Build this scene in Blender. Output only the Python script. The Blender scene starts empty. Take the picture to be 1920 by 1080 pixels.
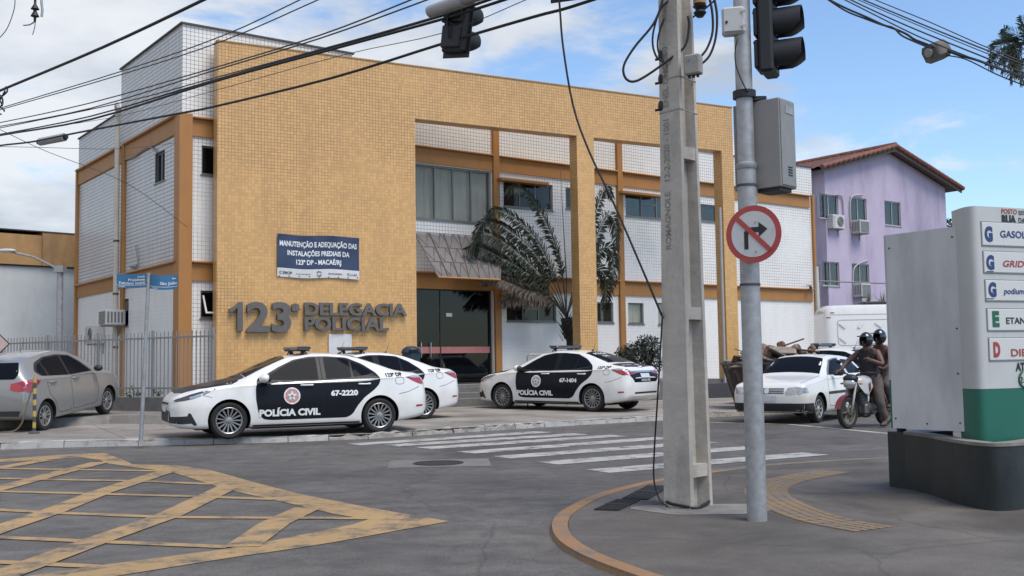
import bpy, bmesh, math, random
import numpy as np
from mathutils import Vector, Matrix
from mathutils.bvhtree import BVHTree
random.seed(7)
S = bpy.context.scene
COL = S.collection
rad = math.radians
# ---------------------------------------------------------------- camera
FPX, PITCH, ROLL = 1988.0, 0.06934, -0.0151      # focal length in pixels of a 1920 wide picture
EYE = Vector((0, 0, 1.35))
cp, sp, cr, sr = math.cos(PITCH), math.sin(PITCH), math.cos(ROLL), math.sin(ROLL)
_R = np.array([[cr, -sr, 0], [sr, cr, 0], [0, 0, 1]]) @ np.array([[1, 0, 0], [0, cp, sp], [0, -sp, cp]])
def _w(v): return Vector((v[0], v[2], -v[1]))    # (right, down, forward) -> (x, y, z)
c_right, c_down, c_fwd = _w(_R[0]), _w(_R[1]), _w(_R[2])
cam = bpy.data.cameras.new('camera'); cam_o = bpy.data.objects.new('camera', cam); COL.objects.link(cam_o)
cam.sensor_width = 36; cam.lens = 36 * FPX / 1920; cam.clip_start = .1; cam.clip_end = 2000
m3 = Matrix((c_right, -c_down, -c_fwd)).transposed()
cam_o.matrix_world = Matrix.Translation(EYE) @ m3.to_4x4()
S.camera = cam_o
# ---------------------------------------------------------------- sky, sun, exposure
SUN_EL, SUN_AZ = 60.0, 136.0                     # azimuth clockwise from +Y: behind the camera, to the right
W = bpy.data.worlds.new('World'); S.world = W; W.use_nodes = True
nt = W.node_tree; nt.nodes.clear()
def wn(t, **k):
    n = nt.nodes.new(t)
    for a, b in k.items():
        if a in n.inputs: n.inputs[a].default_value = b
        else: setattr(n, a, b)
    return n
wl = nt.links.new
sky = wn('ShaderNodeTexSky'); sky.sky_type = 'NISHITA'; sky.sun_disc = False
sky.sun_elevation = rad(SUN_EL); sky.sun_rotation = rad(SUN_AZ); sky.air_density = 1.0; sky.dust_density = .6; sky.ozone_density = 1.6
tc = wn('ShaderNodeTexCoord'); sep = wn('ShaderNodeSeparateXYZ'); wl(tc.outputs['Generated'], sep.inputs[0])
def wmath(op, a, b=None, c=None):
    n = wn('ShaderNodeMath', operation=op)
    for i, v in enumerate((a, b, c)):
        if v is None: continue
        if isinstance(v, (int, float)): n.inputs[i].default_value = v
        else: wl(v, n.inputs[i])
    return n.outputs[0]
den = wmath('ADD', wmath('MAXIMUM', sep.outputs['Z'], 0.0), .16)
comb = wn('ShaderNodeCombineXYZ'); wl(wmath('DIVIDE', sep.outputs['X'], den), comb.inputs[0]); wl(wmath('DIVIDE', sep.outputs['Y'], den), comb.inputs[1])
def wnoise(scale, detail, off, rough=.55, dist=0.0):
    mp = wn('ShaderNodeMapping'); mp.inputs['Location'].default_value = off; wl(comb.outputs[0], mp.inputs[0])
    n = wn('ShaderNodeTexNoise'); n.inputs['Scale'].default_value = scale; n.inputs['Detail'].default_value = detail
    n.inputs['Roughness'].default_value = rough; n.inputs['Distortion'].default_value = dist
    wl(mp.outputs[0], n.inputs['Vector']); return n.outputs['Fac']
big = wnoise(.75, 3, (4.2, 1.3, 0)); fine = wnoise(2.3, 9, (1.1, 7.7, 2), .6, .35)
cover = wmath('ADD', wmath('MULTIPLY', big, .55), wmath('MULTIPLY', fine, .6))
cover = wmath('ADD', cover, wmath('MULTIPLY', sep.outputs['X'], -.30))          # the cloud bank thickens towards the west
cover = wmath('ADD', cover, wmath('MULTIPLY', wmath('SUBTRACT', sep.outputs['Z'], .22), -.42))
mr = wn('ShaderNodeMapRange'); mr.inputs['From Min'].default_value = .475; mr.inputs['From Max'].default_value = .60; mr.interpolation_type = 'SMOOTHSTEP'; wl(cover, mr.inputs[0])
shade = wnoise(1.5, 6, (9.3, 2.1, 5), .55)
cr_ = wn('ShaderNodeValToRGB'); wl(shade, cr_.inputs[0])
cr_.color_ramp.elements[0].position = .36; cr_.color_ramp.elements[0].color = (2.35, 2.62, 3.0, 1)
cr_.color_ramp.elements[1].position = .60; cr_.color_ramp.elements[1].color = (4.05, 4.15, 4.3, 1)
gain = wn('ShaderNodeMix', data_type='RGBA', blend_type='MULTIPLY'); gain.inputs[0].default_value = 1; wl(sky.outputs[0], gain.inputs[6]); gain.inputs[7].default_value = (.80, .88, .95, 1)
mx = wn('ShaderNodeMix', data_type='RGBA'); wl(wmath('MULTIPLY', mr.outputs[0], .93), mx.inputs[0]); wl(gain.outputs[2], mx.inputs[6]); wl(cr_.outputs[0], mx.inputs[7])
bg = wn('ShaderNodeBackground'); bg.inputs['Strength'].default_value = .10; wl(mx.outputs[2], bg.inputs[0])
wo = wn('ShaderNodeOutputWorld'); wl(bg.outputs[0], wo.inputs[0])
sl = bpy.data.lights.new('sun', 'SUN'); sl.energy = 1.5; sl.angle = rad(32); sl.color = (1, .93, .83)
so = bpy.data.objects.new('sun', sl); COL.objects.link(so)
az, el = rad(SUN_AZ), rad(SUN_EL)
so.rotation_euler = (-Vector((math.sin(az) * math.cos(el), math.cos(az) * math.cos(el), math.sin(el)))).to_track_quat('-Z', 'Y').to_euler()
so.location = (0, 0, 60)
vs = S.view_settings; vs.view_transform = 'Standard'; vs.look = 'None'; vs.gamma = 1; vs.exposure = 1.12
S.cycles.max_bounces = 6; S.cycles.transparent_max_bounces = 12
# ---------------------------------------------------------------- helpers: where things are
def ray(px, py):
    v = c_right * ((px - 960) / FPX) + c_down * ((py - 540) / FPX) + c_fwd
    return v
def G(px, py, z=0.0):
    d = ray(px, py); return EYE + d * ((z - EYE.z) / d.z)
def D(px, py, Y):
    d = ray(px, py); return EYE + d * (Y / d.y)
class Frame:
    """vertical plane: local x along the wall, local y into the wall, z up"""
    def __init__(s, ox, oy, deg):
        s.a = rad(deg); s.o = Vector((ox, oy, 0)); s.deg = deg
        s.m = Matrix.Translation(s.o) @ Matrix.Rotation(s.a, 4, 'Z')
        s.u = Vector((math.cos(s.a), math.sin(s.a), 0)); s.n = Vector((-math.sin(s.a), math.cos(s.a), 0))
    def at(s, px, py, y=0.0):
        d = ray(px, py); t = ((s.o + s.n * y) - EYE).dot(s.n) / d.dot(s.n)
        p = EYE + d * t; return (p - s.o).dot(s.u), p.z
    def w(s, x, y, z=0.0): return s.m @ Vector((x, y, z))
# ---------------------------------------------------------------- helpers: meshes
class MB:
    def __init__(s): s.v = []; s.f = []; s.mi = []; s.k = 0; s.uvs = {}
    def add(s, vs, fs, uv=None):
        b = len(s.v); s.v += [tuple(v) for v in vs]
        for i, f in enumerate(fs):
            if uv is not None: s.uvs[len(s.f)] = uv[i]
            s.f.append(tuple(b + j for j in f)); s.mi.append(s.k)
        return s
    def box(s, x0, x1, y0, y1, z0, z1, M=None, taper=None):
        vs = [Vector((x, y, z)) for z in (z0, z1) for y in (y0, y1) for x in (x0, x1)]
        if taper:
            cx, cy = (x0 + x1) / 2, (y0 + y1) / 2
            for v in vs[4:]: v.x = cx + (v.x - cx) * taper; v.y = cy + (v.y - cy) * taper
        if M is not None: vs = [M @ v for v in vs]
        return s.add(vs, [(0, 2, 3, 1), (4, 5, 7, 6), (0, 1, 5, 4), (2, 6, 7, 3), (0, 4, 6, 2), (1, 3, 7, 5)])
    def bbox(s, x0, x1, y0, y1, z0, z1, b=.01, M=None):
        """box with chamfered edges"""
        vs = []; idx = {}
        X, Y, Z = (x0, x1), (y0, y1), (z0, z1)
        for i in (0, 1):
            for j in (0, 1):
                for k in (0, 1):
                    sx, sy, sz = (1, -1)[i] * b, (1, -1)[j] * b, (1, -1)[k] * b
                    for a, (dx, dy, dz) in enumerate(((0, sy, sz), (sx, 0, sz), (sx, sy, 0))):
                        idx[i, j, k, a] = len(vs); vs.append(Vector((X[i] + dx, Y[j] + dy, Z[k] + dz)))
        fs = []
        for i in (0, 1):
            q = [idx[i, j, k, 0] for j, k in ((0, 0), (1, 0), (1, 1), (0, 1))]; fs.append(q if i else q[::-1])
            q = [idx[j, i, k, 1] for j, k in ((0, 0), (1, 0), (1, 1), (0, 1))]; fs.append(q[::-1] if i else q)
            q = [idx[j, k, i, 2] for j, k in ((0, 0), (1, 0), (1, 1), (0, 1))]; fs.append(q if i else q[::-1])
        for i in (0, 1):
            for j in (0, 1):
                fs += [(idx[i, j, 0, 0], idx[i, j, 1, 0], idx[i, j, 1, 1], idx[i, j, 0, 1]),
                       (idx[i, 0, j, 0], idx[i, 1, j, 0], idx[i, 1, j, 2], idx[i, 0, j, 2]),
                       (idx[0, i, j, 1], idx[1, i, j, 1], idx[1, i, j, 2], idx[0, i, j, 2])]
                for k in (0, 1): fs.append((idx[i, j, k, 0], idx[i, j, k, 1], idx[i, j, k, 2]))
        if M is not None: vs = [M @ v for v in vs]
        return s.add(vs, fs)
    def prism(s, poly, h, M=None):
        """poly in local xy, extruded along z by h"""
        n = len(poly); vs = [Vector((p[0], p[1], 0)) for p in poly] + [Vector((p[0], p[1], h)) for p in poly]
        if M is not None: vs = [M @ v for v in vs]
        return s.add(vs, [tuple(range(n))[::-1], tuple(range(n, 2 * n))] + [(i, (i + 1) % n, n + (i + 1) % n, n + i) for i in range(n)])
    def cyl(s, p0, p1, r0, r1=None, n=10, caps=True):
        p0, p1 = Vector(p0), Vector(p1); r1 = r0 if r1 is None else r1
        q = (p1 - p0).to_track_quat('Z', 'Y').to_matrix(); a = [(math.cos(2 * math.pi * i / n), math.sin(2 * math.pi * i / n)) for i in range(n)]
        vs = [p0 + q @ Vector((c * r0, d * r0, 0)) for c, d in a] + [p1 + q @ Vector((c * r1, d * r1, 0)) for c, d in a]
        fs = [(i, (i + 1) % n, n + (i + 1) % n, n + i) for i in range(n)]
        if caps: fs += [tuple(range(n))[::-1], tuple(range(n, 2 * n))]
        return s.add(vs, fs)
    def tube(s, pts, r, n=6, closed=False):
        pts = [Vector(p) for p in pts]; m = len(pts); rr = r if isinstance(r, (list, tuple)) else [r] * m
        vs = []; up = Vector((0, 0, 1)); prev = None
        for i, p in enumerate(pts):
            if closed: t = pts[(i + 1) % m] - pts[i - 1]
            else: t = pts[min(i + 1, m - 1)] - pts[max(i - 1, 0)]
            t.normalize()
            a = prev - t * prev.dot(t) if prev is not None else t.cross(up if abs(t.z) < .95 else Vector((1, 0, 0)))
            a.normalize(); prev = a; b = t.cross(a)
            vs += [p + (a * math.cos(2 * math.pi * j / n) + b * math.sin(2 * math.pi * j / n)) * rr[i] for j in range(n)]
        fs = [(i * n + j, i * n + (j + 1) % n, ((i + 1) % m) * n + (j + 1) % n, ((i + 1) % m) * n + j) for i in range(m if closed else m - 1) for j in range(n)]
        if not closed: fs += [tuple(range(n))[::-1], tuple((m - 1) * n + j for j in range(n))]
        return s.add(vs, fs)
    def lathe(s, prof, n=16, M=None, caps=True):
        """prof: (r, z) list around local z"""
        vs = [Vector((r * math.cos(2 * math.pi * j / n), r * math.sin(2 * math.pi * j / n), z)) for r, z in prof for j in range(n)]
        if M is not None: vs = [M @ v for v in vs]
        m = len(prof); fs = [(i * n + j, i * n + (j + 1) % n, (i + 1) * n + (j + 1) % n, (i + 1) * n + j) for i in range(m - 1) for j in range(n)]
        if caps and prof[0][0] > 1e-4: fs.append(tuple(range(n))[::-1])
        if caps and prof[-1][0] > 1e-4: fs.append(tuple((m - 1) * n + j for j in range(n)))
        return s.add(vs, fs)
    def blob(s, c, rx, ry, rz, n=10, m=6, jit=0.0, M=None):
        vs = []; c = Vector(c)
        for i in range(m + 1):
            th = math.pi * i / m
            for j in range(n):
                ph = 2 * math.pi * j / n; k = 1 + random.uniform(-jit, jit)
                vs.append(c + Vector((rx * math.sin(th) * math.cos(ph) * k, ry * math.sin(th) * math.sin(ph) * k, rz * math.cos(th) * k)))
        if M is not None: vs = [M @ v for v in vs]
        return s.add(vs, [(i * n + j, (i + 1) * n + j, (i + 1) * n + (j + 1) % n, i * n + (j + 1) % n) for i in range(m) for j in range(n)])
    def mesh(s, name, smooth=False, inv=None):
        me = bpy.data.meshes.new(name)
        vs = s.v if inv is None else [tuple(inv @ Vector(v)) for v in s.v]
        me.from_pydata(vs, [], s.f); me.update()
        me.polygons.foreach_set('material_index', s.mi)
        bm = bmesh.new(); bm.from_mesh(me)
        if not s.uvs: bmesh.ops.recalc_face_normals(bm, faces=bm.faces)
        uv = bm.loops.layers.uv.new('UVMap')
        bm.faces.ensure_lookup_table()
        for i, f in enumerate(bm.faces):
            g = s.uvs.get(i)
            if g is not None:
                for l, u in zip(f.loops, g): l[uv].uv = u
                continue
            n = f.normal; a = (abs(n.x), abs(n.y), abs(n.z))
            for l in f.loops:
                c = l.vert.co
                l[uv].uv = (c.x, c.y) if a[2] >= max(a[0], a[1]) else ((c.x, c.z) if a[1] > a[0] else (c.y, c.z))
        bm.to_mesh(me); bm.free()
        if smooth:
            me.polygons.foreach_set('use_smooth', [True] * len(me.polygons))
            if smooth is not True and hasattr(me, 'set_sharp_from_angle'): me.set_sharp_from_angle(angle=rad(smooth))
        return me
    def build(s, name, mats, parent=None, smooth=False, inv=None):
        return link(name, s.mesh(name, smooth, inv), mats, parent)
def link(name, me, mats, parent=None):
    if mats is not None and not me.materials:
        for m in (mats if isinstance(mats, (list, tuple)) else [mats]): me.materials.append(m)
    o = bpy.data.objects.new(name, me); COL.objects.link(o); o.parent = parent
    return o
def tag(o, label=None, cat=None, group=None, kind=None):
    if label: o['label'] = label
    if cat: o['category'] = cat
    if group: o['group'] = group
    if kind: o['kind'] = kind
    return o
def thing(name, label, cat, loc=(0, 0, 0), rz=0.0, group=None, M=None):
    o = bpy.data.objects.new(name, None); COL.objects.link(o); o.empty_display_size = .2
    if M is not None: o.matrix_world = M
    else: o.location = loc; o.rotation_euler = (0, 0, rz)
    o['M'] = 0; del o['M']
    return tag(o, label, cat, group)
def struct(o): o['kind'] = 'structure'; return o
def copy_tree(o, parent=None):
    c = o.copy(); COL.objects.link(c); c.parent = parent
    for ch in list(o.children): copy_tree(ch, c)
    return c
def poly_sheet(poly, cell, axis=(0, 1), holes=None):
    """triangulated flat polygon cut into cells: returns bmesh with verts (a, b, 0)"""
    bm = bmesh.new(); vs = [bm.verts.new((p[0], p[1], 0)) for p in poly]; bm.faces.new(vs)
    lo = [min(p[i] for p in poly) for i in (0, 1)]; hi = [max(p[i] for p in poly) for i in (0, 1)]
    grid_cut(bm, lo, hi, cell); return bm
def grid_cut(bm, lo, hi, cell):
    for i in (0, 1):
        n = int((hi[i] - lo[i]) / cell); no = (1, 0, 0) if i == 0 else (0, 1, 0)
        for k in range(1, n + 1):
            co = [0, 0, 0]; co[i] = lo[i] + (hi[i] - lo[i]) * k / (n + 1)
            bmesh.ops.bisect_plane(bm, geom=bm.verts[:] + bm.edges[:] + bm.faces[:], plane_co=co, plane_no=no)
    bmesh.ops.triangulate(bm, faces=bm.faces[:])
def bm_obj(name, bm, mats, parent=None, smooth=False):
    me = bpy.data.meshes.new(name); bm.to_mesh(me); bm.free()
    if smooth: me.polygons.foreach_set('use_smooth', [True] * len(me.polygons))
    return link(name, me, mats, parent)
_dg = None
def text_bm(body, size, bold=0.0, align='CENTER', extrude=0.0, space=1.0, shear=0.0):
    cu = bpy.data.curves.new('t', 'FONT'); cu.body = body; cu.size = size; cu.offset = bold * size; cu.align_x = align; cu.align_y = 'BOTTOM_BASELINE'
    cu.extrude = extrude; cu.space_character = space; cu.shear = shear; cu.resolution_u = 3; cu.fill_mode = 'BOTH' if extrude else 'FRONT'
    o = bpy.data.objects.new('t', cu); COL.objects.link(o); bpy.context.view_layer.update()
    me = o.to_mesh(); bm = bmesh.new(); bm.from_mesh(me); o.to_mesh_clear()
    bpy.data.objects.remove(o); bpy.data.curves.remove(cu)
    bmesh.ops.remove_doubles(bm, verts=bm.verts, dist=1e-5)
    return bm
def text_obj(name, body, size, mat, parent, M, bold=0.0, align='CENTER', extrude=0.0, space=1.0, sx=1.0, shear=0.0):
    bm = text_bm(body, size, bold, align, extrude, space, shear)
    for v in bm.verts: v.co.x *= sx
    bm.transform(M); return bm_obj(name, bm, mat, parent)
UPRIGHT = Matrix(((1, 0, 0, 0), (0, 0, -1, 0), (0, 1, 0, 0), (0, 0, 0, 1)))      # text plane xy -> wall plane xz, facing -y
# ---------------------------------------------------------------- helpers: materials
_M = {}
def M(name, col=(.5, .5, .5), rough=.6, metal=0.0, var=.1, scale=6.0, bump=0.0, bscale=60.0, spec=.5, coat=0.0, dirt=None, dirt_amt=.0, dirt_scale=1.5, streak=0.0, trans=0.0, alpha=1.0):
    if name in _M: return _M[name]
    m = bpy.data.materials.new(name); m.use_nodes = True; t = m.node_tree; N = t.nodes; L = t.links.new
    b = N['Principled BSDF']; b.inputs['Roughness'].default_value = rough; b.inputs['Metallic'].default_value = metal
    b.inputs['Specular IOR Level'].default_value = spec; b.inputs['Coat Weight'].default_value = coat; b.inputs['Coat Roughness'].default_value = .05
    b.inputs['Transmission Weight'].default_value = trans; b.inputs['Alpha'].default_value = alpha
    co = N.new('ShaderNodeTexCoord'); no = N.new('ShaderNodeTexNoise'); no.inputs['Scale'].default_value = scale; no.inputs['Detail'].default_value = 6; no.inputs['Roughness'].default_value = .6
    L(co.outputs['Object'], no.inputs['Vector'])
    mx = N.new('ShaderNodeMix'); mx.data_type = 'RGBA'; L(no.outputs['Fac'], mx.inputs[0])
    k = var * 2.2
    mx.inputs[6].default_value = tuple(c * (1 - k) for c in col) + (1,); mx.inputs[7].default_value = tuple(min(1, c * (1 + k)) for c in col) + (1,)
    out = mx.outputs[2]
    if dirt is not None:
        n2 = N.new('ShaderNodeTexNoise'); n2.inputs['Scale'].default_value = dirt_scale; n2.inputs['Detail'].default_value = 8; n2.inputs['Roughness'].default_value = .65
        if streak:
            mp = N.new('ShaderNodeMapping'); mp.inputs['Scale'].default_value = (1, 1, streak); L(co.outputs['Object'], mp.inputs[0]); L(mp.outputs[0], n2.inputs['Vector'])
        else: L(co.outputs['Object'], n2.inputs['Vector'])
        r = N.new('ShaderNodeMapRange'); r.inputs['From Min'].default_value = .48; r.inputs['From Max'].default_value = .72; r.inputs['To Max'].default_value = dirt_amt; L(n2.outputs['Fac'], r.inputs[0])
        m2 = N.new('ShaderNodeMix'); m2.data_type = 'RGBA'; L(r.outputs[0], m2.inputs[0]); L(out, m2.inputs[6]); m2.inputs[7].default_value = tuple(dirt) + (1,); out = m2.outputs[2]
    L(out, b.inputs['Base Color'])
    if bump:
        n3 = N.new('ShaderNodeTexNoise'); n3.inputs['Scale'].default_value = bscale; n3.inputs['Detail'].default_value = 5; L(co.outputs['Object'], n3.inputs['Vector'])
        bp = N.new('ShaderNodeBump'); bp.inputs['Strength'].default_value = bump; bp.inputs['Distance'].default_value = .02; L(n3.outputs['Fac'], bp.inputs['Height']); L(bp.outputs[0], b.inputs['Normal'])
    _M[name] = m; return m
def tile_mat(name, col, pitch, joint, grout_lo, grout_hi, lo, hi, rough=.35, stain=(.4, .36, .3), stain_amt=.25, off=(0, 0, 0), col_var=.06, high=None):
    """glazed tiles in a square grid; the joints are dark only where the grout has gone dirty"""
    m = bpy.data.materials.new(name); m.use_nodes = True; t = m.node_tree; N = t.nodes; L = t.links.new; b = N['Principled BSDF']
    uv = N.new('ShaderNodeUVMap'); br = N.new('ShaderNodeTexBrick'); br.offset = 0; br.squash = 1
    br.inputs['Scale'].default_value = 1; br.inputs['Brick Width'].default_value = pitch; br.inputs['Row Height'].default_value = pitch
    br.inputs['Mortar Size'].default_value = joint; br.inputs['Mortar Smooth'].default_value = .3; br.inputs['Bias'].default_value = 0
    br.inputs['Color1'].default_value = tuple(c * (1 - col_var) for c in col) + (1,); br.inputs['Color2'].default_value = tuple(min(1, c * (1 + col_var)) for c in col) + (1,)
    br.inputs['Mortar'].default_value = tuple(grout_lo) + (1,)
    L(uv.outputs[0], br.inputs['Vector'])
    def noise(sc, det, o, rgh=.6):
        mp = N.new('ShaderNodeMapping'); mp.inputs['Location'].default_value = o; L(uv.outputs[0], mp.inputs[0])
        n = N.new('ShaderNodeTexNoise'); n.inputs['Scale'].default_value = sc; n.inputs['Detail'].default_value = det; n.inputs['Roughness'].default_value = rgh; L(mp.outputs[0], n.inputs['Vector']); return n.outputs['Fac']
    r = N.new('ShaderNodeMapRange'); r.inputs['From Min'].default_value = lo; r.inputs['From Max'].default_value = hi; nz_ = noise(.42, 6, off)
    if high:                                           # soot in the joints of the top courses
        sv = N.new('ShaderNodeSeparateXYZ'); L(uv.outputs[0], sv.inputs[0]); hr = N.new('ShaderNodeMapRange'); hr.inputs['From Min'].default_value = high[0]; hr.inputs['From Max'].default_value = high[1]; hr.inputs['To Max'].default_value = high[2]; L(sv.outputs['Y'], hr.inputs[0])
        ad = N.new('ShaderNodeMath'); ad.operation = 'ADD'; L(nz_, ad.inputs[0]); L(hr.outputs[0], ad.inputs[1]); nz_ = ad.outputs[0]
    L(nz_, r.inputs[0])
    g = N.new('ShaderNodeMix'); g.data_type = 'RGBA'; L(r.outputs[0], g.inputs[0]); g.inputs[6].default_value = tuple(grout_lo) + (1,); g.inputs[7].default_value = tuple(grout_hi) + (1,)
    L(g.outputs[2], br.inputs['Mortar'])
    st = N.new('ShaderNodeMapping'); st.inputs['Scale'].default_value = (1.6, .35, 1); st.inputs['Location'].default_value = off; L(uv.outputs[0], st.inputs[0])
    sn = N.new('ShaderNodeTexNoise'); sn.inputs['Scale'].default_value = 1.3; sn.inputs['Detail'].default_value = 8; sn.inputs['Roughness'].default_value = .65; L(st.outputs[0], sn.inputs['Vector'])
    sr_ = N.new('ShaderNodeMapRange'); sr_.inputs['From Min'].default_value = .45; sr_.inputs['From Max'].default_value = .75; sr_.inputs['To Max'].default_value = stain_amt; L(sn.outputs['Fac'], sr_.inputs[0])
    f = N.new('ShaderNodeMix'); f.data_type = 'RGBA'; L(sr_.outputs[0], f.inputs[0]); L(br.outputs['Color'], f.inputs[6]); f.inputs[7].default_value = tuple(stain) + (1,)
    L(f.outputs[2], b.inputs['Base Color']); b.inputs['Roughness'].default_value = rough
    bp = N.new('ShaderNodeBump'); bp.invert = True; bp.inputs['Strength'].default_value = .5; bp.inputs['Distance'].default_value = .004; L(br.outputs['Fac'], bp.inputs['Height']); L(bp.outputs[0], b.inputs['Normal'])
    _M[name] = m; return m
def glass_mat(name, tint=(.35, .4, .4), clear=.6, rough=.02, refl=.7):
    """window pane: a tinted see-through sheet with a fresnel reflection"""
    m = bpy.data.materials.new(name); m.use_nodes = True; t = m.node_tree; N = t.nodes; L = t.links.new
    for n in list(N):
        if n.type == 'BSDF_PRINCIPLED': N.remove(n)
    tr = N.new('ShaderNodeBsdfTransparent'); tr.inputs[0].default_value = tuple(c * clear for c in tint) + (1,)
    gl = N.new('ShaderNodeBsdfGlossy'); gl.inputs['Roughness'].default_value = rough; gl.inputs[0].default_value = (.9, .93, .95, 1)
    fr = N.new('ShaderNodeFresnel'); fr.inputs[0].default_value = 1.5
    df = N.new('ShaderNodeBsdfDiffuse'); df.inputs[0].default_value = tuple(c * .2 for c in tint) + (1,)
    m0 = N.new('ShaderNodeMixShader'); m0.inputs[0].default_value = .12; L(tr.outputs[0], m0.inputs[1]); L(df.outputs[0], m0.inputs[2])
    mx = N.new('ShaderNodeMixShader'); fm_ = N.new('ShaderNodeMath'); fm_.operation = 'MULTIPLY'; fm_.inputs[1].default_value = refl; L(fr.outputs[0], fm_.inputs[0]); L(fm_.outputs[0], mx.inputs[0]); L(m0.outputs[0], mx.inputs[1]); L(gl.outputs[0], mx.inputs[2])
    L(mx.outputs[0], N['Material Output'].inputs[0]); _M[name] = m; return m
# ================================================================ THE GROUND
def road_mat():
    m = bpy.data.materials.new('asphalt'); m.use_nodes = True; t = m.node_tree; N = t.nodes; L = t.links.new; b = N['Principled BSDF']
    co = N.new('ShaderNodeTexCoord')
    def noise(sc, det, rgh=.6, dist=0, scl=None):
        n = N.new('ShaderNodeTexNoise'); n.inputs['Scale'].default_value = sc; n.inputs['Detail'].default_value = det; n.inputs['Roughness'].default_value = rgh; n.inputs['Distortion'].default_value = dist
        if scl:
            mp = N.new('ShaderNodeMapping'); mp.inputs['Scale'].default_value = scl; mp.inputs['Rotation'].default_value = (0, 0, rad(-22)); L(co.outputs['Object'], mp.inputs[0]); L(mp.outputs[0], n.inputs['Vector'])
        else: L(co.outputs['Object'], n.inputs['Vector'])
        return n.outputs['Fac']
    def ramp(x, a, ca, c, cc):
        r = N.new('ShaderNodeValToRGB'); L(x, r.inputs[0]); r.color_ramp.elements[0].position = a; r.color_ramp.elements[0].color = ca; r.color_ramp.elements[1].position = c; r.color_ramp.elements[1].color = cc; return r.outputs[0]
    def mul(a, c, f=1):
        x = N.new('ShaderNodeMix'); x.data_type = 'RGBA'; x.blend_type = 'MULTIPLY'; x.inputs[0].default_value = f; L(a, x.inputs[6]); L(c, x.inputs[7]); return x.outputs[2]
    base = ramp(noise(.35, 8, .62, .4), .32, (.072, .065, .058, 1), .68, (.142, .129, .115, 1))
    tracks = ramp(noise(1.1, 5, .6, .6, (.22, 1.5, 1)), .36, (.86, .86, .86, 1), .62, (1.06, 1.06, 1.06, 1))
    grain = ramp(noise(190, 2, .5), .3, (.5, .5, .5, 1), .7, (1.55, 1.55, 1.55, 1))
    grain = mul(grain, ramp(noise(46, 4, .7), .34, (.72, .72, .72, 1), .66, (1.3, 1.3, 1.3, 1)))
    grain = mul(grain, ramp(noise(3.2, 9, .75, .5), .38, (.72, .72, .72, 1), .60, (1.12, 1.12, 1.12, 1)))
    vo = N.new('ShaderNodeTexVoronoi'); vo.feature = 'DISTANCE_TO_EDGE'; vo.inputs['Scale'].default_value = .42
    wv = N.new('ShaderNodeMix'); wv.data_type = 'VECTOR'; wv.inputs[0].default_value = .22
    nv = N.new('ShaderNodeTexNoise'); nv.inputs['Scale'].default_value = 1.6; nv.inputs['Detail'].default_value = 6; L(co.outputs['Object'], nv.inputs['Vector'])
    L(co.outputs['Object'], wv.inputs[4]); L(nv.outputs['Color'], wv.inputs[5]); L(wv.outputs[1], vo.inputs['Vector'])
    crack = ramp(vo.outputs['Distance'], .0, (.55, .55, .55, 1), .006, (1, 1, 1, 1))
    L(mul(mul(mul(base, tracks), grain), crack, .6), b.inputs['Base Color']); b.inputs['Roughness'].default_value = .82
    bp = N.new('ShaderNodeBump'); bp.inputs['Strength'].default_value = .35; bp.inputs['Distance'].default_value = .01; L(noise(120, 3), bp.inputs['Height']); L(bp.outputs[0], b.inputs['Normal'])
    _M['asphalt'] = m; return m
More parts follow.
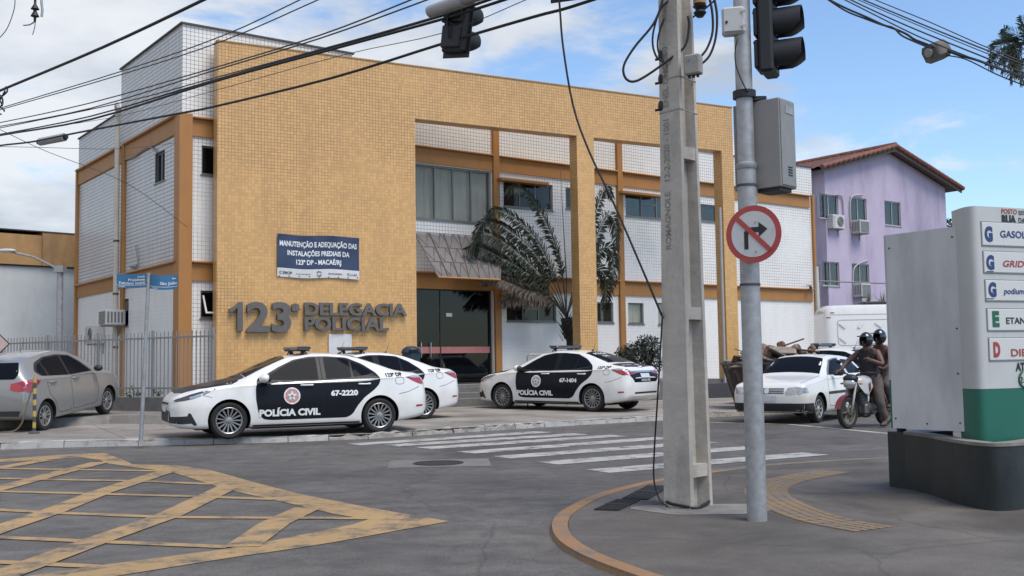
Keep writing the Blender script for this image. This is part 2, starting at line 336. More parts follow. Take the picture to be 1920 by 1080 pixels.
def concrete_mat(name, lo, hi, slab=3.0, seam=.012, spots=.5, rot=28.7):
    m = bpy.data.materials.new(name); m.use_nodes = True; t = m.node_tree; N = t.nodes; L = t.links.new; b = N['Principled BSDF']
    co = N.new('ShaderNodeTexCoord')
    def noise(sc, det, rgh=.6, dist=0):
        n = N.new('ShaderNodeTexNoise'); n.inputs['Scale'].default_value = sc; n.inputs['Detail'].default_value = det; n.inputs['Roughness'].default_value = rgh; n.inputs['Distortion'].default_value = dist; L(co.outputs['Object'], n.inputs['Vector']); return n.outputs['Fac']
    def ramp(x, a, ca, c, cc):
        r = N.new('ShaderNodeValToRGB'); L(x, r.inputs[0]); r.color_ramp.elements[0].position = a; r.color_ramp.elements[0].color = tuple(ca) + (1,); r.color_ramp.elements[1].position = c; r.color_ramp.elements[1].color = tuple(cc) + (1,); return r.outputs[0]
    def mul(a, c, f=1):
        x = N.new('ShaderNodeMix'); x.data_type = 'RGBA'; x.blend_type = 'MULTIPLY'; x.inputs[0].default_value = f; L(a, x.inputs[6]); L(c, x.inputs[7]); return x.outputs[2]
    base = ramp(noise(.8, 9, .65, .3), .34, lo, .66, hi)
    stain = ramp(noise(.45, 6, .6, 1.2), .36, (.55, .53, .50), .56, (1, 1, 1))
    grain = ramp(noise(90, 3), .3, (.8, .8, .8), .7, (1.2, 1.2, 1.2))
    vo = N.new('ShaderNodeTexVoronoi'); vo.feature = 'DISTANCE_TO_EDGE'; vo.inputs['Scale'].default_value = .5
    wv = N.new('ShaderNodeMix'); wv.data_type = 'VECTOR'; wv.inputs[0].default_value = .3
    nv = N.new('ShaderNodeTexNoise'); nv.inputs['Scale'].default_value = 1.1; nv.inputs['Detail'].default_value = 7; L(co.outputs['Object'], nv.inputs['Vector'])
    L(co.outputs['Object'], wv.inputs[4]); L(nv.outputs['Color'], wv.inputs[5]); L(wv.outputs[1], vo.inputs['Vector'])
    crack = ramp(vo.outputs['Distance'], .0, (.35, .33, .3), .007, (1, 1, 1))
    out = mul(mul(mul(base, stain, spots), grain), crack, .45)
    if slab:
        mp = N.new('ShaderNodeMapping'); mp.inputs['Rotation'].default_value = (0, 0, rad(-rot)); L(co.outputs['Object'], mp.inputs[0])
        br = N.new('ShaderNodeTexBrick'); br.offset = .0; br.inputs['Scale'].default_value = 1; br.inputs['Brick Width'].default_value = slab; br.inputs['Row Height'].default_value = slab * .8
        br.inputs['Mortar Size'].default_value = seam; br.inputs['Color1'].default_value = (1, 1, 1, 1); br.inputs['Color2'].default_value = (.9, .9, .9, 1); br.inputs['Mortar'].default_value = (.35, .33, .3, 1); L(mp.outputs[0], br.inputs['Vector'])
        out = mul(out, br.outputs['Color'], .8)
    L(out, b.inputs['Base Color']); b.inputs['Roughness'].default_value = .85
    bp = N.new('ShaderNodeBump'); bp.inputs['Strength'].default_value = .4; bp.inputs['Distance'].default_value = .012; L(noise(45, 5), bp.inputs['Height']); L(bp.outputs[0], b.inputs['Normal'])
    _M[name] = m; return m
def paint_mat(name, col, wear_lo, wear_hi, under=(.08, .078, .075)):
    m = bpy.data.materials.new(name); m.use_nodes = True; t = m.node_tree; N = t.nodes; L = t.links.new; b = N['Principled BSDF']
    co = N.new('ShaderNodeTexCoord')
    def noise(sc, det, rgh=.65):
        n = N.new('ShaderNodeTexNoise'); n.inputs['Scale'].default_value = sc; n.inputs['Detail'].default_value = det; n.inputs['Roughness'].default_value = rgh; L(co.outputs['Object'], n.inputs['Vector']); return n.outputs['Fac']
    r = N.new('ShaderNodeMapRange'); r.inputs['From Min'].default_value = wear_lo; r.inputs['From Max'].default_value = wear_hi; L(noise(2.6, 12, .78), r.inputs[0])
    v = N.new('ShaderNodeMix'); v.data_type = 'RGBA'; L(noise(1.3, 9, .72), v.inputs[0]); v.inputs[6].default_value = tuple(c * .45 for c in col) + (1,); v.inputs[7].default_value = tuple(min(1, c * 1.25) for c in col) + (1,)
    x = N.new('ShaderNodeMix'); x.data_type = 'RGBA'; L(r.outputs[0], x.inputs[0]); L(v.outputs[2], x.inputs[6]); x.inputs[7].default_value = tuple(under) + (1,)
    L(x.outputs[2], b.inputs['Base Color']); b.inputs['Roughness'].default_value = .75
    _M[name] = m; return m
ASPH = road_mat()
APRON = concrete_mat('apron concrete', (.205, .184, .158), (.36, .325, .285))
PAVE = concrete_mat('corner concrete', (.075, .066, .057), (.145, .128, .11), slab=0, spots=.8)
P_YEL = paint_mat('yellow road paint', (.46, .295, .13), .47, .62)
P_WHT = paint_mat('white road paint', (.50, .48, .44), .47, .62)
P_ORG = paint_mat('ochre kerb paint', (.36, .185, .075), .45, .62, (.14, .12, .10))
P_KWH = paint_mat('white kerb paint', (.50, .48, .45), .47, .62, (.22, .20, .18))
g = MB(); g.add([(-700, -60, 0), (700, -60, 0), (700, 1200, 0), (-700, 1200, 0)], [(0, 1, 2, 3)])
struct(g.build('road', ASPH))
FY = Frame(0, 30.0, 28.7)                          # the yellow screen wall
s0y = FY.at(407, 400)[0]
_n = FY.n; _p0 = G(690, 822)
def az(x, y): return .09 + .0125 * max(0.0, (Vector((x, y, 0)) - Vector((_p0.x, _p0.y, 0))).dot(_n))
kerb_px = [(-160, 851), (0, 843), (120, 839), (260, 836), (400, 833), (540, 829), (690, 823), (850, 812), (1020, 801), (1245, 788), (1345, 782), (1470, 775), (1600, 769)]
kerb = [G(*p) for p in kerb_px]
out = [(p.x, p.y) for p in kerb] + [(16, 45), (-30, 45), (-30, kerb[0].y)]
bm = poly_sheet(out, 1.5)
for v in bm.verts: v.co.z = az(v.co.x, v.co.y)
bmesh.ops.recalc_face_normals(bm, faces=bm.faces)
struct(bm_obj('forecourt', bm, APRON))
# kerb stones, broken and uneven, white paint on the left ones
kb = tag(thing('kerb', 'low broken kerb along the station forecourt, partly painted white', 'kerb'), kind='structure')
KST = M('kerb stone', (.33, .30, .27), .9, var=.22, scale=9, bump=.9, bscale=22, dirt=(.12, .11, .10), dirt_amt=.8, dirt_scale=5)
def chain(pts, step):
    res = []
    for a, b in zip(pts[:-1], pts[1:]):
        n = max(1, round((b - a).length / step))
        res += [(a.lerp(b, i / n), a.lerp(b, (i + 1) / n)) for i in range(n)]
    return res
for i, (a, b) in enumerate(chain(kerb, .9)):
    d = (b - a).normalized(); n = Vector((-d.y, d.x, 0)); ln = (b - a).length
    Mx = Matrix.Translation(a) @ Matrix(((d.x, n.x, 0, 0), (d.y, n.y, 0, 0), (0, 0, 1, 0), (0, 0, 0, 1)))
    k = MB(); nx = 7
    h = az(a.x, a.y)
    px = 960 + FPX * a.x / a.y
    white = px < 560 or 930 < px < 1260
    rough_ = .05 if (560 < px < 1000) else .014
    top = []
    for j in range(nx):
        x = .006 + (ln - .012) * j / (nx - 1)
        hj = h + .012 + random.uniform(-rough_, rough_ * .4); o = random.uniform(-1, 1) * rough_ * .7
        top.append([(x, -.02 + o * .5, -.03), (x, .0 + o, hj - .02), (x, .025 + o, hj), (x, .16 + o * .6, hj + random.uniform(-.4, .2) * rough_), (x, .19, h - .05)])
    vs = [Mx @ Vector(p) for r in top for p in r]
    fs = [(j * 5 + q, (j + 1) * 5 + q, (j + 1) * 5 + q + 1, j * 5 + q + 1) for j in range(nx - 1) for q in range(4)] + [(4, 3, 2, 1, 0), tuple((nx - 1) * 5 + q for q in range(5))]
    k.add(vs, fs); k.build('kerbstone', P_KWH if white else KST, kb)
# the raised pavement by the fence
rp = [G(90, 785, .33), G(205, 779, .33), G(318, 779, .33)]
rpoly = [(rp[0].x - 3.0, rp[0].y + .2), (rp[0].x, rp[0].y), (rp[1].x, rp[1].y), (rp[2].x, rp[2].y), (rp[2].x + .25, rp[2].y + 3.4), (-14, 33), (-18, 33)]
k = MB(); n = len(rpoly)
cx, cy = sum(p[0] for p in rpoly) / n, sum(p[1] for p in rpoly) / n
k.add([(p[0], p[1], .33) for p in rpoly] + [(cx + (p[0] - cx) * 1.03, cy + (p[1] - cy) * 1.06, .05) for p in rpoly], [tuple(range(n))] + [(i, n + i, n + (i + 1) % n, (i + 1) % n) for i in range(n)])
struct(k.build('raised_pavement', M('old pavement', (.20, .185, .165), .9, var=.25, scale=2.5, bump=.6, bscale=18, dirt=(.09, .08, .07), dirt_amt=.7)))
# ---------------------------------------------------------------- road markings
def strip(mb, pts, w, z):
    pts = [Vector((p.x, p.y, 0)) for p in pts]
    for a, b in zip(pts[:-1], pts[1:]):
        d = (b - a).normalized(); n = Vector((-d.y, d.x, 0)) * w / 2
        mb.add([(*(a + n).xy, z), (*(a - n).xy, z), (*(b - n).xy, z), (*(b + n).xy, z)], [(0, 1, 2, 3)])
def yb(x, y): return G(x / 2.2326, 780 + y / 2.2326)
up = [((-160, 205), (-160, 218)), ((0, 182), (0, 195)), ((200, 168), (190, 184)), ((370, 157), (340, 174)), ((440, 157), (415, 185)), ((500, 178), (450, 200)), ((555, 203), (560, 216)), ((640, 205), (660, 228)), ((740, 208), (720, 236)), ((890, 230), (800, 262)), ((1050, 275), (960, 312)), ((1240, 325), (1180, 360)), ((1560, 388), (1400, 412)), ((1880, 443), (1540, 435)),
      ((1700, 475), (1480, 455)), ((1400, 530), (1260, 500)), ((1200, 562), (1090, 535)), ((1000, 590), (920, 562)), ((500, 670), (400, 630)), ((200, 712), (120, 672)), ((-200, 775), (-260, 730))]
y0 = MB(); vs = []
for a, b in up:
    A, B = yb(*a), yb(*b); vs += [(A.x, A.y, .005), (B.x, B.y, .005)]
y0.add(vs, [(2 * i, 2 * i + 1, 2 * i + 3, 2 * i + 2) for i in range(len(up) - 1)])
bxm = tag(thing('yellow_box_marking', 'large yellow cross-hatched box painted on the asphalt', 'road marking', (0, 0, 0)), kind='structure')
y0.build('border', P_YEL, bxm)
H = [[(-200, 218), (690, 232)], [(-200, 258), (210, 268), (560, 273), (890, 287)], [(-200, 312), (400, 328), (800, 338), (1150, 351)], [(-200, 384), (240, 408), (700, 426), (1540, 431)], [(-200, 502), (400, 528), (960, 551)], [(-200, 605), (400, 633)]]
for i, h in enumerate(H):
    y1 = MB(); strip(y1, [yb(*p) for p in h], .15 - .012 * i * .5, .007); y1.build('cross_line', P_YEL, bxm)
Dg = [[(-100, 236), (190, 186)], [(-150, 345), (0, 305), (420, 195)], [(-200, 545), (0, 475), (220, 402), (420, 322), (700, 233)], [(-100, 712), (50, 655), (400, 526), (700, 421), (960, 297)], [(1010, 552), (1150, 452), (1290, 387)]]
for h in Dg:
    y1 = MB(); strip(y1, [yb(*p) for p in h], .27, .009); y1.build('cross_line', P_YEL, bxm)
zc = tag(thing('zebra_crossing', 'worn white zebra crossing bars across the side street', 'road marking'), kind='structure')
for a, b in (((663, 834), (1018, 810)), ((733, 836), (1090, 814)), ((794, 841), (1160, 817)), ((873, 849), (1250, 821)), ((940, 858), (1330, 829)), ((1027, 869), (1412, 839)), ((1120, 884), (1529, 851))):
    z = MB(); strip(z, [G(*a), G(*b)], .50, .005); z.build('bar', P_WHT, zc)
z = MB(); strip(z, [G(1320, 792), G(1480, 796), G(1760, 822)], .17, .005); struct(z.build('stop_line', P_WHT))
# ---------------------------------------------------------------- the near corner pavement with the ochre kerb
cpx = [(1900, 846), (1670, 862), (1520, 871), (1400, 881), (1245, 903), (1130, 930), (1065, 958), (1034, 985), (1040, 1018), (1085, 1050), (1170, 1085), (1300, 1130), (1500, 1220), (1900, 1500)]
ck = [G(*p) for p in cpx]
def smooth_chain(P, n=5):
    r = []
    for i in range(len(P) - 1):
        p0, p1, p2, p3 = P[max(i - 1, 0)], P[i], P[i + 1], P[min(i + 2, len(P) - 1)]
        for j in range(n):
            t = j / n
            r.append(.5 * ((2 * p1) + (p2 - p0) * t + (2 * p0 - 5 * p1 + 4 * p2 - p3) * t * t + (3 * p1 - p0 - 3 * p2 + p3) * t ** 3))
    return r + [P[-1]]
cs = smooth_chain(ck)
CZ = .04
def inset(P, d):
    r = []
    for i, p in enumerate(P):
        t = (P[min(i + 1, len(P) - 1)] - P[max(i - 1, 0)]).normalized(); r.append(p + Vector((-t.y, t.x, 0)) * d)
    return r
ci = inset(cs, .14); co_ = inset(cs, .012)
k = MB(); m_ = len(cs); vs = []
for a, b, c in zip(cs, co_, ci): vs += [(a.x, a.y, -.02), (b.x, b.y, CZ - .015), (b.x * .985 + c.x * .015, b.y * .985 + c.y * .015, CZ + .004), (c.x, c.y, CZ + .004), (c.x, c.y, CZ - .05)]
for i in range(m_ - 1):
    k.k = 1 if i < 17 else 0
    k.add([vs[i * 5 + q] for q in range(10)], [(q, 5 + q, 6 + q, q + 1) for q in range(4)])
struct(k.build('corner_kerb', [P_ORG, M('bare kerb', (.17, .14, .11), .9, var=.3, scale=6)]))
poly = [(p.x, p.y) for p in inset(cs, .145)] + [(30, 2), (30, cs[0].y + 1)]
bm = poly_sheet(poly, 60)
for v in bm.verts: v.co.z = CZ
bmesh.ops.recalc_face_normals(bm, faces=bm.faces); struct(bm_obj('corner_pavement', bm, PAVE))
# storm drain gratings
IRON = M('cast iron', (.035, .033, .032), .7, .3, var=.3, scale=20)
def grate(pts_px, label):
    c = [G(*p, CZ) for p in pts_px]; o = thing('drain_grate', label, 'grate', c[0], group='storm drain grates in the corner pavement')
    u = (c[1] - c[0]); v = (c[3] - c[0]); f = MB()
    def P(a, b, z): return tuple((u * a + v * b + Vector((0, 0, z))))
    f.add([P(0, 0, .003), P(1, 0, .003), P(1, 1, .003), P(0, 1, .003)], [(0, 1, 2, 3)]); f.build('pit', M('drain pit', (.008, .008, .008), .9), o)
    for k_ in range(8):
        r = MB(); a = .02 + k_ * .131
        r.add([P(a, 0, .004), P(a + .06, 0, .004), P(a + .06, 1, .004), P(a, 1, .004), P(a, 0, .014), P(a + .06, 0, .014), P(a + .06, 1, .014), P(a, 1, .014)], [(4, 5, 6, 7), (0, 1, 5, 4), (1, 2, 6, 5), (2, 3, 7, 6), (3, 0, 4, 7)]); r.build('rib', IRON, o)
    r = MB(); r.add([P(0, .47, .006), P(1, .47, .006), P(1, .54, .006), P(0, .54, .006), P(0, .47, .016), P(1, .47, .016), P(1, .54, .016), P(0, .54, .016)], [(4, 5, 6, 7), (0, 1, 5, 4), (2, 3, 7, 6)]); r.build('crossbar', IRON, o)
grate([(1113, 957), (1160, 958), (1200, 939), (1156, 938)], 'nearer of two iron drain grates left of the concrete pole')
grate([(1166, 936), (1214, 938), (1262, 914), (1215, 911)], 'farther iron drain grate beside the foot of the concrete pole')
# tactile paving strip: ribbed ochre tiles in a curved band
tp = smooth_chain([G(1560, 884, CZ), G(1480, 899, CZ), G(1440, 914, CZ), G(1440, 930, CZ), G(1480, 952, CZ), G(1545, 975, CZ), G(1640, 993, CZ)], 4)
tt = tag(thing('tactile_paving', 'curved strip of worn ochre ribbed tactile paving tiles', 'tactile paving'), kind='structure')
TAC = paint_mat('tactile ochre', (.27, .18, .09), .44, .62, (.13, .115, .10))
for i in range(len(tp) - 1):
    a, b = tp[i], tp[i + 1]; d = (b - a).normalized(); n = Vector((-d.y, d.x, 0))
    k = MB()
    for r_ in range(5):
        o0 = -.20 + r_ * .085; q = [a + n * o0, a + n * (o0 + .05), b + n * (o0 + .05), b + n * o0]
        k.add([(p.x, p.y, CZ + .002) for p in q] + [(p.x, p.y, CZ + .006) for p in q], [(4, 5, 6, 7), (0, 1, 5, 4), (1, 2, 6, 5), (2, 3, 7, 6), (3, 0, 4, 7)])
    q = [a - n * .21, a + n * .21, b + n * .21 - d * .012, b - n * .21 - d * .012]
    k.add([(p.x, p.y, CZ + .0035) for p in q], [(0, 1, 2, 3)])
    k.build('paving_tile', TAC, tt)
# manhole in its concrete patch
mh = G(822, 869); o = thing('manhole_cover', 'round iron manhole cover set in a pale concrete patch in the road', 'manhole', mh)
k = MB(); k.add([(-.62, -.55, .004), (.72, -.48, .004), (.66, .62, .004), (-.7, .5, .004)], [(0, 1, 2, 3)]); k.build('concrete_patch', M('patch', (.165, .155, .14), .9, var=.2, scale=4), o)
k = MB(); k.lathe([(.34, .004), (.34, .012), (.30, .012), (.30, .008), (0.0001, .009)], 28); k.build('cover', IRON, o)
# white line of salt on the ground round the concrete pole foot
k = MB(); c = G(1330, 955, CZ)
pts = [(c.x + .62 * math.cos(a) * (1 + .2 * math.sin(3 * a)), c.y + .40 * math.sin(a) * (1 + .2 * math.cos(2 * a)), CZ + .003) for a in [i * 2 * math.pi / 26 for i in range(26)]]
k.add(pts, [tuple(range(26))]); struct(k.build('pavement_patch', M('pale mortar', (.20, .185, .165), .9, var=.3, scale=5)))
# ================================================================ THE POLICE STATION
FW = Frame(0, 32.2, 36.75); sc_ = FW.at(340, 400)[0]
o_ = FW.w(sc_, 0); FW = Frame(o_.x, o_.y, 36.75)   # origin at the street corner of the white block
FL = Frame(o_.x, o_.y, 126.75)                     # the side wall: local x runs back, local -y is indoors... outdoors is +y
st = thing('police_station', 'two-storey police station with a yellow tiled screen wall and white tiled walls', 'building', FW.o, FW.a)
IW = st_inv = FW.m.inverted()
T_YEL = tile_mat('yellow tile', (.63, .365, .138), .0835, .0048, (.54, .305, .108), (.15, .083, .04), .48, .66, stain=(.44, .25, .10), stain_amt=.45, off=(3, 1, 0), high=(5.6, 7.2, .15), col_var=.10)
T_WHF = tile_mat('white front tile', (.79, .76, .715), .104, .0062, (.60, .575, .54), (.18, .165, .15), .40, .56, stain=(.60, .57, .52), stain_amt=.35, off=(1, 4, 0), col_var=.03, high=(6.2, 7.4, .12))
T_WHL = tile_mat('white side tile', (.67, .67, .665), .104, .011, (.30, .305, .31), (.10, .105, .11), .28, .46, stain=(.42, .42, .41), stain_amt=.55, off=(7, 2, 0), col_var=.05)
T_WHG = tile_mat('white painted tile', (.79, .765, .725), .104, .0035, (.66, .64, .61), (.42, .40, .37), .5, .75, stain=(.58, .54, .48), stain_amt=.3, off=(2, 8, 0), col_var=.02)
ORANGE = M('orange paint', (.375, .17, .045), .55, var=.06, scale=3, bump=.08, bscale=40, dirt=(.30, .135, .04), dirt_amt=.5, dirt_scale=2, streak=.3)
GREYFRAME = M('window aluminium', (.20, .19, .175), .45, .5, var=.1)
WHFRAME = M('pale aluminium', (.45, .45, .44), .45, .3, var=.08)
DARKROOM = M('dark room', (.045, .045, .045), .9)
CURT = M('grey curtain', (.66, .65, .60), .9, var=.08, scale=2)
GLS = glass_mat('window glass', (.62, .64, .62), .8, .02, .5)
GLS_D = glass_mat('dark glass', (.20, .23, .24), .7)
DARKCAP = M('dark coping', (.07, .068, .065), .8)
def R4(fr, x0, y0, x1, y1, y=0.0):
    a = fr.at(x0, y0, y); b = fr.at(x1, y0, y); c = fr.at(x1, y1, y); d = fr.at(x0, y1, y)
    return (a[0] + d[0]) / 2, (b[0] + c[0]) / 2, (c[1] + d[1]) / 2, (a[1] + b[1]) / 2
def wallh(mb, O, U, Nin, s0, s1, z0, z1, holes, depth=.14):
    """wall face with rectangular openings and their reveals"""
    ss = sorted({s0, s1} | {h[i] for h in holes for i in (0, 1)}); zs = sorted({z0, z1} | {h[i] for h in holes for i in (2, 3)})
    ss = [s for s in ss if s0 <= s <= s1]; zs = [z for z in zs if z0 <= z <= z1]
    P = lambda s, z, d=0: tuple(O + U * s + Nin * d + Vector((0, 0, z)))
    for a, b in zip(ss[:-1], ss[1:]):
        for c, d in zip(zs[:-1], zs[1:]):
            if any(h[0] <= (a + b) / 2 <= h[1] and h[2] <= (c + d) / 2 <= h[3] for h in holes): continue
            mb.add([P(a, c), P(b, c), P(b, d), P(a, d)], [(0, 1, 2, 3)], [[(a, c), (b, c), (b, d), (a, d)]])
    for h in holes:
        a, b, c, d = h[:4]
        for p, q in (((a, c), (b, c)), ((b, c), (b, d)), ((b, d), (a, d)), ((a, d), (a, c))):
            mb.add([P(*p), P(*q), P(*q, depth), P(*p, depth)], [(0, 1, 2, 3)], [[(0, 0), (.02, 0), (.02, .02), (0, .02)]])
X, Y, Z3 = Vector((1, 0, 0)), Vector((0, 1, 0)), Vector((0, 0, 1)); O0 = Vector((0, 0, 0))
def pane_box(mb, x0, x1, z0, z1, y, t=.004): mb.box(x0, x1, y, y + t, z0, z1)
def window(parent, h, n=2, fm=None, glass=None, back='dark', yoff=.06, swing=False, split=None, ax=None, fw=.045, name='window'):
    """h = (x0, x1, z0, z1) of an opening in the wall plane y=0 of the parent's frame; ax maps (x, y, z) for other walls"""
    x0, x1, z0, z1 = h[:4]; fm = fm or GREYFRAME; glass = glass or GLS
    f = MB(); y = yoff
    f.box(x0 + .002, x0 + fw, y, y + .05, z0 + .002, z1 - .002); f.box(x1 - fw, x1 - .002, y, y + .05, z0 + .002, z1 - .002)
    f.box(x0 + fw, x1 - fw, y, y + .05, z0 + .002, z0 + fw); f.box(x0 + fw, x1 - fw, y, y + .05, z1 - fw, z1 - .002)
    wds = (x1 - x0 - 2 * fw) / n
    for i in range(1, n): f.box(x0 + fw + wds * i - .02, x0 + fw + wds * i + .02, y - .004, y + .046, z0 + fw, z1 - fw)
    f.box(x0 - .03, x1 + .03, -.035, y - .002, z0 - .035, z0 + .0)        # sill
    T = ax if ax is not None else None
    def fix(mb):
        if T is not None: mb.v = [tuple(T @ Vector(v)) for v in mb.v]
        return mb
    w = fix(f).build(name, fm, parent)
    b = MB(); yb_ = y + .11
    if back == 'curtain':
        nf = max(6, int((x1 - x0) / .07)); vs = []
        for i in range(nf + 1):
            xx = x0 + (x1 - x0) * i / nf; yy = yb_ + (.03 if i % 2 else 0) + .012 * math.sin(i * 1.7); vs += [(xx, yy, z0), (xx, yy, z1)]
        b.add(vs, [(2 * i, 2 * i + 2, 2 * i + 3, 2 * i + 1) for i in range(nf)]); fix(b).build('curtain', CURT, w)
    else:
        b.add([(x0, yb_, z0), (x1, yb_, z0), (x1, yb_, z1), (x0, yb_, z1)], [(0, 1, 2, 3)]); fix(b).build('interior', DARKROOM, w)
    for i in range(n):
        a = x0 + fw + wds * i + (.02 if i else 0); c = x0 + fw + wds * (i + 1) - (.02 if i < n - 1 else 0)
        if split and i in split:
            q = MB(); q.box(a, c, y + .005, y + .04, (z0 + z1) / 2 + .04, (z0 + z1) / 2 + .075); fix(q).build('transom', fm, w)
        p = MB(); pane_box(p, a, c, z0 + fw, z1 - fw, y + .02)
        fix(p).build('pane', glass, w)
    if swing:
        q = MB(); a, c = x0 + .05, x1 - .02; Ms = Matrix.Translation((0, 0, z1 - .12)) @ Matrix.Rotation(rad(-28), 4, 'X')
        for bx in ((a, a + .04, 0, .03, -(z1 - z0) + .22, 0), (c - .04, c, 0, .03, -(z1 - z0) + .22, 0), (a, c, 0, .03, -(z1 - z0) + .18, -(z1 - z0) + .22)): q.box(*bx, M=Ms)
        fix(q).build('open_sash', M('white sash', (.7, .7, .68), .5), w)
    return w
# levels read off the beams
LF = FW.at(1527, 500)[0]                            # length of the front
DB = FL.at(145, 500)[0]                             # depth of the block
z_tall = FW.at(340, 44.3)[1]; z_par = FW.at(1524, 316)[1]
ub1, ub0 = FW.at(778.5, 272.5)[1], FW.at(780, 304)[1]
lb1, lb0 = FW.at(1168, 526)[1], FW.at(1421, 562.5)[1]
zl_par = FL.at(146, 263)[1]
zb = .2
s_tall = FW.at(660, 105)[0]; sl_tall = FL.at(228, 131)[0]
big_w = R4(FW, 779, 307, 920, 415); big_w = (big_w[0], big_w[1], big_w[2], min(big_w[3], ub0 - .03))
w2 = R4(FW, 944, 342, 1036, 391); w4 = R4(FW, 1173, 365, 1262, 409); w5 = R4(FW, 1300, 383, 1345, 415); w3 = R4(FW, 1061, 353, 1098, 392)
l1 = R4(FW, 950, 561, 1043, 603); l2 = R4(FW, 1119, 567, 1150, 605); l3 = R4(FW, 1178, 568, 1207, 607); l4 = R4(FW, 1234, 568, 1262, 609)
door = R4(FW, 770, 541, 925, 721); zplat = door[2]
fw1 = R4(FW, 378, 274, 408, 328); fw2 = R4(FW, 376, 545, 410, 597)
front_holes = [big_w, w2, w3, w4, w5, l1, l2, l3, l4, door]
sp1, sp2 = s_tall, FW.at(925, 400)[0]
k = MB(); wallh(k, O0, X, Y, 0, s_tall, zb, z_tall, [fw1, fw2]); k.build('wall', T_WHF, st)
k = MB(); wallh(k, O0, X, Y, s_tall, LF, lb0 + .1, z_par, [h for h in front_holes if h[2] > lb1]); k.build('wall', T_WHF, st)
k = MB(); wallh(k, O0, X, Y, s_tall, LF, zb, lb0 + .1, [h for h in front_holes if h[2] < lb1]); k.build('wall', T_WHG, st)
Us, Ns = Y, X                                        # the side wall in the station's own axes: runs along +y, indoors is +x
lw1 = R4(FL, 309, 285, 291, 341); lw2 = R4(FL, 241, 561, 225, 612)
k = MB()
def fl(h): return (min(h[0], h[1]), max(h[0], h[1]), h[2], h[3])
lw1, lw2 = fl(lw1), fl(lw2)
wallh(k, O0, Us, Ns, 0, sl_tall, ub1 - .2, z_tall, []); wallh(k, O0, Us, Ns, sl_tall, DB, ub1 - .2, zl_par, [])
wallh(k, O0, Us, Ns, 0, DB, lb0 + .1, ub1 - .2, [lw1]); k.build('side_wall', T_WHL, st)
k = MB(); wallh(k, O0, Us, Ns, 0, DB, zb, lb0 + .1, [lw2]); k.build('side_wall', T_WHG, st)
k = MB()                                              # roofs and the walls turned away
k.add([(0, .0, z_tall - .02), (s_tall, 0, z_tall - .02), (s_tall, sl_tall, z_tall - .02), (0, sl_tall, z_tall - .02)], [(0, 1, 2, 3)])
k.add([(0, .02, z_par - .3), (LF, .02, z_par - .3), (LF, DB, z_par - .3), (0, DB, z_par - .3)], [(0, 1, 2, 3)])
k.add([(s_tall, 0, z_par - .4), (s_tall, sl_tall, z_par - .4), (s_tall, sl_tall, z_tall), (s_tall, 0, z_tall)], [(0, 1, 2, 3)])
k.add([(0, sl_tall, z_par - .4), (s_tall, sl_tall, z_par - .4), (s_tall, sl_tall, z_tall), (0, sl_tall, z_tall)], [(0, 1, 2, 3)])
k.add([(LF, 0, zb), (LF, DB, zb), (LF, DB, z_par), (LF, 0, z_par)], [(0, 1, 2, 3)]); k.add([(0, DB, zb), (LF, DB, zb), (LF, DB, z_par), (0, DB, z_par)], [(0, 1, 2, 3)])
k.build('rear_walls_and_roof', M('station render', (.62, .61, .59), .8, var=.1, dirt=(.35, .33, .3), dirt_amt=.4), st)
k = MB(); k.box(-.05, s_tall + .05, -.05, .16, z_tall, z_tall + .045); k.box(-.05, .16, .161, sl_tall + .05, z_tall, z_tall + .045); k.build('coping', DARKCAP, st)
k = MB(); k.box(s_tall + .06, LF + .03, -.04, .16, z_par, z_par + .04); k.build('coping', DARKCAP, st)
k = MB(); k.box(-.04, .16, sl_tall + .06, DB + .03, zl_par, zl_par + .04); k.build('coping', DARKCAP, st)
# orange frame: beams with a projecting rounded bead, and columns
def beam(x0, x1, b0, b1, side=False):
    k = MB()
    if not side: k.box(x0, x1, -.05, .01, b0, b1 - .05); k.box(x0, x1, -.14, .01, b1 - .05, b1 - .02); k.cyl((x0, -.12, b1 - .03), (x1, -.12, b1 - .03), .032, n=8)
    else: k.box(-.05, .01, x0, x1, b0, b1 - .05); k.box(-.14, .01, x0, x1, b1 - .05, b1 - .02); k.cyl((-.12, x0, b1 - .03), (-.12, x1, b1 - .03), .032, n=8)
    return k.build('beam', ORANGE, st, smooth=40)
c2, c3 = FW.at(929, 400)[0], FW.at(1161, 400)[0]
xs = [.14, c2, c3, LF - .1]
for a, b in zip(xs[:-1], xs[1:]):
    beam(a + .12, b - .12, ub0, ub1); beam(a + .12, b - .12, lb0, lb1)
ls = FL.at(234, 400)[0]; lub1, lub0 = FL.at(335, 215)[1], FL.at(330, 253)[1]; llb1, llb0 = FL.at(332, 489)[1], FL.at(143, 560)[1]
for a, b in ((.16, ls - .12), (ls + .12, DB - .14)): beam(a, b, lub0, lub1, True); beam(a, b, llb0, llb1, True)
def column(x0, x1, y0, y1, z0, z1): k = MB(); k.bbox(x0, x1, y0, y1, z0, z1, .01); k.build('column', ORANGE, st)
column(-.09, .25, -.09, .30, zb, ub1 + .06)
for c, zt in ((c2, FW.at(930, 246)[1]), (c3, FW.at(1161, 270)[1])): column(c - .115, c + .115, -.10, .02, zb, zt + .6)
column(LF - .1, LF + .02, -.10, .02, zb, ub1 + .05)
column(-.08, .02, ls - .115, ls + .115, zb, lub1); column(-.09, .02, DB - .14, DB + .02, zb, lub1 + .05)
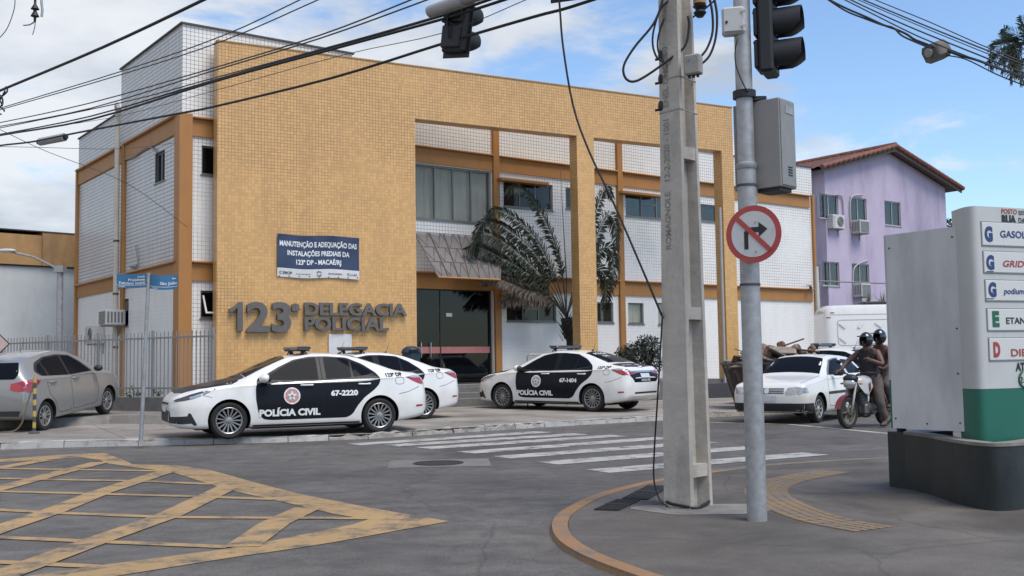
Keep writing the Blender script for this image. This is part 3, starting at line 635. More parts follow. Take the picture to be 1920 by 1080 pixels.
# ledges over windows
for px0, px1, py in ((936, 1026, 342), (1163, 1236, 366)):
    a, zz = FW.at(px0, py - 6, -.2); b = FW.at(px1, py, -.2)[0]; k = MB(); k.bbox(a, b, -.30, .0, zz - .04, zz + .05, .012); k.build('ledge', ORANGE, st)
a, zz = FW.at(938, 555, -.2); b = FW.at(995, 556, -.2)[0]; k = MB(); k.bbox(a, b, -.30, .0, zz - .04, zz + .07, .012); k.build('ledge', ORANGE, st)
GLS_C = glass_mat('curtained glass', (.95, .95, .92), .98, .03, .12)
for hh, n, back, spl in ((big_w, 4, 'curtain', None), (w2, 3, 'dark', None), (w3, 1, 'dark', None), (w4, 3, 'dark', (1,)), (w5, 1, 'dark', None), (l1, 3, 'dark', (1,)), (l2, 1, 'dark', None), (l3, 1, 'curtain', None), (l4, 1, 'curtain', None)):
    window(st, hh, n, back=back, split=spl, glass=GLS_C if back == 'curtain' else GLS)
window(st, fw1, 1, glass=GLS_D); window(st, fw2, 1, glass=GLS_D, swing=True)
AXL = Matrix(((0, 1, 0, 0), (1, 0, 0, 0), (0, 0, 1, 0), (0, 0, 0, 1)))
window(st, lw1, 2, glass=GLS_D, ax=AXL); window(st, lw2, 1, glass=GLS_D, ax=AXL)
# entrance: glass front with double door, steps and platform
dx0, dx1, dz0, dz1 = door
dm = (dx0 + dx1) / 2
DGL = glass_mat('entrance glass', (.16, .19, .19), .8)
en = MB(); en.box(dx0, dx1, .10, .16, dz1 - .06, dz1 - .002); en.box(dx0, dx1, .10, .16, dz0 + .002, dz0 + .05); en.box(dx1 - .05, dx1, .10, .16, dz0 + .05, dz1 - .06); en.box(dx0 + 1.06, dx0 + 1.09, .10, .16, dz0 + .05, dz1 - .06)
ent = en.build('entrance', M('dark anodised', (.05, .045, .04), .4, .5), st)
zt_ = FW.at(850, 588)[1]
for a, b in ((dx0 + .01, dx0 + 1.055), (dx0 + 1.095, dx1 - .052)):
    p = MB(); pane_box(p, a, b, dz0 + .052, dz1 - .062, .12); p.build('pane', DGL, ent)
p = MB(); p.box(dx0 + .02, dx0 + 1.05, .112, .118, zt_ - .015, zt_ + .015); p.build('door_rail', DARKCAP, ent)
zr0, zr1 = FW.at(850, 662)[1], FW.at(850, 650)[1]
p = MB(); p.box(dx0 + .012, dx1 - .054, .1165, .119, zr0, zr1); p.build('safety_stripe', M('faded red stripe', (.50, .19, .17), .6), ent)
for px in (792, 810):
    s_, _z = FW.at(px, 655); p = MB(); p.tube([(s_, .11, zr0 - .12), (s_, .06, zr0 - .12), (s_, .05, zr0), (s_, .05, zr1), (s_, .06, zr1 + .12), (s_, .11, zr1 + .12)], .014, 6); p.build('door_handle', M('brushed steel', (.55, .54, .52), .35, .8), ent)
s_, z_ = FW.at(846, 590); p = MB(); p.box(s_ - .1, s_ + .1, .108, .116, z_ - .05, z_ + .05); p.build('notice', M('paper', (.7, .68, .66), .8), ent)
p = MB(); p.add([(dx0, 1.6, dz0), (dx1, 1.6, dz0), (dx1, 1.6, dz1), (dx0, 1.6, dz1)], [(0, 1, 2, 3)]); p.add([(dx0, .15, dz0), (dx1, .15, dz0), (dx1, 1.6, dz0), (dx0, 1.6, dz0)], [(0, 1, 2, 3)])
p.add([(dx0, .15, dz0), (dx0, 1.6, dz0), (dx0, 1.6, dz1), (dx0, .15, dz1)], [(0, 1, 2, 3)]); p.add([(dx1, .15, dz0), (dx1, 1.6, dz0), (dx1, 1.6, dz1), (dx1, .15, dz1)], [(0, 1, 2, 3)]); p.add([(dx0, .15, dz1), (dx1, .15, dz1), (dx1, 1.6, dz1), (dx0, 1.6, dz1)], [(0, 1, 2, 3)])
p.build('lobby', M('lobby', (.17, .16, .145), .9, var=.3, scale=1.2), ent)
p = MB(); p.box(dx0 + .3, dx0 + .8, .8, 1.0, dz0, dz1 - .1); p.build('lobby_pillar', M('lobby pillar', (.30, .24, .15), .8), ent)
# canopy: sloping polycarbonate sheet on a triangulated steel frame
ca, cz1 = FW.at(776, 436, -.02); cb, _ = FW.at(940, 446, -.02)
ce, cz0 = FW.at(780, 518, -1.25); cf, _ = FW.at(938, 526, -1.25)
SHEET = M('polycarbonate', (.19, .175, .165), .5, var=.12, scale=3, alpha=.72, dirt=(.14, .12, .11), dirt_amt=.6, dirt_scale=3)
can = MB(); can.add([(ca, -.02, cz1), (cb, -.02, cz1), (cf, -1.25, cz0), (ca, -1.25, cz0)], [(0, 1, 2, 3)]); canopy = can.build('canopy', SHEET, st)
STEEL = M('canopy steel', (.17, .13, .11), .6, .2, var=.15)
def cpt(a, b): return Vector((ca + (cb - ca) * a + (cf - cb) * a * b, -.02 - 1.23 * b, cz1 + (cz0 - cz1) * b + .03))
for a in (0, .17, .33, .5, .67, .83, 1):
    r = MB(); r.tube([cpt(a, 0), cpt(a, 1)], .018, 5); r.build('rafter', STEEL, canopy)
for i in range(7):
    for b0_ in (0, .34, .67):
        r = MB(); r.tube([cpt(i / 7, b0_), cpt((i + .5) / 7, b0_ + .32), cpt((i + 1) / 7, b0_), cpt(i / 7, b0_)], .009, 4); r.build('strut', STEEL, canopy)
r = MB(); r.tube([Vector((ca, -1.26, cz0)), Vector((cf, -1.26, cz0))], .03, 6); r.build('front_rail', ORANGE, canopy)
s_, z_ = FW.at(909, 534, -.25); r = MB(); r.bbox(s_ - .09, s_ + .09, -.3, -.24, z_ - .06, z_ + .06, .008); r.build('floodlight', DARKCAP, canopy)
# ---- the yellow tiled screen wall with its two big openings
TH = .42
yl, yr = FY.at(407, 400)[0], FY.at(1378, 400)[0]
z_yt = (FY.at(407.5, 76.2)[1] + FY.at(1375, 202.4)[1]) / 2
z_o1 = (FY.at(778.5, 222.3)[1] + FY.at(1079, 254.5)[1]) / 2
o1a, o1b = FY.at(779.5, 400)[0], FY.at(1084, 400)[0]; o2a, o2b = FY.at(1116, 400)[0], FY.at(1356, 400)[0]
z_o2 = FY.at(1111.5, 257.5)[1]; z_o2 = (z_o1 + z_o2) / 2
polyy = [(yl, zb), (o1a, zb), (o1a, z_o1), (o1b, z_o1), (o1b, zb), (o2a, zb), (o2a, z_o1), (o2b, z_o1), (o2b, zb), (yr, zb), (yr, z_yt), (yl, z_yt)]
k = MB(); MY = FY.m @ Matrix(((1, 0, 0, 0), (0, 0, 1, 0), (0, 1, 0, 0), (0, 0, 0, 1)))
n = len(polyy)
fr = [(x, 0, z) for x, z in polyy]; bk = [(x, TH, z) for x, z in polyy]
T_ = IW @ FY.m
k.add([T_ @ Vector(p) for p in fr + bk], [tuple(range(n)), tuple(range(n, 2 * n))[::-1]] + [(i, n + i, n + (i + 1) % n, (i + 1) % n) for i in range(n)],
      [list(polyy), list(polyy)[::-1]] + [([(0, polyy[i][1]), (TH, polyy[i][1]), (TH, polyy[(i + 1) % n][1]), (0, polyy[(i + 1) % n][1])] if abs(polyy[i][0] - polyy[(i + 1) % n][0]) < 1e-4 else [(polyy[i][0], 0), (polyy[i][0], TH), (polyy[(i + 1) % n][0], TH), (polyy[(i + 1) % n][0], 0)]) for i in range(n)])
scr = k.build('screen_wall', T_YEL, st)
k = MB(); k.box(yl - .02, yr + .02, -.02, TH + .02, z_yt, z_yt + .03, M=T_); k.build('coping', M('yellow coping', (.42, .25, .10), .8, var=.2), scr)
s_, _ = FY.at(1355, 650); zc = FY.at(1355, 390)[1]
k = MB(); k.tube([T_ @ Vector((s_, -.06, zb)), T_ @ Vector((s_, -.06, zc))], .045, 8); k.build('conduit', M('grey pvc', (.36, .35, .33), .6), scr)
# platform, steps, planter walls (granite)
GRAN = M('dark granite', (.055, .056, .06), .5, var=.35, scale=30, dirt=(.12, .11, .10), dirt_amt=.5)
GRANL = M('grey planter', (.15, .145, .135), .75, var=.2, scale=12, dirt=(.07, .065, .06), dirt_amt=.6, streak=.3)
k = MB(); k.box(yl - .5, o1a - .02, -.35, 3.0, 0, zplat, M=T_); k.box(o1a - .019, o2a + 5.0, .05, 3.5, 0, zplat - .004, M=T_); k.build('platform', GRANL, st)
for i in range(3):
    k = MB(); k.bbox(o1a + .02, o1a + 3.4, -.26 - .32 * (2 - i), .045 + 0 * i, .02, .28 + (zplat - .28) * (i + 1) / 3 - .03 - .001 * i, .012, M=T_); k.build('step', GRANL, st)
pl = thing('planter', 'long granite planter box along the foot of the station front', 'planter', FY.w(o2a, -1.3), FY.a)
pw = FY.at(1400, 700, -1.3)[0] - o2a; ps = FY.at(1245, 700, -1.3)[0] - o2a
k = MB(); k.bbox(-1.0, ps, 0, .16, .0, .74, .01); k.build('front_wall', GRANL, pl)
k = MB(); k.bbox(ps + .003, pw + 1.2, 0.0, .16, 0, .62, .01); k.build('front_wall', GRAN, pl)
k = MB(); k.box(-1.0, pw + 1.2, .161, 1.25, 0, .55); k.build('soil', M('soil', (.06, .045, .032), .95, var=.3, scale=12, bump=.8, bscale=20), pl)
# ================================================================ lettering, banner, notice on the screen wall
LET = M('letter grey', (.135, .125, .115), .5, .3, var=.12)
sg = thing('wall_lettering', 'large dark grey raised letters reading 123a DELEGACIA POLICIAL on the yellow wall', 'sign', FY.w(FY.at(449, 620)[0], 0, FY.at(449, 620)[1]), FY.a)
def letters(px0, px1, py0, py1, body, bold, depth):
    x0, z0 = FY.at(px0, py0, -.1); x1, _ = FY.at(px1, py0, -.1); _, z1 = FY.at(px0, py1, -.1)
    full = text_bm(body, 1.0, bold, 'LEFT'); xs_ = [v.co.x for v in full.verts]; zs_ = [v.co.y for v in full.verts]
    fx = (x1 - x0) / (max(xs_) - min(xs_)); lo = min(xs_); H_ = text_bm('H', 1.0, bold, 'LEFT'); hz = max(v.co.y for v in H_.verts); fz = (z1 - z0) / hz; full.free(); H_.free()
    base = (sg.location - FY.o); sx, sz = base.dot(FY.u), sg.location.z
    for i, ch in enumerate(body):
        if ch == ' ': continue
        pre = text_bm(body[:i + 1], 1.0, bold, 'LEFT'); mx_ = max(v.co.x for v in pre.verts); pre.free()
        bm = text_bm(ch, 1.0, bold, 'LEFT', extrude=.5); cx_ = max(v.co.x for v in bm.verts)
        for v in bm.verts:
            x, y, z = v.co; v.co = Vector((x0 - sx + (x + mx_ - cx_ - lo) * fx, -.075 - z * depth, z0 - sz + y * fz))
        bm_obj('letter', bm, LET, sg)
def one(px0, px1, py0, py1, depth):
    x0, z0 = FY.at(px0, py0, -.1); x1, _ = FY.at(px1, py0, -.1); _, z1 = FY.at(px0, py1, -.1); bx = (sg.location - FY.o).dot(FY.u); w_, h_ = x1 - x0, z1 - z0
    P_ = [(.58, 0), (1, 0), (1, 1), (.70, 1), (.42, .86), (0, .76), (0, .62), (.34, .70), (.58, .80)]
    q = MB(); q.prism([(x0 - bx + a * w_, z0 - sg.location.z + b * h_) for a, b in P_], depth, Matrix.Translation((0, -.02, 0)) @ UPRIGHT); q.build('letter', LET, sg)
one(430, 455, 620.5, 566, .11)
letters(462, 546, 620.5, 566, '23', .03, .11)
letters(547, 563, 582, 563, 'a', .045, .08)
letters(571, 763, 590, 567, 'DELEGACIA', .035, .10)
letters(571, 729, 618.5, 594.5, 'POLICIAL', .035, .10)
bn = thing('banner', 'dark blue printed vinyl banner with white text hung on the yellow wall', 'banner', FY.w(FY.at(597, 482)[0], -.03, FY.at(597, 482)[1]), FY.a)
NAVY = M('banner navy', (.028, .045, .095), .45, var=.1, scale=4); BWHT = M('banner white', (.62, .61, .60), .5, var=.06); TXT = M('print white', (.72, .72, .72), .6)
bx0, bx1, bz0, bz1 = R4(FY, 521, 442, 674, 521); bw, bh = (bx1 - bx0) / 2, (bz1 - bz0) / 2
def wr(x, z): return -.012 + .018 * math.sin(3.1 * x + 2.2 * z) * math.sin(2 * x - 3.3 * z + 1) + .010 * math.sin(9 * x - 7 * z) * max(0, (z / bh) * .7 + .5)
def sheet_at(x0, x1, z0, z1, off, nx=36, nz=18):
    k = MB(); vs = [(x0 + (x1 - x0) * i / nx, wr(x0 + (x1 - x0) * i / nx, z0 + (z1 - z0) * j / nz) - off, z0 + (z1 - z0) * j / nz + .015 * math.sin((x0 + (x1 - x0) * i / nx) * 4.2)) for j in range(nz + 1) for i in range(nx + 1)]
    k.add(vs, [(j * (nx + 1) + i, j * (nx + 1) + i + 1, (j + 1) * (nx + 1) + i + 1, (j + 1) * (nx + 1) + i) for j in range(nz) for i in range(nx)]); return k
zs_ = -bh + 2 * bh * .21
sheet_at(-bw, bw, zs_, bh, 0).build('cloth', NAVY, bn, True); sheet_at(-bw, bw, -bh, zs_ - .002, 0, nz=6).build('sponsor_strip', BWHT, bn, True)
def btext(body, z, size, width, mat, bold=.03, x=0, off=.006):
    bm = text_bm(body, size, bold, 'CENTER'); w_ = max(v.co.x for v in bm.verts) - min(v.co.x for v in bm.verts); c_ = (max(v.co.x for v in bm.verts) + min(v.co.x for v in bm.verts)) / 2
    grid_cut(bm, [min(v.co.x for v in bm.verts), -size], [max(v.co.x for v in bm.verts), size], .12)
    for v in bm.verts:
        X_ = x + (v.co.x - c_) * width / w_; Z_ = z + v.co.y; v.co = Vector((X_, wr(X_, Z_) - off, Z_ + .015 * math.sin(X_ * 4.2)))
    bm_obj('lettering', bm, mat, bn)
btext('MANUTENÇÃO E ADEQUAÇÃO DAS', bh * .46, .185, bw * 1.88, TXT); btext('INSTALAÇÕES PREDIAIS DA', bh * .04, .175, bw * 1.52, TXT); btext('123ª DP - MACAÉ/RJ', -bh * .37, .175, bw * 1.10, TXT)
INK = M('print ink', (.08, .08, .08), .7)
btext('C EMOP', -bh * .86, .10, bw * .30, INK, .03, -bw * .80); btext('Secretaria de Segurança', -bh * .84, .05, bw * .34, INK, .01, -bw * .38); btext('RIO DE JANEIRO', -bh * .85, .06, bw * .34, INK, .02, bw * .40); btext('Rio40', -bh * .86, .10, bw * .24, INK, .0, bw * .82)
k = MB()
for a in range(12):
    t0 = a * math.pi / 6
    if abs(math.sin(t0)) > .1: k.add([(math.cos(t0) * .03, -.03, -bh * .80 + math.sin(t0) * .03), (math.cos(t0 + .3) * .075, -.03, -bh * .80 + math.sin(t0 + .3) * .075), (math.cos(t0 - .1) * .075, -.03, -bh * .80 + math.sin(t0 - .1) * .075)], [(0, 1, 2)])
k.build('emblem', INK, bn)
for i in range(9):
    x_ = -bw + .05 + i * (2 * bw - .1) / 8; k = MB(); k.cyl((x_, wr(x_, -bh) - .006, -bh + .03), (x_, wr(x_, -bh) + .03, -bh + .03), .018, n=6); k.build('eyelet', DARKCAP, bn)
nb = thing('notice_board', 'blank white notice panel fixed low on the yellow wall', 'notice', FY.w(FY.at(637, 650)[0], -.03, FY.at(637, 660)[1]), FY.a)
h_ = R4(FY, 616, 638, 659, 690); k = MB(); w_ = (h_[1] - h_[0]) / 2; k.bbox(-w_, w_, -.02, .025, -(h_[3] - h_[2]) / 2 + .1, (h_[3] - h_[2]) / 2 + .1, .006); k.build('panel', M('notice white', (.62, .62, .61), .5), nb)
# ================================================================ CARS
WPAINT = M('white car paint', (.74, .725, .69), .28, var=.02, coat=.6, dirt=(.50, .46, .40), dirt_amt=.35, dirt_scale=1.6)
BPAINT = M('black car paint', (.010, .011, .015), .3, var=.1, spec=.12, coat=.05)
SPAINT = M('champagne silver paint', (.285, .282, .27), .34, .3, var=.03, coat=.7)
CGLASS = M('tinted car glass', (.008, .010, .014), .06, var=.05, spec=.03)
RUBBER = M('tyre rubber', (.018, .018, .018), .85, var=.2, scale=20)
TRIM = M('black trim plastic', (.02, .02, .021), .55, var=.1)
ALLOY = M('dark alloy', (.33, .32, .31), .35, .75, var=.08)
SALLOY = M('silver alloy', (.55, .54, .52), .3, .8, var=.05)
WELL = M('wheel well', (.008, .008, .008), .95)
CHROME = M('chrome', (.75, .75, .75), .12, .95, var=.02)
LAMPC = M('headlamp', (.42, .43, .44), .10, .35, var=.35, scale=14, coat=1.0)
LAMPD = M('headlamp dark', (.05, .052, .055), .10, .2, var=.35, scale=14, coat=1.0)
TAILR = M('tail lamp red', (.33, .012, .018), .15, var=.3, scale=18, coat=1.0)
DECW = M('white vinyl', (.72, .72, .70), .5, var=.02); DECK = M('black vinyl', (.02, .02, .02), .5)
BARB = M('light bar blue', (.012, .03, .055), .2, var=.2, coat=.8)
LAMPBITS = [WPAINT]
def car_shell(sp, nst=84, zmid=.62):
    """a closed body lofted along x (0 = nose) from half sections"""
    T = np.array(sp['t'], float)       # rows: x, zt, zs, zr, wb, ws, wr, zb
    L_ = T[-1, 0]; xf = np.linspace(0, L_, 500); C = [np.interp(xf, T[:, 0], T[:, i]) for i in range(1, 8)]
    kw = sp.get('soft', 13); ker = np.ones(kw) / kw
    def sm(a):
        p = np.concatenate([2 * a[0] - a[kw:0:-1], a, 2 * a[-1] - a[-2:-kw - 2:-1]])
        for _ in range(2): p = np.convolve(p, ker, 'same')
        return p[kw:kw + len(a)]
    C = [sm(c) for c in C]
    u = np.linspace(0, 1, nst); xs = L_ * (.5 - .5 * np.cos(math.pi * u)) * .45 + L_ * u * .55
    rows = []
    for x in xs:
        zt, zs, zr, wb, ws, wr, zb_ = (float(np.interp(x, xf, c)) for c in C)
        zm = min(zmid, (zb_ + zs) / 2 + .08)
        P = [(0, zb_), (wb * .78, zb_), (wb - .035, zb_ + .025), (wb, zb_ + (zm - zb_) * .35), (wb + .006, zm), (ws + (wb - ws) * .35, zs - .05), (ws, zs), (wr, zr), (wr * .82, zr + (zt - zr) * .62), (wr * .45, zr + (zt - zr) * .94), (0, zt)]
        P = [Vector((a, b, 0)) for a, b in P]; sec = []
        for i in range(len(P) - 1):
            p0, p1, p2, p3 = P[max(i - 1, 0)], P[i], P[i + 1], P[min(i + 2, len(P) - 1)]
            if i == 0: p0 = Vector((-P[1].x, P[1].y, 0))
            if i == len(P) - 2: p3 = Vector((-P[-2].x, P[-2].y, 0))
            for j in range(4):
                t = j / 4; a = .42
                m1, m2 = (p2 - p0) * a, (p3 - p1) * a
                q = p1 * (2 * t ** 3 - 3 * t * t + 1) + m1 * (t ** 3 - 2 * t * t + t) + p2 * (-2 * t ** 3 + 3 * t * t) + m2 * (t ** 3 - t * t); sec.append((q.x, q.y))
        sec.append((0, P[-1].y))
        rows.append([(x, -a, b) for a, b in sec] + [(x, a, b) for a, b in sec[-2:0:-1]])
    m_ = len(rows[0]); vs = [p for r in rows for p in r]
    fs = [(i * m_ + j, i * m_ + (j + 1) % m_, (i + 1) * m_ + (j + 1) % m_, (i + 1) * m_ + j) for i in range(nst - 1) for j in range(m_)]
    fs += [tuple(range(m_))[::-1], tuple((nst - 1) * m_ + j for j in range(m_))]
    me = bpy.data.meshes.new('shell'); me.from_pydata(vs, [], fs); me.update()
    bm = bmesh.new(); bm.from_mesh(me); bmesh.ops.recalc_face_normals(bm, faces=bm.faces); bm.to_mesh(me)
    bvh = BVHTree.FromBMesh(bm); bm.free(); return me, bvh
def cut_wells(me, wheels, r):
    o = bpy.data.objects.new('tmp', me); COL.objects.link(o); me.materials.append(WPAINT); me.materials.append(WELL)
    me.polygons.foreach_set('use_smooth', [True] * len(me.polygons))
    c = MB()
    for x, z in wheels:
        for s_ in (-1, 1): c.cyl((x, s_ * .52, z), (x, s_ * 1.2, z), r, n=40)
    cm = c.mesh('cut'); cm.materials.append(WPAINT); cm.materials.append(WELL); cm.polygons.foreach_set('material_index', [1] * len(cm.polygons))
    co = bpy.data.objects.new('cut', cm); COL.objects.link(co)
    mod = o.modifiers.new('b', 'BOOLEAN'); mod.operation = 'DIFFERENCE'; mod.object = co; mod.solver = 'EXACT'
    bpy.context.view_layer.update(); ev = o.evaluated_get(bpy.context.evaluated_depsgraph_get()); res = bpy.data.meshes.new_from_object(ev)
    bpy.data.objects.remove(o); bpy.data.objects.remove(co)
    if hasattr(res, 'set_sharp_from_angle'): res.set_sharp_from_angle(angle=rad(38))
    return res
class Wrap:
    """lays flat outlines onto a body: side (x, z), front/rear (y, z), top (x, y)"""
    def __init__(s, bvh): s.bvh = bvh; s.cache = {}
    def drape(s, bm, view, off, cell, side=-1):
        vs_ = bm.verts
        lo = [min(v.co[i] for v in vs_) for i in (0, 1)]; hi = [max(v.co[i] for v in vs_) for i in (0, 1)]
        grid_cut(bm, lo, hi, cell); dead = []
        for v in bm.verts:
            a, b = v.co.x, v.co.y
            if view == 'side': o, d = Vector((a, side * 3, b)), Vector((0, -side, 0))
            elif view == 'front': o, d = Vector((-3, a, b)), Vector((1, 0, 0))
            elif view == 'rear': o, d = Vector((9, a, b)), Vector((-1, 0, 0))
            else: o, d = Vector((a, b, 5)), Vector((0, 0, -1))
            h, n, _, _ = s.bvh.ray_cast(o, d)
            if h is None:
                h, n, _, _ = s.bvh.find_nearest(o + d * 2.2 if view == 'side' else o)
            if n.dot(d) > 0: n = -n
            v.co = h + n * off; v.normal = n
        bmesh.ops.recalc_face_normals(bm, faces=bm.faces)
        # thin skirt so the panel has an edge
        return bm
    def poly(s, pts, view='side', off=.004, cell=.07, side=-1, rnd=0):
        if rnd: pts = round_poly(pts, rnd)
        bm = bmesh.new(); bm.faces.new([bm.verts.new((p[0], p[1], 0)) for p in pts]); return s.drape(bm, view, off, cell, side)
    def line(s, pts, w, view='side', off=.003, side=-1, closed=False):
        bm = bmesh.new(); P = [Vector((p[0], p[1], 0)) for p in pts]
        if closed: P = P + [P[0]]
        for a, b in zip(P[:-1], P[1:]):
            d = (b - a).normalized(); n = Vector((-d.y, d.x, 0)) * w / 2; d = d * w * .3
            bm.faces.new([bm.verts.new(p) for p in (a + n - d, a - n - d, b - n + d, b + n + d)])
        return s.drape(bm, view, off, .1, side)
    def text(s, body, size, at, view='side', off=.009, side=-1, bold=.03, width=None, flip=False, rot=0, align='CENTER'):
        bm = text_bm(body, size, bold, align); xs = [v.co.x for v in bm.verts]; w = max(xs) - min(xs); k = (width / w) if width else 1
        for v in bm.verts:
            x = v.co.x * k * (-1 if flip else 1); y = v.co.y
            v.co = Vector((at[0] + x * math.cos(rot) - y * math.sin(rot), at[1] + x * math.sin(rot) + y * math.cos(rot), 0))
        return s.drape(bm, view, off, .12, side)
def round_poly(pts, r, n=3):
    P = [Vector((p[0], p[1])) for p in pts]; res = []
    for i, p in enumerate(P):
        a, b = P[i - 1] - p, P[(i + 1) % len(P)] - p; k = min(r, a.length * .45, b.length * .45); A, B = p + a.normalized() * k, p + b.normalized() * k
        for j in range(n + 1):
            t = j / n; q = A * (1 - t) ** 2 + p * 2 * t * (1 - t) + B * t * t; res.append((q.x, q.y))
    return res
_mesh = {}
def part(key, fn, name, mats, parent, smooth=True):
    """part whose mesh is made once and shared by all copies"""
    if key not in _mesh:
        r = fn()
        if isinstance(r, MB): me = r.mesh(name, smooth)
        elif isinstance(r, bpy.types.Mesh): me = r
        else:
            me = bpy.data.meshes.new(name); r.to_mesh(me); r.free()
            if smooth: me.polygons.foreach_set('use_smooth', [True] * len(me.polygons))
        if mats is not None and not me.materials:
            for m in (mats if isinstance(mats, (list, tuple)) else [mats]): me.materials.append(m)
        _mesh[key] = me
    o = bpy.data.objects.new(name, _mesh[key]); COL.objects.link(o); o.parent = parent; return o
SIDEM = {-1: Matrix.Rotation(rad(90), 4, 'X'), 1: Matrix.Rotation(rad(-90), 4, 'X')}     # lathe axis z -> outwards
def wheel(car, key, x, y, z, R=.317, w=.205, rr=.232, spokes=15, alloy=None, paired=False):
    s_ = -1 if y < 0 else 1
    e = bpy.data.objects.new('wheel', None); COL.objects.link(e); e.parent = car; e.location = (x, y, z); e.empty_display_size = .1
    A = SIDEM[s_]
    def tyre(): return MB().lathe([(rr - .004, -w * .46), (rr + .02, -w * .5), (R - .035, -w * .52), (R - .008, -w * .42), (R, -w * .3), (R, w * .3), (R - .008, w * .42), (R - .035, w * .52), (rr + .02, w * .5), (rr - .004, w * .45)], 36, A, False)
    def rim():
        k = MB(); k.lathe([(rr, -w * .4), (rr, w * .44), (rr - .012, w * .47), (rr - .024, w * .43), (rr - .03, w * .2), (rr - .03, -w * .1)], 36, A, False)
        k.lathe([(.062, w * .30), (.058, w * .40), (.03, w * .44), (.0001, w * .44)], 16, A)
        for i in range(spokes):
            a = 2 * math.pi * i / spokes
            if paired: a += (.07 if i % 2 else -.07)
            hw0, hw1 = .010, .0135
            d, t = Vector((math.cos(a), math.sin(a), 0)), Vector((-math.sin(a), math.cos(a), 0))
            q = [d * .05 - t * hw0, d * .05 + t * hw0, d * (rr - .02) + t * hw1, d * (rr - .02) - t * hw1]
            vs = [p + Vector((0, 0, w * .37 if i_ < 2 else w * .42)) for i_, p in enumerate(q)] + [p + Vector((0, 0, w * .20)) for p in q]
            k.add([A @ v for v in vs], [(0, 1, 2, 3), (0, 3, 7, 4), (1, 5, 6, 2), (0, 4, 5, 1)])
        return k
    part((key, 'tyre', s_), tyre, 'tyre', RUBBER, e, 35); part((key, 'rim', s_), rim, 'rim', alloy or ALLOY, e, 30)
    part((key, 'brake', s_), lambda: MB().lathe([(.0001, w * .02), (.14, w * .02), (.14, -w * .05), (rr - .035, -w * .06), (rr - .035, -w * .2)], 24, A), 'brake_disc', WELL, e, 30)
    return e
def decor(car, wrap, key, items):
    """items: (name, mat, fn) or (name, mat, fn, parent)"""
    for i, it in enumerate(items):
        part((key, it[0], i), it[2], it[0], it[1], it[3] if len(it) > 3 else car, True)
# ---------------------------------------------------------------- the police sedan
SEDAN = {'t': [
 # x    zt    zs    zr    wb    ws    wr    zb
 (0.00, .640, .615, .630, .46, .44, .36, .300), (.06, .735, .690, .722, .68, .64, .56, .225), (.20, .805, .755, .790, .80, .755, .66, .195), (.45, .885, .825, .868, .865, .815, .72, .180),
 (.95, .985, .900, .960, .886, .840, .74, .180), (1.20, 1.04, .925, 1.005, .888, .845, .71, .180), (1.60, 1.245, .945, 1.185, .888, .845, .635, .180), (2.00, 1.410, .957, 1.345, .888, .845, .590, .180),
 (2.45, 1.475, .968, 1.405, .888, .845, .575, .180), (2.90, 1.468, .980, 1.395, .888, .845, .570, .180), (3.30, 1.410, .992, 1.335, .888, .843, .570, .180), (3.70, 1.275, 1.005, 1.215, .888, .838, .590, .180),
 (4.02, 1.150, 1.015, 1.110, .884, .822, .640, .195), (4.25, 1.105, 1.020, 1.080, .868, .800, .660, .230), (4.47, 1.085, 1.020, 1.065, .820, .755, .63, .265), (4.565, .985, .945, .970, .770, .70, .57, .300), (4.62, .80, .770, .79, .66, .60, .48, .380)]}
sh, bvh = car_shell(SEDAN); SW = Wrap(bvh); SBODY = cut_wells(sh, [(.95, .325), (3.65, .325)], .362)
def mirrored(fn): return fn(-1), fn(1)
GREEN_ = [(1.56, 1.005), (1.72, 1.115), (1.98, 1.265), (2.20, 1.345), (2.45, 1.378), (2.52, 1.38), (2.52, .985), (2.0, .985)]
REAR_ = [(2.66, 1.382), (2.95, 1.368), (3.13, 1.325), (3.13, 1.015), (2.66, .995)]
QUART = [(3.17, 1.305), (3.36, 1.215), (3.53, 1.105), (3.45, 1.06), (3.17, 1.02)]
DOORS = [(1.44, 1.03), (1.40, .86), (1.40, .66), (1.44, .44), (1.52, .325), (1.66, .305), (3.02, .305), (3.13, .36), (3.23, .52), (3.36, .66), (3.53, .775), (3.64, .88), (3.675, .985), (3.60, 1.10), (3.38, 1.255), (3.10, 1.372), (2.72, 1.402), (2.40, 1.40), (2.10, 1.345), (1.82, 1.215), (1.55, 1.06)]
STAR = [(math.cos(math.pi / 2 + i * math.pi / 5) * (1 if i % 2 == 0 else .42), math.sin(math.pi / 2 + i * math.pi / 5) * (1 if i % 2 == 0 else .42)) for i in range(10)]
def circ(cx, cy, r, n=24): return [(cx + r * math.cos(2 * math.pi * i / n), cy + r * math.sin(2 * math.pi * i / n)) for i in range(n)]
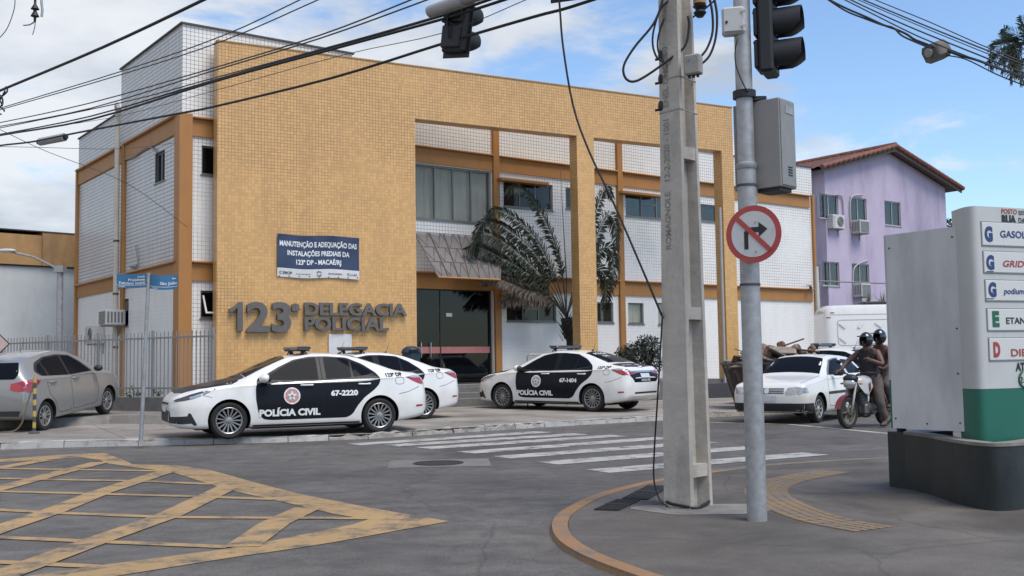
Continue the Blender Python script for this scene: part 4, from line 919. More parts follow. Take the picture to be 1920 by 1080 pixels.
def police_car(label, Mw, number, trunk=False, pink=True, zlift=0.0):
    car = thing('police_car', label, 'car', M=Mw, group='white and black police sedans')
    K = 'sedan'; w = SW
    part((K, 'body'), lambda: SBODY, 'body', None, car)
    for x in (.95, 3.65):
        for y in (-.765, .765): wheel(car, K, x, y, .317, paired=False)
    for s_ in (-1, 1):
        d = part((K, 'doors', s_), lambda: w.poly(DOORS, off=.003, side=s_, rnd=.05), 'door_panel', BPAINT, car)
        part((K, 'seam1', s_), lambda: w.line([(2.585, 1.39), (2.585, .55), (2.57, .31)], .011, off=.005, side=s_), 'door_seam', WELL, d)
        part((K, 'belt', s_), lambda: w.line([(1.50, .982), (2.4, .975), (3.1, 1.0), (3.55, 1.06)], .018, off=.006, side=s_), 'belt_trim', TRIM, d)
        for nm, pts in (('gf', GREEN_), ('gr', REAR_), ('gq', QUART)):
            part((K, nm, s_), lambda: w.poly(pts, off=.0065, side=s_, rnd=.03), 'side_window', CGLASS, car)
        for x in (2.30, 3.36):
            part((K, 'handle', x, s_), lambda: handle_mesh(w, x, .895, s_), 'door_handle', WPAINT, d)
        mir = part((K, 'mirror', s_), lambda: MB().blob((1.53, s_ * .985, 1.03), .10, .11, .080, 12, 8), 'wing_mirror', WPAINT, car)
        part((K, 'stalk', s_), lambda: MB().box(1.515, 1.605, min(s_ * .84, s_ * .95), max(s_ * .84, s_ * .95), .975, 1.01).blob((1.585, s_ * .985, 1.025), .06, .10, .070, 10, 6), 'mirror_base', TRIM, mir)
        part((K, 'head', s_), lambda: w.poly([(.035, .665), (.10, .70), (.30, .775), (.52, .835), (.74, .872), (.70, .845), (.52, .765), (.36, .705), (.22, .672), (.10, .655)], off=.004, side=s_, cell=.04), 'headlight', LAMPD, car)
        part((K, 'headc', s_), lambda: w.poly([(.30, .735), (.52, .805), (.70, .858), (.66, .835), (.50, .765), (.38, .715), (.30, .70)], off=.008, side=s_, cell=.04), 'headlight_lens', LAMPC, car)
        part((K, 'fog', s_), lambda: w.poly([(.02, .29), (.02, .40), (.26, .415), (.28, .47), (.32, .45), (.42, .26), (.37, .255), (.33, .29), (.18, .28)], off=.004, side=s_, cell=.05), 'bumper_vent', TRIM, car)
        part((K, 'tail', s_), lambda: w.poly([(4.16, 1.005), (4.33, 1.025), (4.50, 1.005), (4.57, .955), (4.57, .875), (4.46, .868), (4.34, .915), (4.24, .965)], off=.004, side=s_, cell=.04), 'tail_light', TAILR, car)
        part((K, 'tailc', s_), lambda: w.poly([(4.18, 1.008), (4.33, 1.028), (4.50, 1.010), (4.545, .985), (4.36, .985)], off=.0075, side=s_, cell=.04), 'tail_light_strip', LAMPC, car)
        part((K, 'tail2', s_), lambda: w.poly([(s_ * .36, .905), (s_ * .36, .955), (s_ * .60, .975), (s_ * .66, .96), (s_ * .66, .875), (s_ * .56, .885)], 'rear', .004, .05), 'tail_light', TAILR, car)
        part((K, 'reflr', s_), lambda: w.poly([(4.36, .455), (4.36, .49), (4.50, .495), (4.50, .465)], off=.004, side=s_, cell=.05), 'reflector', TAILR, car)
        part((K, 'fuel', s_), lambda: w.line(round_poly([(3.96, .875), (3.96, 1.0), (4.12, 1.005), (4.13, .88)], .05), .007, off=.003, side=s_, closed=True), 'fuel_flap', TRIM, car)
        part((K, 'seamb', s_), lambda: w.line([(4.02, .70), (4.2, .735), (4.42, .82), (4.5, .86)], .008, off=.003, side=s_), 'bumper_seam', TRIM, car)
        part((K, 'seamh', s_), lambda: w.line([(.52, .76), (.66, .72)], .006, off=.003, side=s_), 'bumper_seam', TRIM, car)
        part((K, 'sill', s_), lambda: w.line([(1.36, .215), (3.26, .215)], .03, off=.004, side=s_), 'sill', TRIM, car)
        f = s_ > 0
        part((K, 'txt1', s_), lambda: w.text('POLÍCIA CIVIL', .155, (1.99 if not f else 2.2, .375), side=s_, bold=.05, width=1.08, flip=f), 'lettering', DECW, car)
        part((K, number, s_), lambda: w.text(number, .125, (2.98, .70), side=s_, bold=.05, width=.50, flip=f), 'lettering', DECW, car)
        part((K, 'dp', s_), lambda: w.text('123ª DP', .085, (3.94, 1.018), side=s_, bold=.035, width=.33, flip=f, rot=.03), 'lettering', DECK, car)
        cx_, cz_ = 2.03, .715
        em = part((K, 'badge0', s_), lambda: w.poly([(cx_ + .142 * (1 + .05 * (i % 2)) * math.cos(2 * math.pi * i / 48), cz_ + .142 * (1 + .05 * (i % 2)) * math.sin(2 * math.pi * i / 48)) for i in range(48)], off=.006, side=s_, cell=.08), 'emblem', DECW, car)
        PNK = M('emblem pink', (.50, .16, .16), .5) if pink else M('emblem grey', (.42, .42, .41), .5)
        part((K, 'badge1', s_, pink), lambda: w.poly(circ(cx_, cz_, .125), off=.0075, side=s_, cell=.08), 'emblem_ring', PNK, em)
        part((K, 'badge2', s_), lambda: w.poly(circ(cx_, cz_, .095), off=.009, side=s_, cell=.08), 'emblem_field', M('emblem field', (.30, .30, .29), .5), em)
        part((K, 'badge3', s_), lambda: w.poly([(cx_ + a * .093, cz_ + b * .093) for a, b in STAR], off=.0105, side=s_, cell=.08), 'emblem_star', DECW, em)
        part((K, 'badge4', s_), lambda: w.poly(circ(cx_, cz_ - .005, .03, 10), off=.012, side=s_), 'emblem_centre', PNK, em)
    part((K, 'hood'), lambda: w.poly([(.20, -.55), (.15, 0), (.20, .55), (.36, .69), (.55, .755), (1.00, .80), (1.12, .73), (1.18, 0), (1.12, -.73), (1.00, -.80), (.55, -.755), (.36, -.69)], 'top', .004, .09), 'hood', BPAINT, car)
    part((K, 'wiper'), lambda: w.poly([(1.13, -.66), (1.24, -.62), (1.29, 0), (1.24, .62), (1.13, .66), (1.19, 0)], 'top', .012, .1), 'wiper_cowl', TRIM, car)
    part((K, 'wind'), lambda: w.poly([(1.26, -.63), (1.31, 0), (1.26, .63), (1.60, .575), (1.98, .52), (2.04, 0), (1.98, -.52), (1.60, -.575)], 'top', .005, .08), 'windshield', CGLASS, car)
    part((K, 'rearw'), lambda: w.poly([(3.24, -.49), (3.20, 0), (3.24, .49), (3.60, .53), (3.93, .56), (3.99, 0), (3.93, -.56), (3.60, -.53)], 'top', .005, .08), 'rear_window', CGLASS, car)
    part((K, 'grille'), lambda: w.poly([(-.56, .30), (.56, .30), (.50, .50), (-.50, .50)], 'front', .004, .08), 'grille', TRIM, car)
    part((K, 'grille2'), lambda: w.poly([(-.42, .60), (.42, .60), (.44, .635), (-.44, .635)], 'front', .004, .08), 'grille', TRIM, car)
    part((K, 'plate0'), lambda: w.poly([(-.2, .47), (.2, .47), (.2, .57), (-.2, .57)], 'front', .012, .2), 'licence_plate', DECW, car)
    part((K, 'plate1'), lambda: w.poly([(-.2, .80), (.2, .80), (.2, .90), (-.2, .90)], 'rear', .012, .2), 'licence_plate', M('plate', (.55, .57, .6), .5), car)
    part((K, 'chr'), lambda: w.line([(-.62, .955), (.62, .955)], .028, 'rear', .008), 'chrome_strip', CHROME, car)
    part((K, 'lip'), lambda: w.line([(-.5, .45), (.5, .45)], .04, 'rear', .006), 'bumper_lip', TRIM, car)
    if trunk:
        part((K, 'trk'), lambda: w.poly([(4.06, -.60), (4.06, .60), (4.45, .62), (4.50, 0), (4.45, -.62)], 'top', .004, .08), 'boot_lid', BPAINT, car)
        tr = part((K, 'trk2'), lambda: w.poly([(-.62, .93), (.62, .93), (.66, .86), (.50, .70), (-.50, .70), (-.66, .86)], 'rear', .004, .08), 'boot_panel', BPAINT, car)
        part((K, 'trt'), lambda: w.text('POLÍCIA CIVIL', .07, (0, .725), 'rear', .012, bold=.03, width=.42), 'lettering', DECW, car)
        part((K, 'trn', number), lambda: w.text(number, .09, (-.33, 0), 'side', .01), 'lettering', DECW, car) if False else None
        def tn(body, yc, size, x0):
            bm = text_bm(body, size, .03, 'CENTER')
            for v in bm.verts: a, b = v.co.x, v.co.y; v.co = Vector((x0 - b, yc + a, 0))
            return w.drape(bm, 'top', .011, .1)
        part((K, 'tn1'), lambda: tn(number, -.36, .12, 4.36), 'lettering', DECW, car)
        part((K, 'tn2'), lambda: w.poly(circ(4.30, .12, .07, 14), 'top', .011, .1), 'emblem', DECW, car)
        part((K, 'rw1'), lambda: tn('POLÍCIA', -.1, .14, 3.45), 'lettering', DECW, car)
        part((K, 'rw2'), lambda: tn('CIVIL', -.1, .12, 3.62), 'lettering', DECW, car)
    part((K, 'under'), lambda: MB().box(.45, 3.95, -.50, .50, .15, .20).box(1.36, 3.24, -.80, .80, .155, .195), 'shadow_plate', WELL, car, False)  # dark plates added below the body to block light and deepen its shadow
    bar = part((K, 'bar'), lambda: MB().bbox(2.20, 2.46, -.56, .56, 1.525, 1.585, .022), 'light_bar', BARB, car, 30)
    part((K, 'barb'), lambda: MB().bbox(2.215, 2.445, -.50, .50, 1.502, 1.526, .008), 'light_bar_base', TRIM, bar, False)
    for y in (-.46, .46): part((K, 'foot', y), lambda: MB().cyl((2.33, y, 1.44), (2.33, y * .98, 1.505), .03, n=8).cyl((2.27, y * 1.16, 1.41), (2.30, y, 1.505), .012, n=6).cyl((2.40, y * 1.16, 1.41), (2.36, y, 1.505), .012, n=6), 'light_bar_foot', TRIM, bar, False)
    part((K, 'ant'), lambda: MB().cyl((3.12, 0, 1.44), (3.16, 0, 1.47), .03, .015).cyl((3.15, 0, 1.46), (3.24, 0, 1.68), .005, .003, 6), 'antenna', TRIM, car, False)
    return car
def handle_mesh(w, x, z, s_):
    bm = w.poly([(x - .12, z), (x + .12, z), (x, z + .01)], off=.0, side=s_); y = max(abs(v.co.y) for v in bm.verts); bm.free()
    k = MB(); Y_ = s_ * (y + .022)
    k.tube([(x - .115, s_ * (y - .01), z), (x - .10, Y_, z + .002), (x - .03, Y_ + s_ * .006, z), (x + .04, Y_ + s_ * .006, z), (x + .10, Y_, z + .004), (x + .115, s_ * (y - .01), z + .004)], [.014, .018, .014, .014, .019, .014], 7); return k
def lay(x, y, deg, z=None, on_apron=True, tilt=0.0):
    """pose on the ground, leaning with it; (x, y) is the point under the rear left wheel"""
    e = .5; z0 = az(x, y) if on_apron else 0.0
    if z is not None: z0 = z
    nrm = Vector((-(az(x + e, y) - az(x - e, y)), -(az(x, y + e) - az(x, y - e)), 2 * e)).normalized() if on_apron else Vector((0, 0, 1))
    u = Vector((math.cos(rad(deg)), math.sin(rad(deg)), 0)); u = (u - nrm * u.dot(nrm)).normalized(); v = nrm.cross(u)
    B = Matrix(((u.x, v.x, nrm.x, x), (u.y, v.y, nrm.y, y), (u.z, v.z, nrm.z, z0 + .003), (0, 0, 0, 1)))
    if tilt: B = B @ Matrix.Rotation(rad(tilt), 4, 'Y')
    return B
REARL = Matrix.Translation((-3.65, .765, 0))       # model origin from the rear left wheel foot
# wheel feet read off the photograph
police_car('black and white police sedan 67-2220 parked nearest the road', lay(-2.49, 19.55, 25.5) @ REARL, '67-2220')
police_car('police sedan parked behind 67-2220, only its rear half in view', lay(-2.0, 23.3, 33) @ REARL, '67-2215')
police_car('black and white police sedan 67-1404 parked in front of the glass entrance', lay(1.92, 25.4, -37) @ REARL, '67-1404', trunk=True, pink=False)
police_car('police sedan behind the skip, its roof showing over the white hatchback', lay(8.6, 26.1, -38) @ REARL, '67-1404', trunk=False, pink=False)
police_car('police sedan farthest right, its light bar showing beside the riders', lay(10.4, 27.8, -38) @ REARL, '67-1404', trunk=False, pink=False)
# ---------------------------------------------------------------- two hatchbacks
HATCH = {'t': [                                     # small five-door hatchback, nose at x = 0
 (0.00, .66, .63, .65, .44, .42, .34, .33), (.06, .77, .72, .755, .66, .62, .54, .24), (.22, .86, .80, .84, .78, .73, .64, .21), (.50, .95, .87, .93, .835, .78, .69, .20), (.85, 1.02, .92, 1.0, .845, .80, .70, .20), (1.05, 1.09, .94, 1.05, .848, .80, .67, .20),
 (1.45, 1.32, .96, 1.26, .848, .80, .60, .20), (1.85, 1.475, .975, 1.40, .848, .80, .55, .20), (2.3, 1.525, .99, 1.45, .848, .80, .54, .20), (2.8, 1.52, 1.01, 1.44, .848, .80, .535, .20), (3.25, 1.47, 1.03, 1.39, .845, .795, .53, .21), (3.55, 1.40, 1.04, 1.32, .835, .78, .525, .24),
 (3.72, 1.26, 1.02, 1.2, .815, .75, .53, .27), (3.83, 1.06, .98, 1.03, .785, .72, .55, .30), (3.88, .85, .80, .84, .72, .66, .52, .36)]}
GOLF = {'t': [                                      # boxy three-door hatchback
 (0.00, .66, .62, .645, .56, .54, .46, .36), (.04, .76, .71, .745, .74, .70, .62, .26), (.14, .835, .78, .815, .80, .755, .66, .22), (.45, .885, .83, .865, .818, .775, .68, .20), (.95, .955, .885, .93, .822, .785, .70, .20), (1.12, 1.0, .90, .965, .822, .785, .68, .20),
 (1.40, 1.19, .915, 1.12, .822, .785, .61, .20), (1.72, 1.37, .925, 1.30, .822, .785, .55, .20), (2.1, 1.41, .935, 1.345, .822, .785, .535, .20), (2.7, 1.405, .945, 1.335, .822, .785, .53, .20), (3.2, 1.37, .955, 1.30, .82, .78, .53, .21), (3.5, 1.30, .96, 1.23, .81, .77, .53, .24),
 (3.72, 1.10, .95, 1.05, .795, .75, .55, .28), (3.80, .95, .90, .935, .775, .73, .58, .30), (3.86, .80, .76, .79, .72, .68, .54, .36)]}
def hatch_silver():
    sh, bvh = car_shell(HATCH); w = Wrap(bvh); body = cut_wells(sh, [(.78, .30), (3.27, .30)], .335); body.materials[0] = SPAINT
    K = 'hatch'
    rw, fw_ = Vector((-9.25, 20.9, .14)), Vector((-8.98, 23.35, .345))
    u = (rw - fw_).normalized(); up_ = Vector((0, 0, 1)); v = up_.cross(u).normalized(); n = u.cross(v)
    B = Matrix(((u.x, v.x, n.x, rw.x), (u.y, v.y, n.y, rw.y), (u.z, v.z, n.z, rw.z), (0, 0, 0, 1))) @ Matrix.Translation((-3.27, -.72, 0))
    car = thing('hatchback_car', 'champagne silver hatchback with dark windows parked half on the pavement', 'car', M=B)
    part((K, 'body'), lambda: body, 'body', None, car)
    for x in (.78, 3.27):
        for y in (-.72, .72): wheel(car, K, x, y, .292, R=.292, w=.18, rr=.205, spokes=10, alloy=SALLOY, paired=True)
    for s_ in (-1, 1):
        part((K, 'trim', s_), lambda: w.poly([(1.34, 1.0), (1.62, 1.22), (1.95, 1.385), (2.4, 1.435), (2.9, 1.42), (3.25, 1.33), (3.42, 1.17), (3.30, 1.075), (2.3, 1.005)], off=.003, side=s_, rnd=.05), 'window_trim', TRIM, car)
        for pts in ([(1.45, 1.015), (1.68, 1.21), (1.97, 1.36), (2.28, 1.40), (2.28, 1.015)], [(2.36, 1.40), (2.85, 1.395), (3.05, 1.34), (3.02, 1.06), (2.36, 1.02)], [(3.09, 1.325), (3.24, 1.27), (3.34, 1.16), (3.24, 1.085), (3.09, 1.065)]):
            part((K, 'g', s_, pts[0]), lambda: w.poly(pts, off=.007, side=s_, rnd=.03), 'side_window', CGLASS, car)
        d = part((K, 'd', s_), lambda: w.line(round_poly([(1.30, .95), (1.24, .6), (1.34, .33), (2.30, .31), (2.32, .98)], .08), .008, off=.003, side=s_, closed=True), 'door_seam', TRIM, car)
        part((K, 'd2', s_), lambda: w.line(round_poly([(2.32, .31), (2.86, .31), (2.96, .55), (3.15, .72), (3.2, .98)], .08), .008, off=.003, side=s_), 'door_seam', TRIM, car)
        for x in (2.12, 2.98): part((K, 'h', x, s_), lambda: handle_mesh(w, x, .93, s_), 'door_handle', SPAINT, car)
        part((K, 'm', s_), lambda: MB().blob((1.42, s_ * .95, 1.06), .075, .10, .068, 10, 7), 'wing_mirror', TRIM, car)
        part((K, 't', s_), lambda: w.poly([(3.40, .99), (3.55, 1.045), (3.80, 1.02), (3.84, .90), (3.80, .80), (3.68, .80), (3.58, .88)], off=.005, side=s_, cell=.05), 'tail_light', TAILR, car)
        part((K, 't2', s_), lambda: w.poly([(s_ * .46, .86), (s_ * .46, .98), (s_ * .72, 1.03), (s_ * .74, .84), (s_ * .62, .82)], 'rear', .005, .05), 'tail_light', TAILR, car)
        part((K, 'hd', s_), lambda: w.poly([(.05, .70), (.30, .80), (.55, .86), (.35, .74), (.12, .66)], off=.004, side=s_, cell=.05), 'headlight', LAMPC, car)
    part((K, 'ws'), lambda: w.poly([(1.10, -.60), (1.14, 0), (1.10, .60), (1.45, .56), (1.83, .50), (1.88, 0), (1.83, -.50), (1.45, -.56)], 'top', .005, .08), 'windshield', CGLASS, car)
    part((K, 'rw'), lambda: w.poly([(-.52, 1.06), (.52, 1.06), (.56, 1.16), (.46, 1.36), (-.46, 1.36), (-.56, 1.16)], 'rear', .005, .07, rnd=.04), 'rear_window', CGLASS, car)
    part((K, 'lp'), lambda: w.poly([(-.22, .66), (.22, .66), (.22, .77), (-.22, .77)], 'rear', .01, .3), 'licence_plate', DECW, car)
    part((K, 'bv'), lambda: w.poly([(-.62, .36), (.62, .36), (.66, .46), (-.66, .46)], 'rear', .005, .1), 'bumper_vent', TRIM, car)
    part((K, 'an'), lambda: MB().cyl((2.75, 0, 1.51), (2.60, 0, 1.72), .006, .003, 6), 'antenna', TRIM, car, False)
hatch_silver()
def hatch_white():
    sh, bvh = car_shell(GOLF); w = Wrap(bvh); body = cut_wells(sh, [(.78, .295), (3.25, .295)], .335)
    K = 'boxy'
    fl_ = Vector((6.22, 22.0, 0)); deg = 52
    B = Matrix.Translation(fl_) @ Matrix.Rotation(rad(deg), 4, 'Z') @ Matrix.Translation((-.78, .70, .003))
    car = thing('hatchback_car', 'white boxy hatchback with black lower bumper facing the camera', 'car', M=B)
    part((K, 'body'), lambda: body, 'body', None, car)
    for x in (.78, 3.25):
        for y in (-.70, .70): wheel(car, K, x, y, .285, R=.285, w=.18, rr=.195, spokes=8, alloy=SALLOY)
    for s_ in (-1, 1):
        part((K, 'tr', s_), lambda: w.poly([(1.36, .965), (1.55, 1.10), (1.86, 1.285), (2.2, 1.325), (2.42, 1.325), (2.42, .965)], off=.003, side=s_, rnd=.03), 'window_trim', M('grey rubber', (.14, .145, .15), .6), car)
        part((K, 'g1', s_), lambda: w.poly([(1.46, .98), (1.62, 1.09), (1.90, 1.26), (2.2, 1.30), (2.38, 1.30), (2.38, .98)], off=.007, side=s_, rnd=.02), 'side_window', CGLASS, car)
        part((K, 'g2', s_), lambda: w.poly([(2.56, 1.30), (3.0, 1.28), (3.22, 1.20), (3.34, 1.04), (3.28, .99), (2.54, .985)], off=.005, side=s_, rnd=.04), 'side_window', CGLASS, car)
        part((K, 'd', s_), lambda: w.line(round_poly([(1.27, .93), (1.22, .6), (1.26, .33), (2.50, .31), (2.50, 1.2), (2.44, 1.345)], .06), .008, off=.003, side=s_), 'door_seam', TRIM, car)
        part((K, 'st', s_), lambda: w.line([(1.24, .60), (2.92, .62)], .055, off=.006, side=s_), 'side_moulding', TRIM, car)
        part((K, 'h', s_), lambda: handle_mesh(w, 2.22, .80, s_), 'door_handle', TRIM, car)
        part((K, 'm', s_), lambda: MB().bbox(1.47, 1.62, min(s_ * .82, s_ * 1.02), max(s_ * .82, s_ * 1.02), .95, 1.06, .03), 'wing_mirror', TRIM, car, 30)
        part((K, 'hd', s_), lambda: w.poly([(s_ * .39, .60), (s_ * .43, .73), (s_ * .60, .75), (s_ * .735, .73), (s_ * .76, .66), (s_ * .70, .60)], 'front', .006, .05, rnd=.03), 'headlight', LAMPC, car)
        part((K, 'hds', s_), lambda: w.poly([(.04, .62), (.05, .73), (.20, .735), (.22, .63)], off=.005, side=s_, cell=.05), 'headlight', LAMPC, car)
        part((K, 't', s_), lambda: w.poly([(3.66, .72), (3.62, .92), (3.80, .92), (3.84, .72)], off=.005, side=s_, cell=.05), 'tail_light', TAILR, car)
        part((K, 'bs', s_), lambda: w.poly([(.01, .235), (.01, .42), (.42, .42), (.44, .235)], off=.006, side=s_, cell=.06), 'bumper_skirt', TRIM, car)
    part((K, 'bf'), lambda: w.poly([(-.74, .255), (.74, .255), (.76, .42), (-.76, .42)], 'front', .006, .06), 'bumper_skirt', TRIM, car)
    for i in range(3): part((K, 'gr', i), lambda: w.poly([(-.36, .615 + i * .042), (.36, .615 + i * .042), (.37, .637 + i * .042), (-.37, .637 + i * .042)], 'front', .006, .1), 'grille_slot', TRIM, car)
    part((K, 'bd'), lambda: w.poly(circ(0, .67, .055, 16), 'front', .02, .1), 'badge', CHROME, car)
    part((K, 'lp'), lambda: w.poly([(-.2, .46), (.2, .46), (.2, .57), (-.2, .57)], 'front', .012, .3), 'licence_plate', M('plate', (.55, .57, .6), .5), car)
    part((K, 'ws'), lambda: w.poly([(1.15, -.66), (1.17, 0), (1.15, .66), (1.42, .60), (1.70, .53), (1.73, 0), (1.70, -.53), (1.42, -.60)], 'top', .005, .08), 'windshield', CGLASS, car)
    part((K, 'hs'), lambda: w.line([(.16, -.66), (1.08, -.68)], .008, 'top', .003), 'hood_seam', TRIM, car)
    part((K, 'hs2'), lambda: w.line([(.16, .66), (1.08, .68)], .008, 'top', .003), 'hood_seam', TRIM, car)
    part((K, 'rw'), lambda: w.poly([(-.5, 1.0), (.5, 1.0), (.46, 1.27), (-.46, 1.27)], 'rear', .005, .07, rnd=.04), 'rear_window', CGLASS, car)
hatch_white()
# ---------------------------------------------------------------- the tall van
VAN = {'soft': 9, 't': [
 (0.00, .90, .85, .88, .62, .60, .52, .40), (.12, 1.10, 1.03, 1.08, .88, .84, .74, .28), (.6, 1.28, 1.15, 1.25, .96, .92, .80, .25), (1.05, 1.55, 1.22, 1.48, .97, .95, .80, .25), (1.6, 2.25, 1.3, 2.1, .97, .96, .78, .25), (1.95, 2.60, 1.4, 2.45, .97, .965, .78, .25),
 (2.3, 2.68, 1.45, 2.54, .97, .965, .79, .25), (5.5, 2.68, 1.45, 2.54, .97, .965, .79, .25), (6.25, 2.67, 1.45, 2.53, .965, .96, .79, .27), (6.4, 2.60, 1.42, 2.48, .94, .93, .76, .32), (6.45, 2.45, 1.4, 2.35, .90, .88, .72, .40)]}
def van():
    sh, bvh = car_shell(VAN, 70, 1.0); w = Wrap(bvh); body = cut_wells(sh, [(1.05, .36), (4.9, .36)], .40)
    p = D(1526, 660, 33.0); deg = -5; K = 'van'
    B = Matrix.Translation((p.x, p.y, .22)) @ Matrix.Rotation(rad(deg + 180), 4, 'Z') @ Matrix.Translation((-6.45, .95, 0))
    car = thing('panel_van', 'tall white panel van standing behind the parked police cars', 'van', M=B)
    part((K, 'body'), lambda: body, 'body', None, car)
    for x in (1.05, 4.9):
        for y in (-.82, .82): wheel(car, K, x, y, .345, R=.345, w=.22, rr=.21, spokes=6, alloy=SALLOY)
    for s_ in (-1, 1):
        part((K, 'g', s_), lambda: w.poly([(1.25, 1.25), (1.75, 1.95), (2.3, 1.98), (2.35, 1.25)], off=.005, side=s_, rnd=.06), 'side_window', CGLASS, car)
        for i, (a, b) in enumerate(((3.0, 4.4), (4.5, 6.1))): part((K, 'pn', i, s_), lambda: w.line(round_poly([(a, 1.45), (b, 1.45), (b, 2.20), (a, 2.20)], .12), .022, off=.004, side=s_, closed=True), 'panel_swage', M('van shade', (.36, .36, .355), .4), car)
        part((K, 'rl', s_), lambda: w.line([(2.4, 2.36), (6.3, 2.36)], .02, off=.004, side=s_), 'roof_seam', M('van shade', (.36, .36, .355), .4), car)
        for i in range(10):
            xx, zz = 5.95 - (i // 2) * .52, 2.06 - (i % 2) * .42
            part((K, 'tab', i, s_), lambda: w.line([(xx - .07, zz - .06), (xx + .07, zz + .06)] if (i // 2) % 2 == 0 else [(xx - .05, zz + .07), (xx + .05, zz - .07)], .085, off=.035, side=s_), 'vent_tab', WPAINT, car)
        for xx, zz in ((6.22, 2.42), (6.33, 2.28)): part((K, 'mk', xx, s_), lambda: w.line([(xx - .05, zz), (xx + .05, zz)], .03, off=.006, side=s_), 'marker_light', TAILR, car)
    part((K, 'ws'), lambda: w.poly([(-.78, 1.42), (.78, 1.42), (.70, 2.3), (-.70, 2.3)], 'front', .005, .1, rnd=.06), 'windshield', CGLASS, car)
    part((K, 'rf'), lambda: MB().bbox(4.4, 5.2, -.4, .4, 2.66, 2.76, .03), 'roof_vent', TRIM, car, 30)
van()
# ================================================================ AROUND THE STATION
def world_part(mb, name, mat, root, smooth=False):
    """mesh given in world coordinates, made a part of root"""
    return mb.build(name, mat, root, smooth, inv=root.matrix_basis.inverted())
BARW = M('white bar paint', (.22, .215, .21), .6, var=.1)
# fence: low wall with white vertical bars
f0, f1 = D(402, 700, 23.6), D(-25, 700, 28.4); f0.z = f1.z = 0
fd = (f1 - f0).normalized(); fl_n = (f1 - f0).length; fa = math.atan2(fd.y, fd.x)
fn = thing('bar_fence', 'white vertical bar fence on a low grey wall beside the station', 'fence', f0, fa)
k = MB(); k.bbox(0, fl_n, -.09, .09, .05, .66, .012); k.build('base_wall', M('fence wall', (.16, .15, .14), .85, var=.2, scale=5, dirt=(.07, .065, .06), dirt_amt=.7, streak=.4), fn)
bar_me = MB().box(-.009, .009, -.009, .009, .66, 2.16).mesh('bar'); bar_me.materials.append(BARW)
post_me = MB().box(-.028, .028, -.028, .028, .66, 2.20).mesh('post'); post_me.materials.append(BARW)
nb_ = int(fl_n / .135)
for i in range(nb_):
    post = i % 15 == 0
    o = bpy.data.objects.new('post' if post else 'bar', post_me if post else bar_me); COL.objects.link(o); o.parent = fn; o.location = (.06 + i * .135, 0, 0 if post else random.uniform(-.01, .01))
for z in (.86, 2.02):
    k = MB(); k.box(0, fl_n, .012, .03, z - .02, z + .02); k.build('rail', BARW, fn)
# weeds at the foot of the fence
LEAF = M('weed leaf', (.055, .085, .03), .7, var=.35, scale=9)
for i, (px, dd) in enumerate(((246, 0), (300, .1), (262, -.05))):
    c = D(px, 730, 24.6 + i * .3); c.z = .66
    o = thing('weed', ('bushy green weed', 'sparse green weed', 'small green weed')[i] + ' growing on the fence wall' + (' near the sign pole', ' nearest the screen wall', ' between two bars')[i], 'weed', c)
    k = MB()
    for j in range(40):
        a, t = random.uniform(0, 6.28), random.uniform(.05, .34 if i == 0 else .2); p = Vector((math.cos(a) * t * .7, math.sin(a) * t * .4 - .12, t * random.uniform(.3, 1.0))); d = Vector((random.uniform(-1, 1), random.uniform(-1, 1), random.uniform(-.2, .8))).normalized() * .05; e = d.cross(Vector((0, 0, 1))) * .5
        k.add([p - d, p + e, p + d, p - e], [(0, 1, 2, 3)])
    k.build('leaves', LEAF, o)['kind'] = 'stuff'
    k = MB(); k.tube([(0, -.12, 0), (.02, -.12, .12), (-.02, -.1, .22)], .006, 4); k.build('stem', LEAF, o)
# the annex far left
an0 = D(-60, 640, 33.5); an1 = D(150, 640, 36.0); ad = (an1 - an0); ad.z = 0; aa = math.atan2(ad.y, ad.x); al = ad.length
ax_ = thing('annex_building', 'low white annex with an ochre upper band left of the station', 'building', (an0.x, an0.y, 0), aa)
FA = Frame(an0.x, an0.y, math.degrees(aa)); zt1 = FA.at(70, 439)[1]; zt0 = FA.at(70, 498)[1]
k = MB(); k.box(-8, al + 1.5, 0, 9, 0, zt0); k.build('wall', M('annex render', (.50, .52, .52), .85, var=.1, scale=1.2, dirt=(.30, .30, .28), dirt_amt=.5, dirt_scale=1, streak=.3), ax_)
k = MB(); k.box(-8, al - 1.35, -.10, 9, zt0 + .001, zt1 - .05); k.box(al - 1.34, al + 1.5, -.12, 9, zt0 + .001, zt1 + .06); k.build('fascia', M('ochre render', (.40, .235, .10), .85, var=.14, scale=1.5, dirt=(.16, .10, .06), dirt_amt=.75, dirt_scale=1.3, streak=.25), ax_)
k = MB(); k.box(-8, al + 1.5, -.14, 9, zt1 + .065, zt1 + .10); k.build('coping', DARKCAP, ax_)
k = MB(); k.box(-8, al + 1.5, -.05, .0, zt0 - .05, zt0); k.build('drip_edge', DARKCAP, ax_)
# street lamp by the annex
GALV = M('galvanised steel', (.36, .365, .37), .55, .45, var=.18, scale=14, dirt=(.22, .21, .2), dirt_amt=.5, dirt_scale=8)
b = D(112, 640, 30.0); t_ = D(113, 500, 30.0); h = D(12, 470, 29.2)
lp = thing('street_lamp', 'grey street lamp with a long slanting arm in front of the annex', 'street lamp', (b.x, b.y, 0))
k = MB(); k.cyl((b.x, b.y, 0), (t_.x, t_.y, t_.z), .10, .085, 12); world_part(k, 'pole', GALV, lp, 40)
k = MB(); k.tube([t_ + Vector((0, 0, -.1)), t_.lerp(h, .5) + Vector((0, 0, .05)), h + Vector((.12, 0, -.03))], .032, 7); world_part(k, 'arm', GALV, lp, 40)
k = MB(); k.blob(h, .28, .10, .06, 12, 6); world_part(k, 'lamp_head', M('lamp head', (.5, .5, .48), .4), lp, True)
k = MB(); k.box(t_.x - .13, t_.x + .13, t_.y - .13, t_.y + .13, t_.z - .16, t_.z + .02); world_part(k, 'bracket', GALV, lp)
